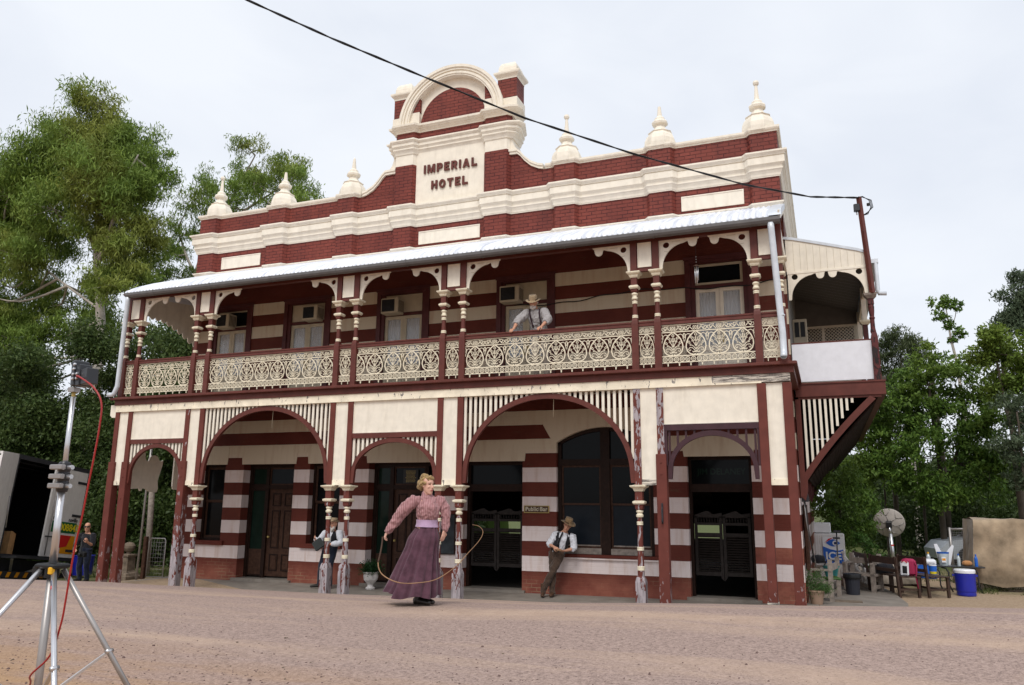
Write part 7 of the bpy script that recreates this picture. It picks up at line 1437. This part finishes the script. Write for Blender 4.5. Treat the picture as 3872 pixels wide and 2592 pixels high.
# --- man leaning on the balcony rail
t, J, side, X = person('white-bearded man in grey shirt, braces and hat leaning on the balcony rail', dict(hip=(2.96, .52, 4.74), neck=(2.915, .36, 5.245), head=(2.895, .285, 5.362), shR=(2.745, .36, 5.19), shL=(3.10, .36, 5.185), elR=(2.595, .20, 4.99), wrR=(2.585, .015, 4.80), hdR=(2.575, -.06, 4.765), pnR=(0, .45, -1), elL=(3.235, .20, 4.975), wrL=(3.165, .015, 4.80), hdL=(3.13, -.06, 4.765), pnL=(0, .45, -1), curlR=(.75, 0, 0), curlL=(.75, 0, 0), hR=(2.87, .54, 4.70), hL=(3.05, .54, 4.70), knR=(2.86, .50, 4.30), knL=(3.06, .56, 4.30), ankR=(2.86, .60, 3.93), ankL=(3.06, .66, 3.93), toeR=(2.85, .42, 3.86), toeL=(3.08, .48, 3.86)), (0, -1, 0), (.12, -.93, -.34), .97)
boots(J, .97, t, 'brown_leather')
shell('shirt', torso_parts(J, 1.03)+[sleeve(J, q, 1.05, (.066, .074, .078, .072, .066, .056), .42) for q in 'LR'], 'grey_shirt', t, .010, .017, None, 2, 12., 1)
shell('trousers', [([J['hip']-V3((0, 0, .08)), J['hip'], J['hip']+V3((0, -.02, .09))], [(.15, .12), (.165, .13), (.155, .128)], side)]+[leg(J, q, .97) for q in 'LR'], 'pale_trouser', t, .011, .006)
m = MB()
for sg, q in ((-1, 'R'), (1, 'L')):
    s_ = J['sh'+q].lerp(J['neck'], .42); p0 = V3((2.955+sg*.085, .345, 4.87)); m.tube(smooth_path([p0, V3((2.945+sg*.092, .30, 5.0)), V3((2.93+sg*.10, .262, 5.13)), s_+V3((0, -.05, .035)), s_+V3((0, .03, .062))], 4), [(.017, .006)]*17, 'braces', 6, side=(1, 0, 0))
m.build('braces', t)
hat(J['head']+X.to_3x3() @ V3((0, 0, .055)), X.to_3x3() @ V3((0, .10, 1)), t, 'straw_hat', .165, .090, .115)
hp = lambda p: X @ Vector(p)
blob('beard', [([hp((-.05, .045, -.065)), hp((-.03, .075, -.09)), hp((0, .083, -.105)), hp((.03, .075, -.09)), hp((.05, .045, -.065))], [.016, .026, .032, .026, .016], None), ([hp((-.025, .09, -.052)), hp((0, .096, -.048)), hp((.025, .09, -.052))], .008, None), ([hp((-.07, -.03, .0)), hp((0, -.088, -.01)), hp((.07, -.03, .0))], .03, None)], 'white_beard', t, .0075, .008)
# --- man in hat leaning on the sill
fz = floor_z(2.8)
t, J, side, X = person('man in felt hat, black waistcoat and tie leaning against the bar window sill', dict(hip=(2.86, 1.86, .435), neck=(3.035, 1.86, .875), head=(3.105, 1.80, .985), shR=(2.835, 1.85, .80), shL=(3.185, 1.88, .765), elR=(2.71, 1.78, .60), wrR=(2.87, 1.64, .555), hdR=(2.96, 1.60, .525), pnR=(.2, .3, -.6), elL=(3.235, 1.84, .53), wrL=(3.09, 1.67, .485), hdL=(3.0, 1.62, .49), pnL=(-.1, .3, .6), curlR=(.8, 0, 0), curlL=(.8, 0, 0), hR=(2.78, 1.84, .40), hL=(2.93, 1.84, .39), knR=(2.80, 1.76, .03), knL=(2.82, 1.66, .06), ankR=(2.80, 1.72, fz+.11), ankL=(2.64, 1.60, fz+.12), toeR=(2.83, 1.52, fz+.03), toeL=(2.69, 1.42, fz+.03)), (0, -1, 0), (.15, -.90, -.22), .9, (.36, -.1, 1))
boots(J, .92, t, 'brown_leather')
shell('shirt', torso_parts(J, .92)+[sleeve(J, q, .95, (.066, .072, .068, .062, .058, .05), .30) for q in 'LR'], 'white_shirt', t, .010, .013, None, 3, 13., 1)
cf = J['neck']; 
def vcut(J, w0, w1):
    ch = (J['shL']+J['shR'])/2; side = (J['shR']-J['shL']).normalized(); u = (ch-J['hip']).normalized(); f = side.cross(u)
    if f.y > 0: f = -f
    def cut(c):
        d = c-ch; a = d.dot(side); h = d.dot(u); fr = d.dot(f)
        if h > .03: return abs(a) < .085 or True if h > .075 else abs(a) > .15 or (abs(a) < .07)
        w = w0+(w1-w0)*min(1, max(0, -h/.30)); return (fr > 0 and abs(a) < w) or h < -.36
    return cut
shell('waistcoat', [(p, [(a*1.07, b*1.10) for a, b in r], s_) for p, r, s_ in torso_parts(J, .94)], 'black_cloth', t, .010, .004, vcut(J, .085, .045))
shell('trousers', [([J['hip']-V3((0, 0, .07)), J['hip'], J['hip']+V3((.02, 0, .07))], [(.14, .11), (.155, .125), (.15, .12)], side)]+[leg(J, q, .92) for q in 'LR'], 'brown_trouser', t, .010, .014, None, 5, 11., 1)
belt(J, .92, t); m = MB(); m.tube(smooth_path([V3((3.02, 1.755, .86)), V3((3.0, 1.735, .80)), V3((2.955, 1.725, .70)), V3((2.92, 1.72, .60))], 4), [(.016, .006), (.014, .006)]+[(.018, .006)]*5+[(.022, .006)]*6, 'black_cloth', 6, side=side); m.build('tie', t)
hat(J['head']+X.to_3x3() @ V3((0, -.01, .062)), X.to_3x3() @ V3((0, .0, 1)), t, 'felt_hat', .155, .082, .11)
tt = thing('cord_bundle', (2.98, 1.6, .5), 'small tan object held in the hands of the man at the window sill', 'keepsake'); m = MB(); m.tube(smooth_path([V3((2.92, 1.585, .50)), V3((2.96, 1.57, .52)), V3((3.0, 1.575, .49)), V3((3.05, 1.59, .50)), V3((3.0, 1.57, .515)), V3((2.95, 1.58, .48))], 4), .010, 'whip_leather', 6); m.build('coil', tt)
# --- bearded man half hidden by the columns
fz = floor_z(-2.4)
t, J, side, X = person('old bearded man in black waistcoat standing behind the pair of peeling columns', dict(hip=(-2.34, 1.36, .42), neck=(-2.28, 1.36, .82), head=(-2.245, 1.33, .935), shR=(-2.475, 1.36, .74), shL=(-2.12, 1.36, .745), elR=(-2.61, 1.30, .53), wrR=(-2.585, 1.12, .60), hdR=(-2.56, 1.05, .64), pnR=(.5, .3, 0), elL=(-2.02, 1.30, .52), wrL=(-2.19, 1.14, .50), hdL=(-2.28, 1.10, .50), pnL=(0, .4, -.5), hR=(-2.43, 1.36, .40), hL=(-2.25, 1.36, .40), knR=(-2.50, 1.28, .0), knL=(-2.28, 1.30, .0), ankR=(-2.57, 1.36, fz+.11), ankL=(-2.30, 1.36, fz+.11), toeR=(-2.70, 1.22, fz+.03), toeL=(-2.28, 1.18, fz+.03)), (0, -1, 0), (-.2, -.9, -.15), .92)
boots(J, .92, t); shell('shirt', torso_parts(J, .92)+[sleeve(J, q, 1.0, (.066, .074, .072, .070, .064, .044), .92) for q in 'LR'], 'white_shirt', t, .010, .008)
shell('waistcoat', [(p, [(a*1.07, b*1.10) for a, b in r], s_) for p, r, s_ in torso_parts(J, .94)], 'black_cloth', t, .010, .004, vcut(J, .06, .01))
shell('trousers', [([J['hip']-V3((0, 0, .07)), J['hip'], J['hip']+V3((0, 0, .07))], [(.14, .11), (.155, .125), (.15, .12)], side)]+[leg(J, q, .92) for q in 'LR'], 'navy_cloth', t, .010, .006)
hp = lambda p: X @ Vector(p)
blob('beard', [([hp((-.05, .045, -.06)), hp((-.03, .075, -.10)), hp((0, .083, -.15)), hp((.03, .075, -.10)), hp((.05, .045, -.06))], [.018, .03, .036, .03, .018], None)], 'white_beard', t)
hat(J['head']+X.to_3x3() @ V3((0, 0, .06)), X.to_3x3() @ V3((0, -.25, 1)), t, 'straw_hat', .13, .082, .08)
tt = thing('hand_bag', (-2.5, 1.15, .5), 'small dark grey bag held against the waist of the old bearded man', 'bag'); m = MB(); m.box(-.12, .12, -.03, .03, -.12, .10, 'green_grey_cloth', xf((-2.47, 1.08, .50), R(10), ry=R(-35)), bev=.02); m.build('bag', tt)
# --- crew man on the left
gl = gz(-9.72, 1.3)
t, J, side, X = person('bald man in dark clothes and sunglasses standing behind the light stand', dict(hip=(-9.73, 1.3, .16), neck=(-9.73, 1.3, .60), head=(-9.725, 1.27, .725), shR=(-9.93, 1.3, .52), shL=(-9.55, 1.32, .52), elR=(-10.0, 1.22, .26), wrR=(-9.83, 1.06, .17), hdR=(-9.74, 1.0, .15), pnR=(.2, .3, -.6), elL=(-9.47, 1.26, .27), wrL=(-9.42, 1.06, .36), hdL=(-9.40, 1.0, .43), pnL=(-.8, .2, 0), hR=(-9.82, 1.3, .12), hL=(-9.64, 1.3, .12), knR=(-9.83, 1.24, -.26), knL=(-9.60, 1.26, -.26), ankR=(-9.84, 1.3, gl+.10), ankL=(-9.58, 1.3, gl+.10), toeR=(-9.88, 1.12, gl+.03), toeL=(-9.52, 1.14, gl+.03)), (0, -1, 0), (.55, -.8, -.05), .92)
boots(J, .92, t); shell('shirt', torso_parts(J, .96)+[sleeve(J, q, 1.0, (.066, .072, .068, .06, .058, .055), .12) for q in 'LR'], 'black_cloth', t, .010, .006)
shell('trousers', [([J['hip']-V3((0, 0, .07)), J['hip'], J['hip']+V3((0, 0, .05))], [(.14, .11), (.155, .125), (.15, .12)], side)]+[leg(J, q, .95) for q in 'LR'], 'jeans', t, .010, .006)
m = MB(); m.tube([X @ Vector(p) for p in ((-.072, .0, .02), (-.06, .06, .016), (-.03, .092, .012), (0, .096, .016), (.03, .092, .012), (.06, .06, .016), (.072, 0, .02))], [(.006, .006), (.008, .01), (.012, .02), (.005, .006), (.012, .02), (.008, .01), (.006, .006)], 'black', 8); m.build('sunglasses', t)
m = MB(); m.tube([X @ Vector((.09*math.sin(a)*.95, -.01, .125*math.cos(a)*.95+.0)) for a in [R(-100+20*i) for i in range(11)]], .008, 'black', 6); m.lathe([(.03, -.012), (.03, .012)], (0, 0, 0), 'black', 12, X @ xf((.085, -.01, -.01), ry=R(90))); m.build('headset', t)
tt = thing('camera_bag', (-9.45, 1.0, .1), 'black camera and strap hanging at the waist of the bald man', 'camera'); m = MB(); m.box(-9.54, -9.36, .93, 1.05, .0, .13, 'black', bev=.02); m.lathe([(.04, 0), (.045, .08), (.035, .09)], (0, 0, 0), 'black', 14, xf((-9.45, .94, .06), rx=R(90))); m.tube([(-9.53, 1.0, .12), (-9.7, 1.13, .35), (-9.86, 1.2, .50)], .012, 'black', 5); m.build('camera', tt)
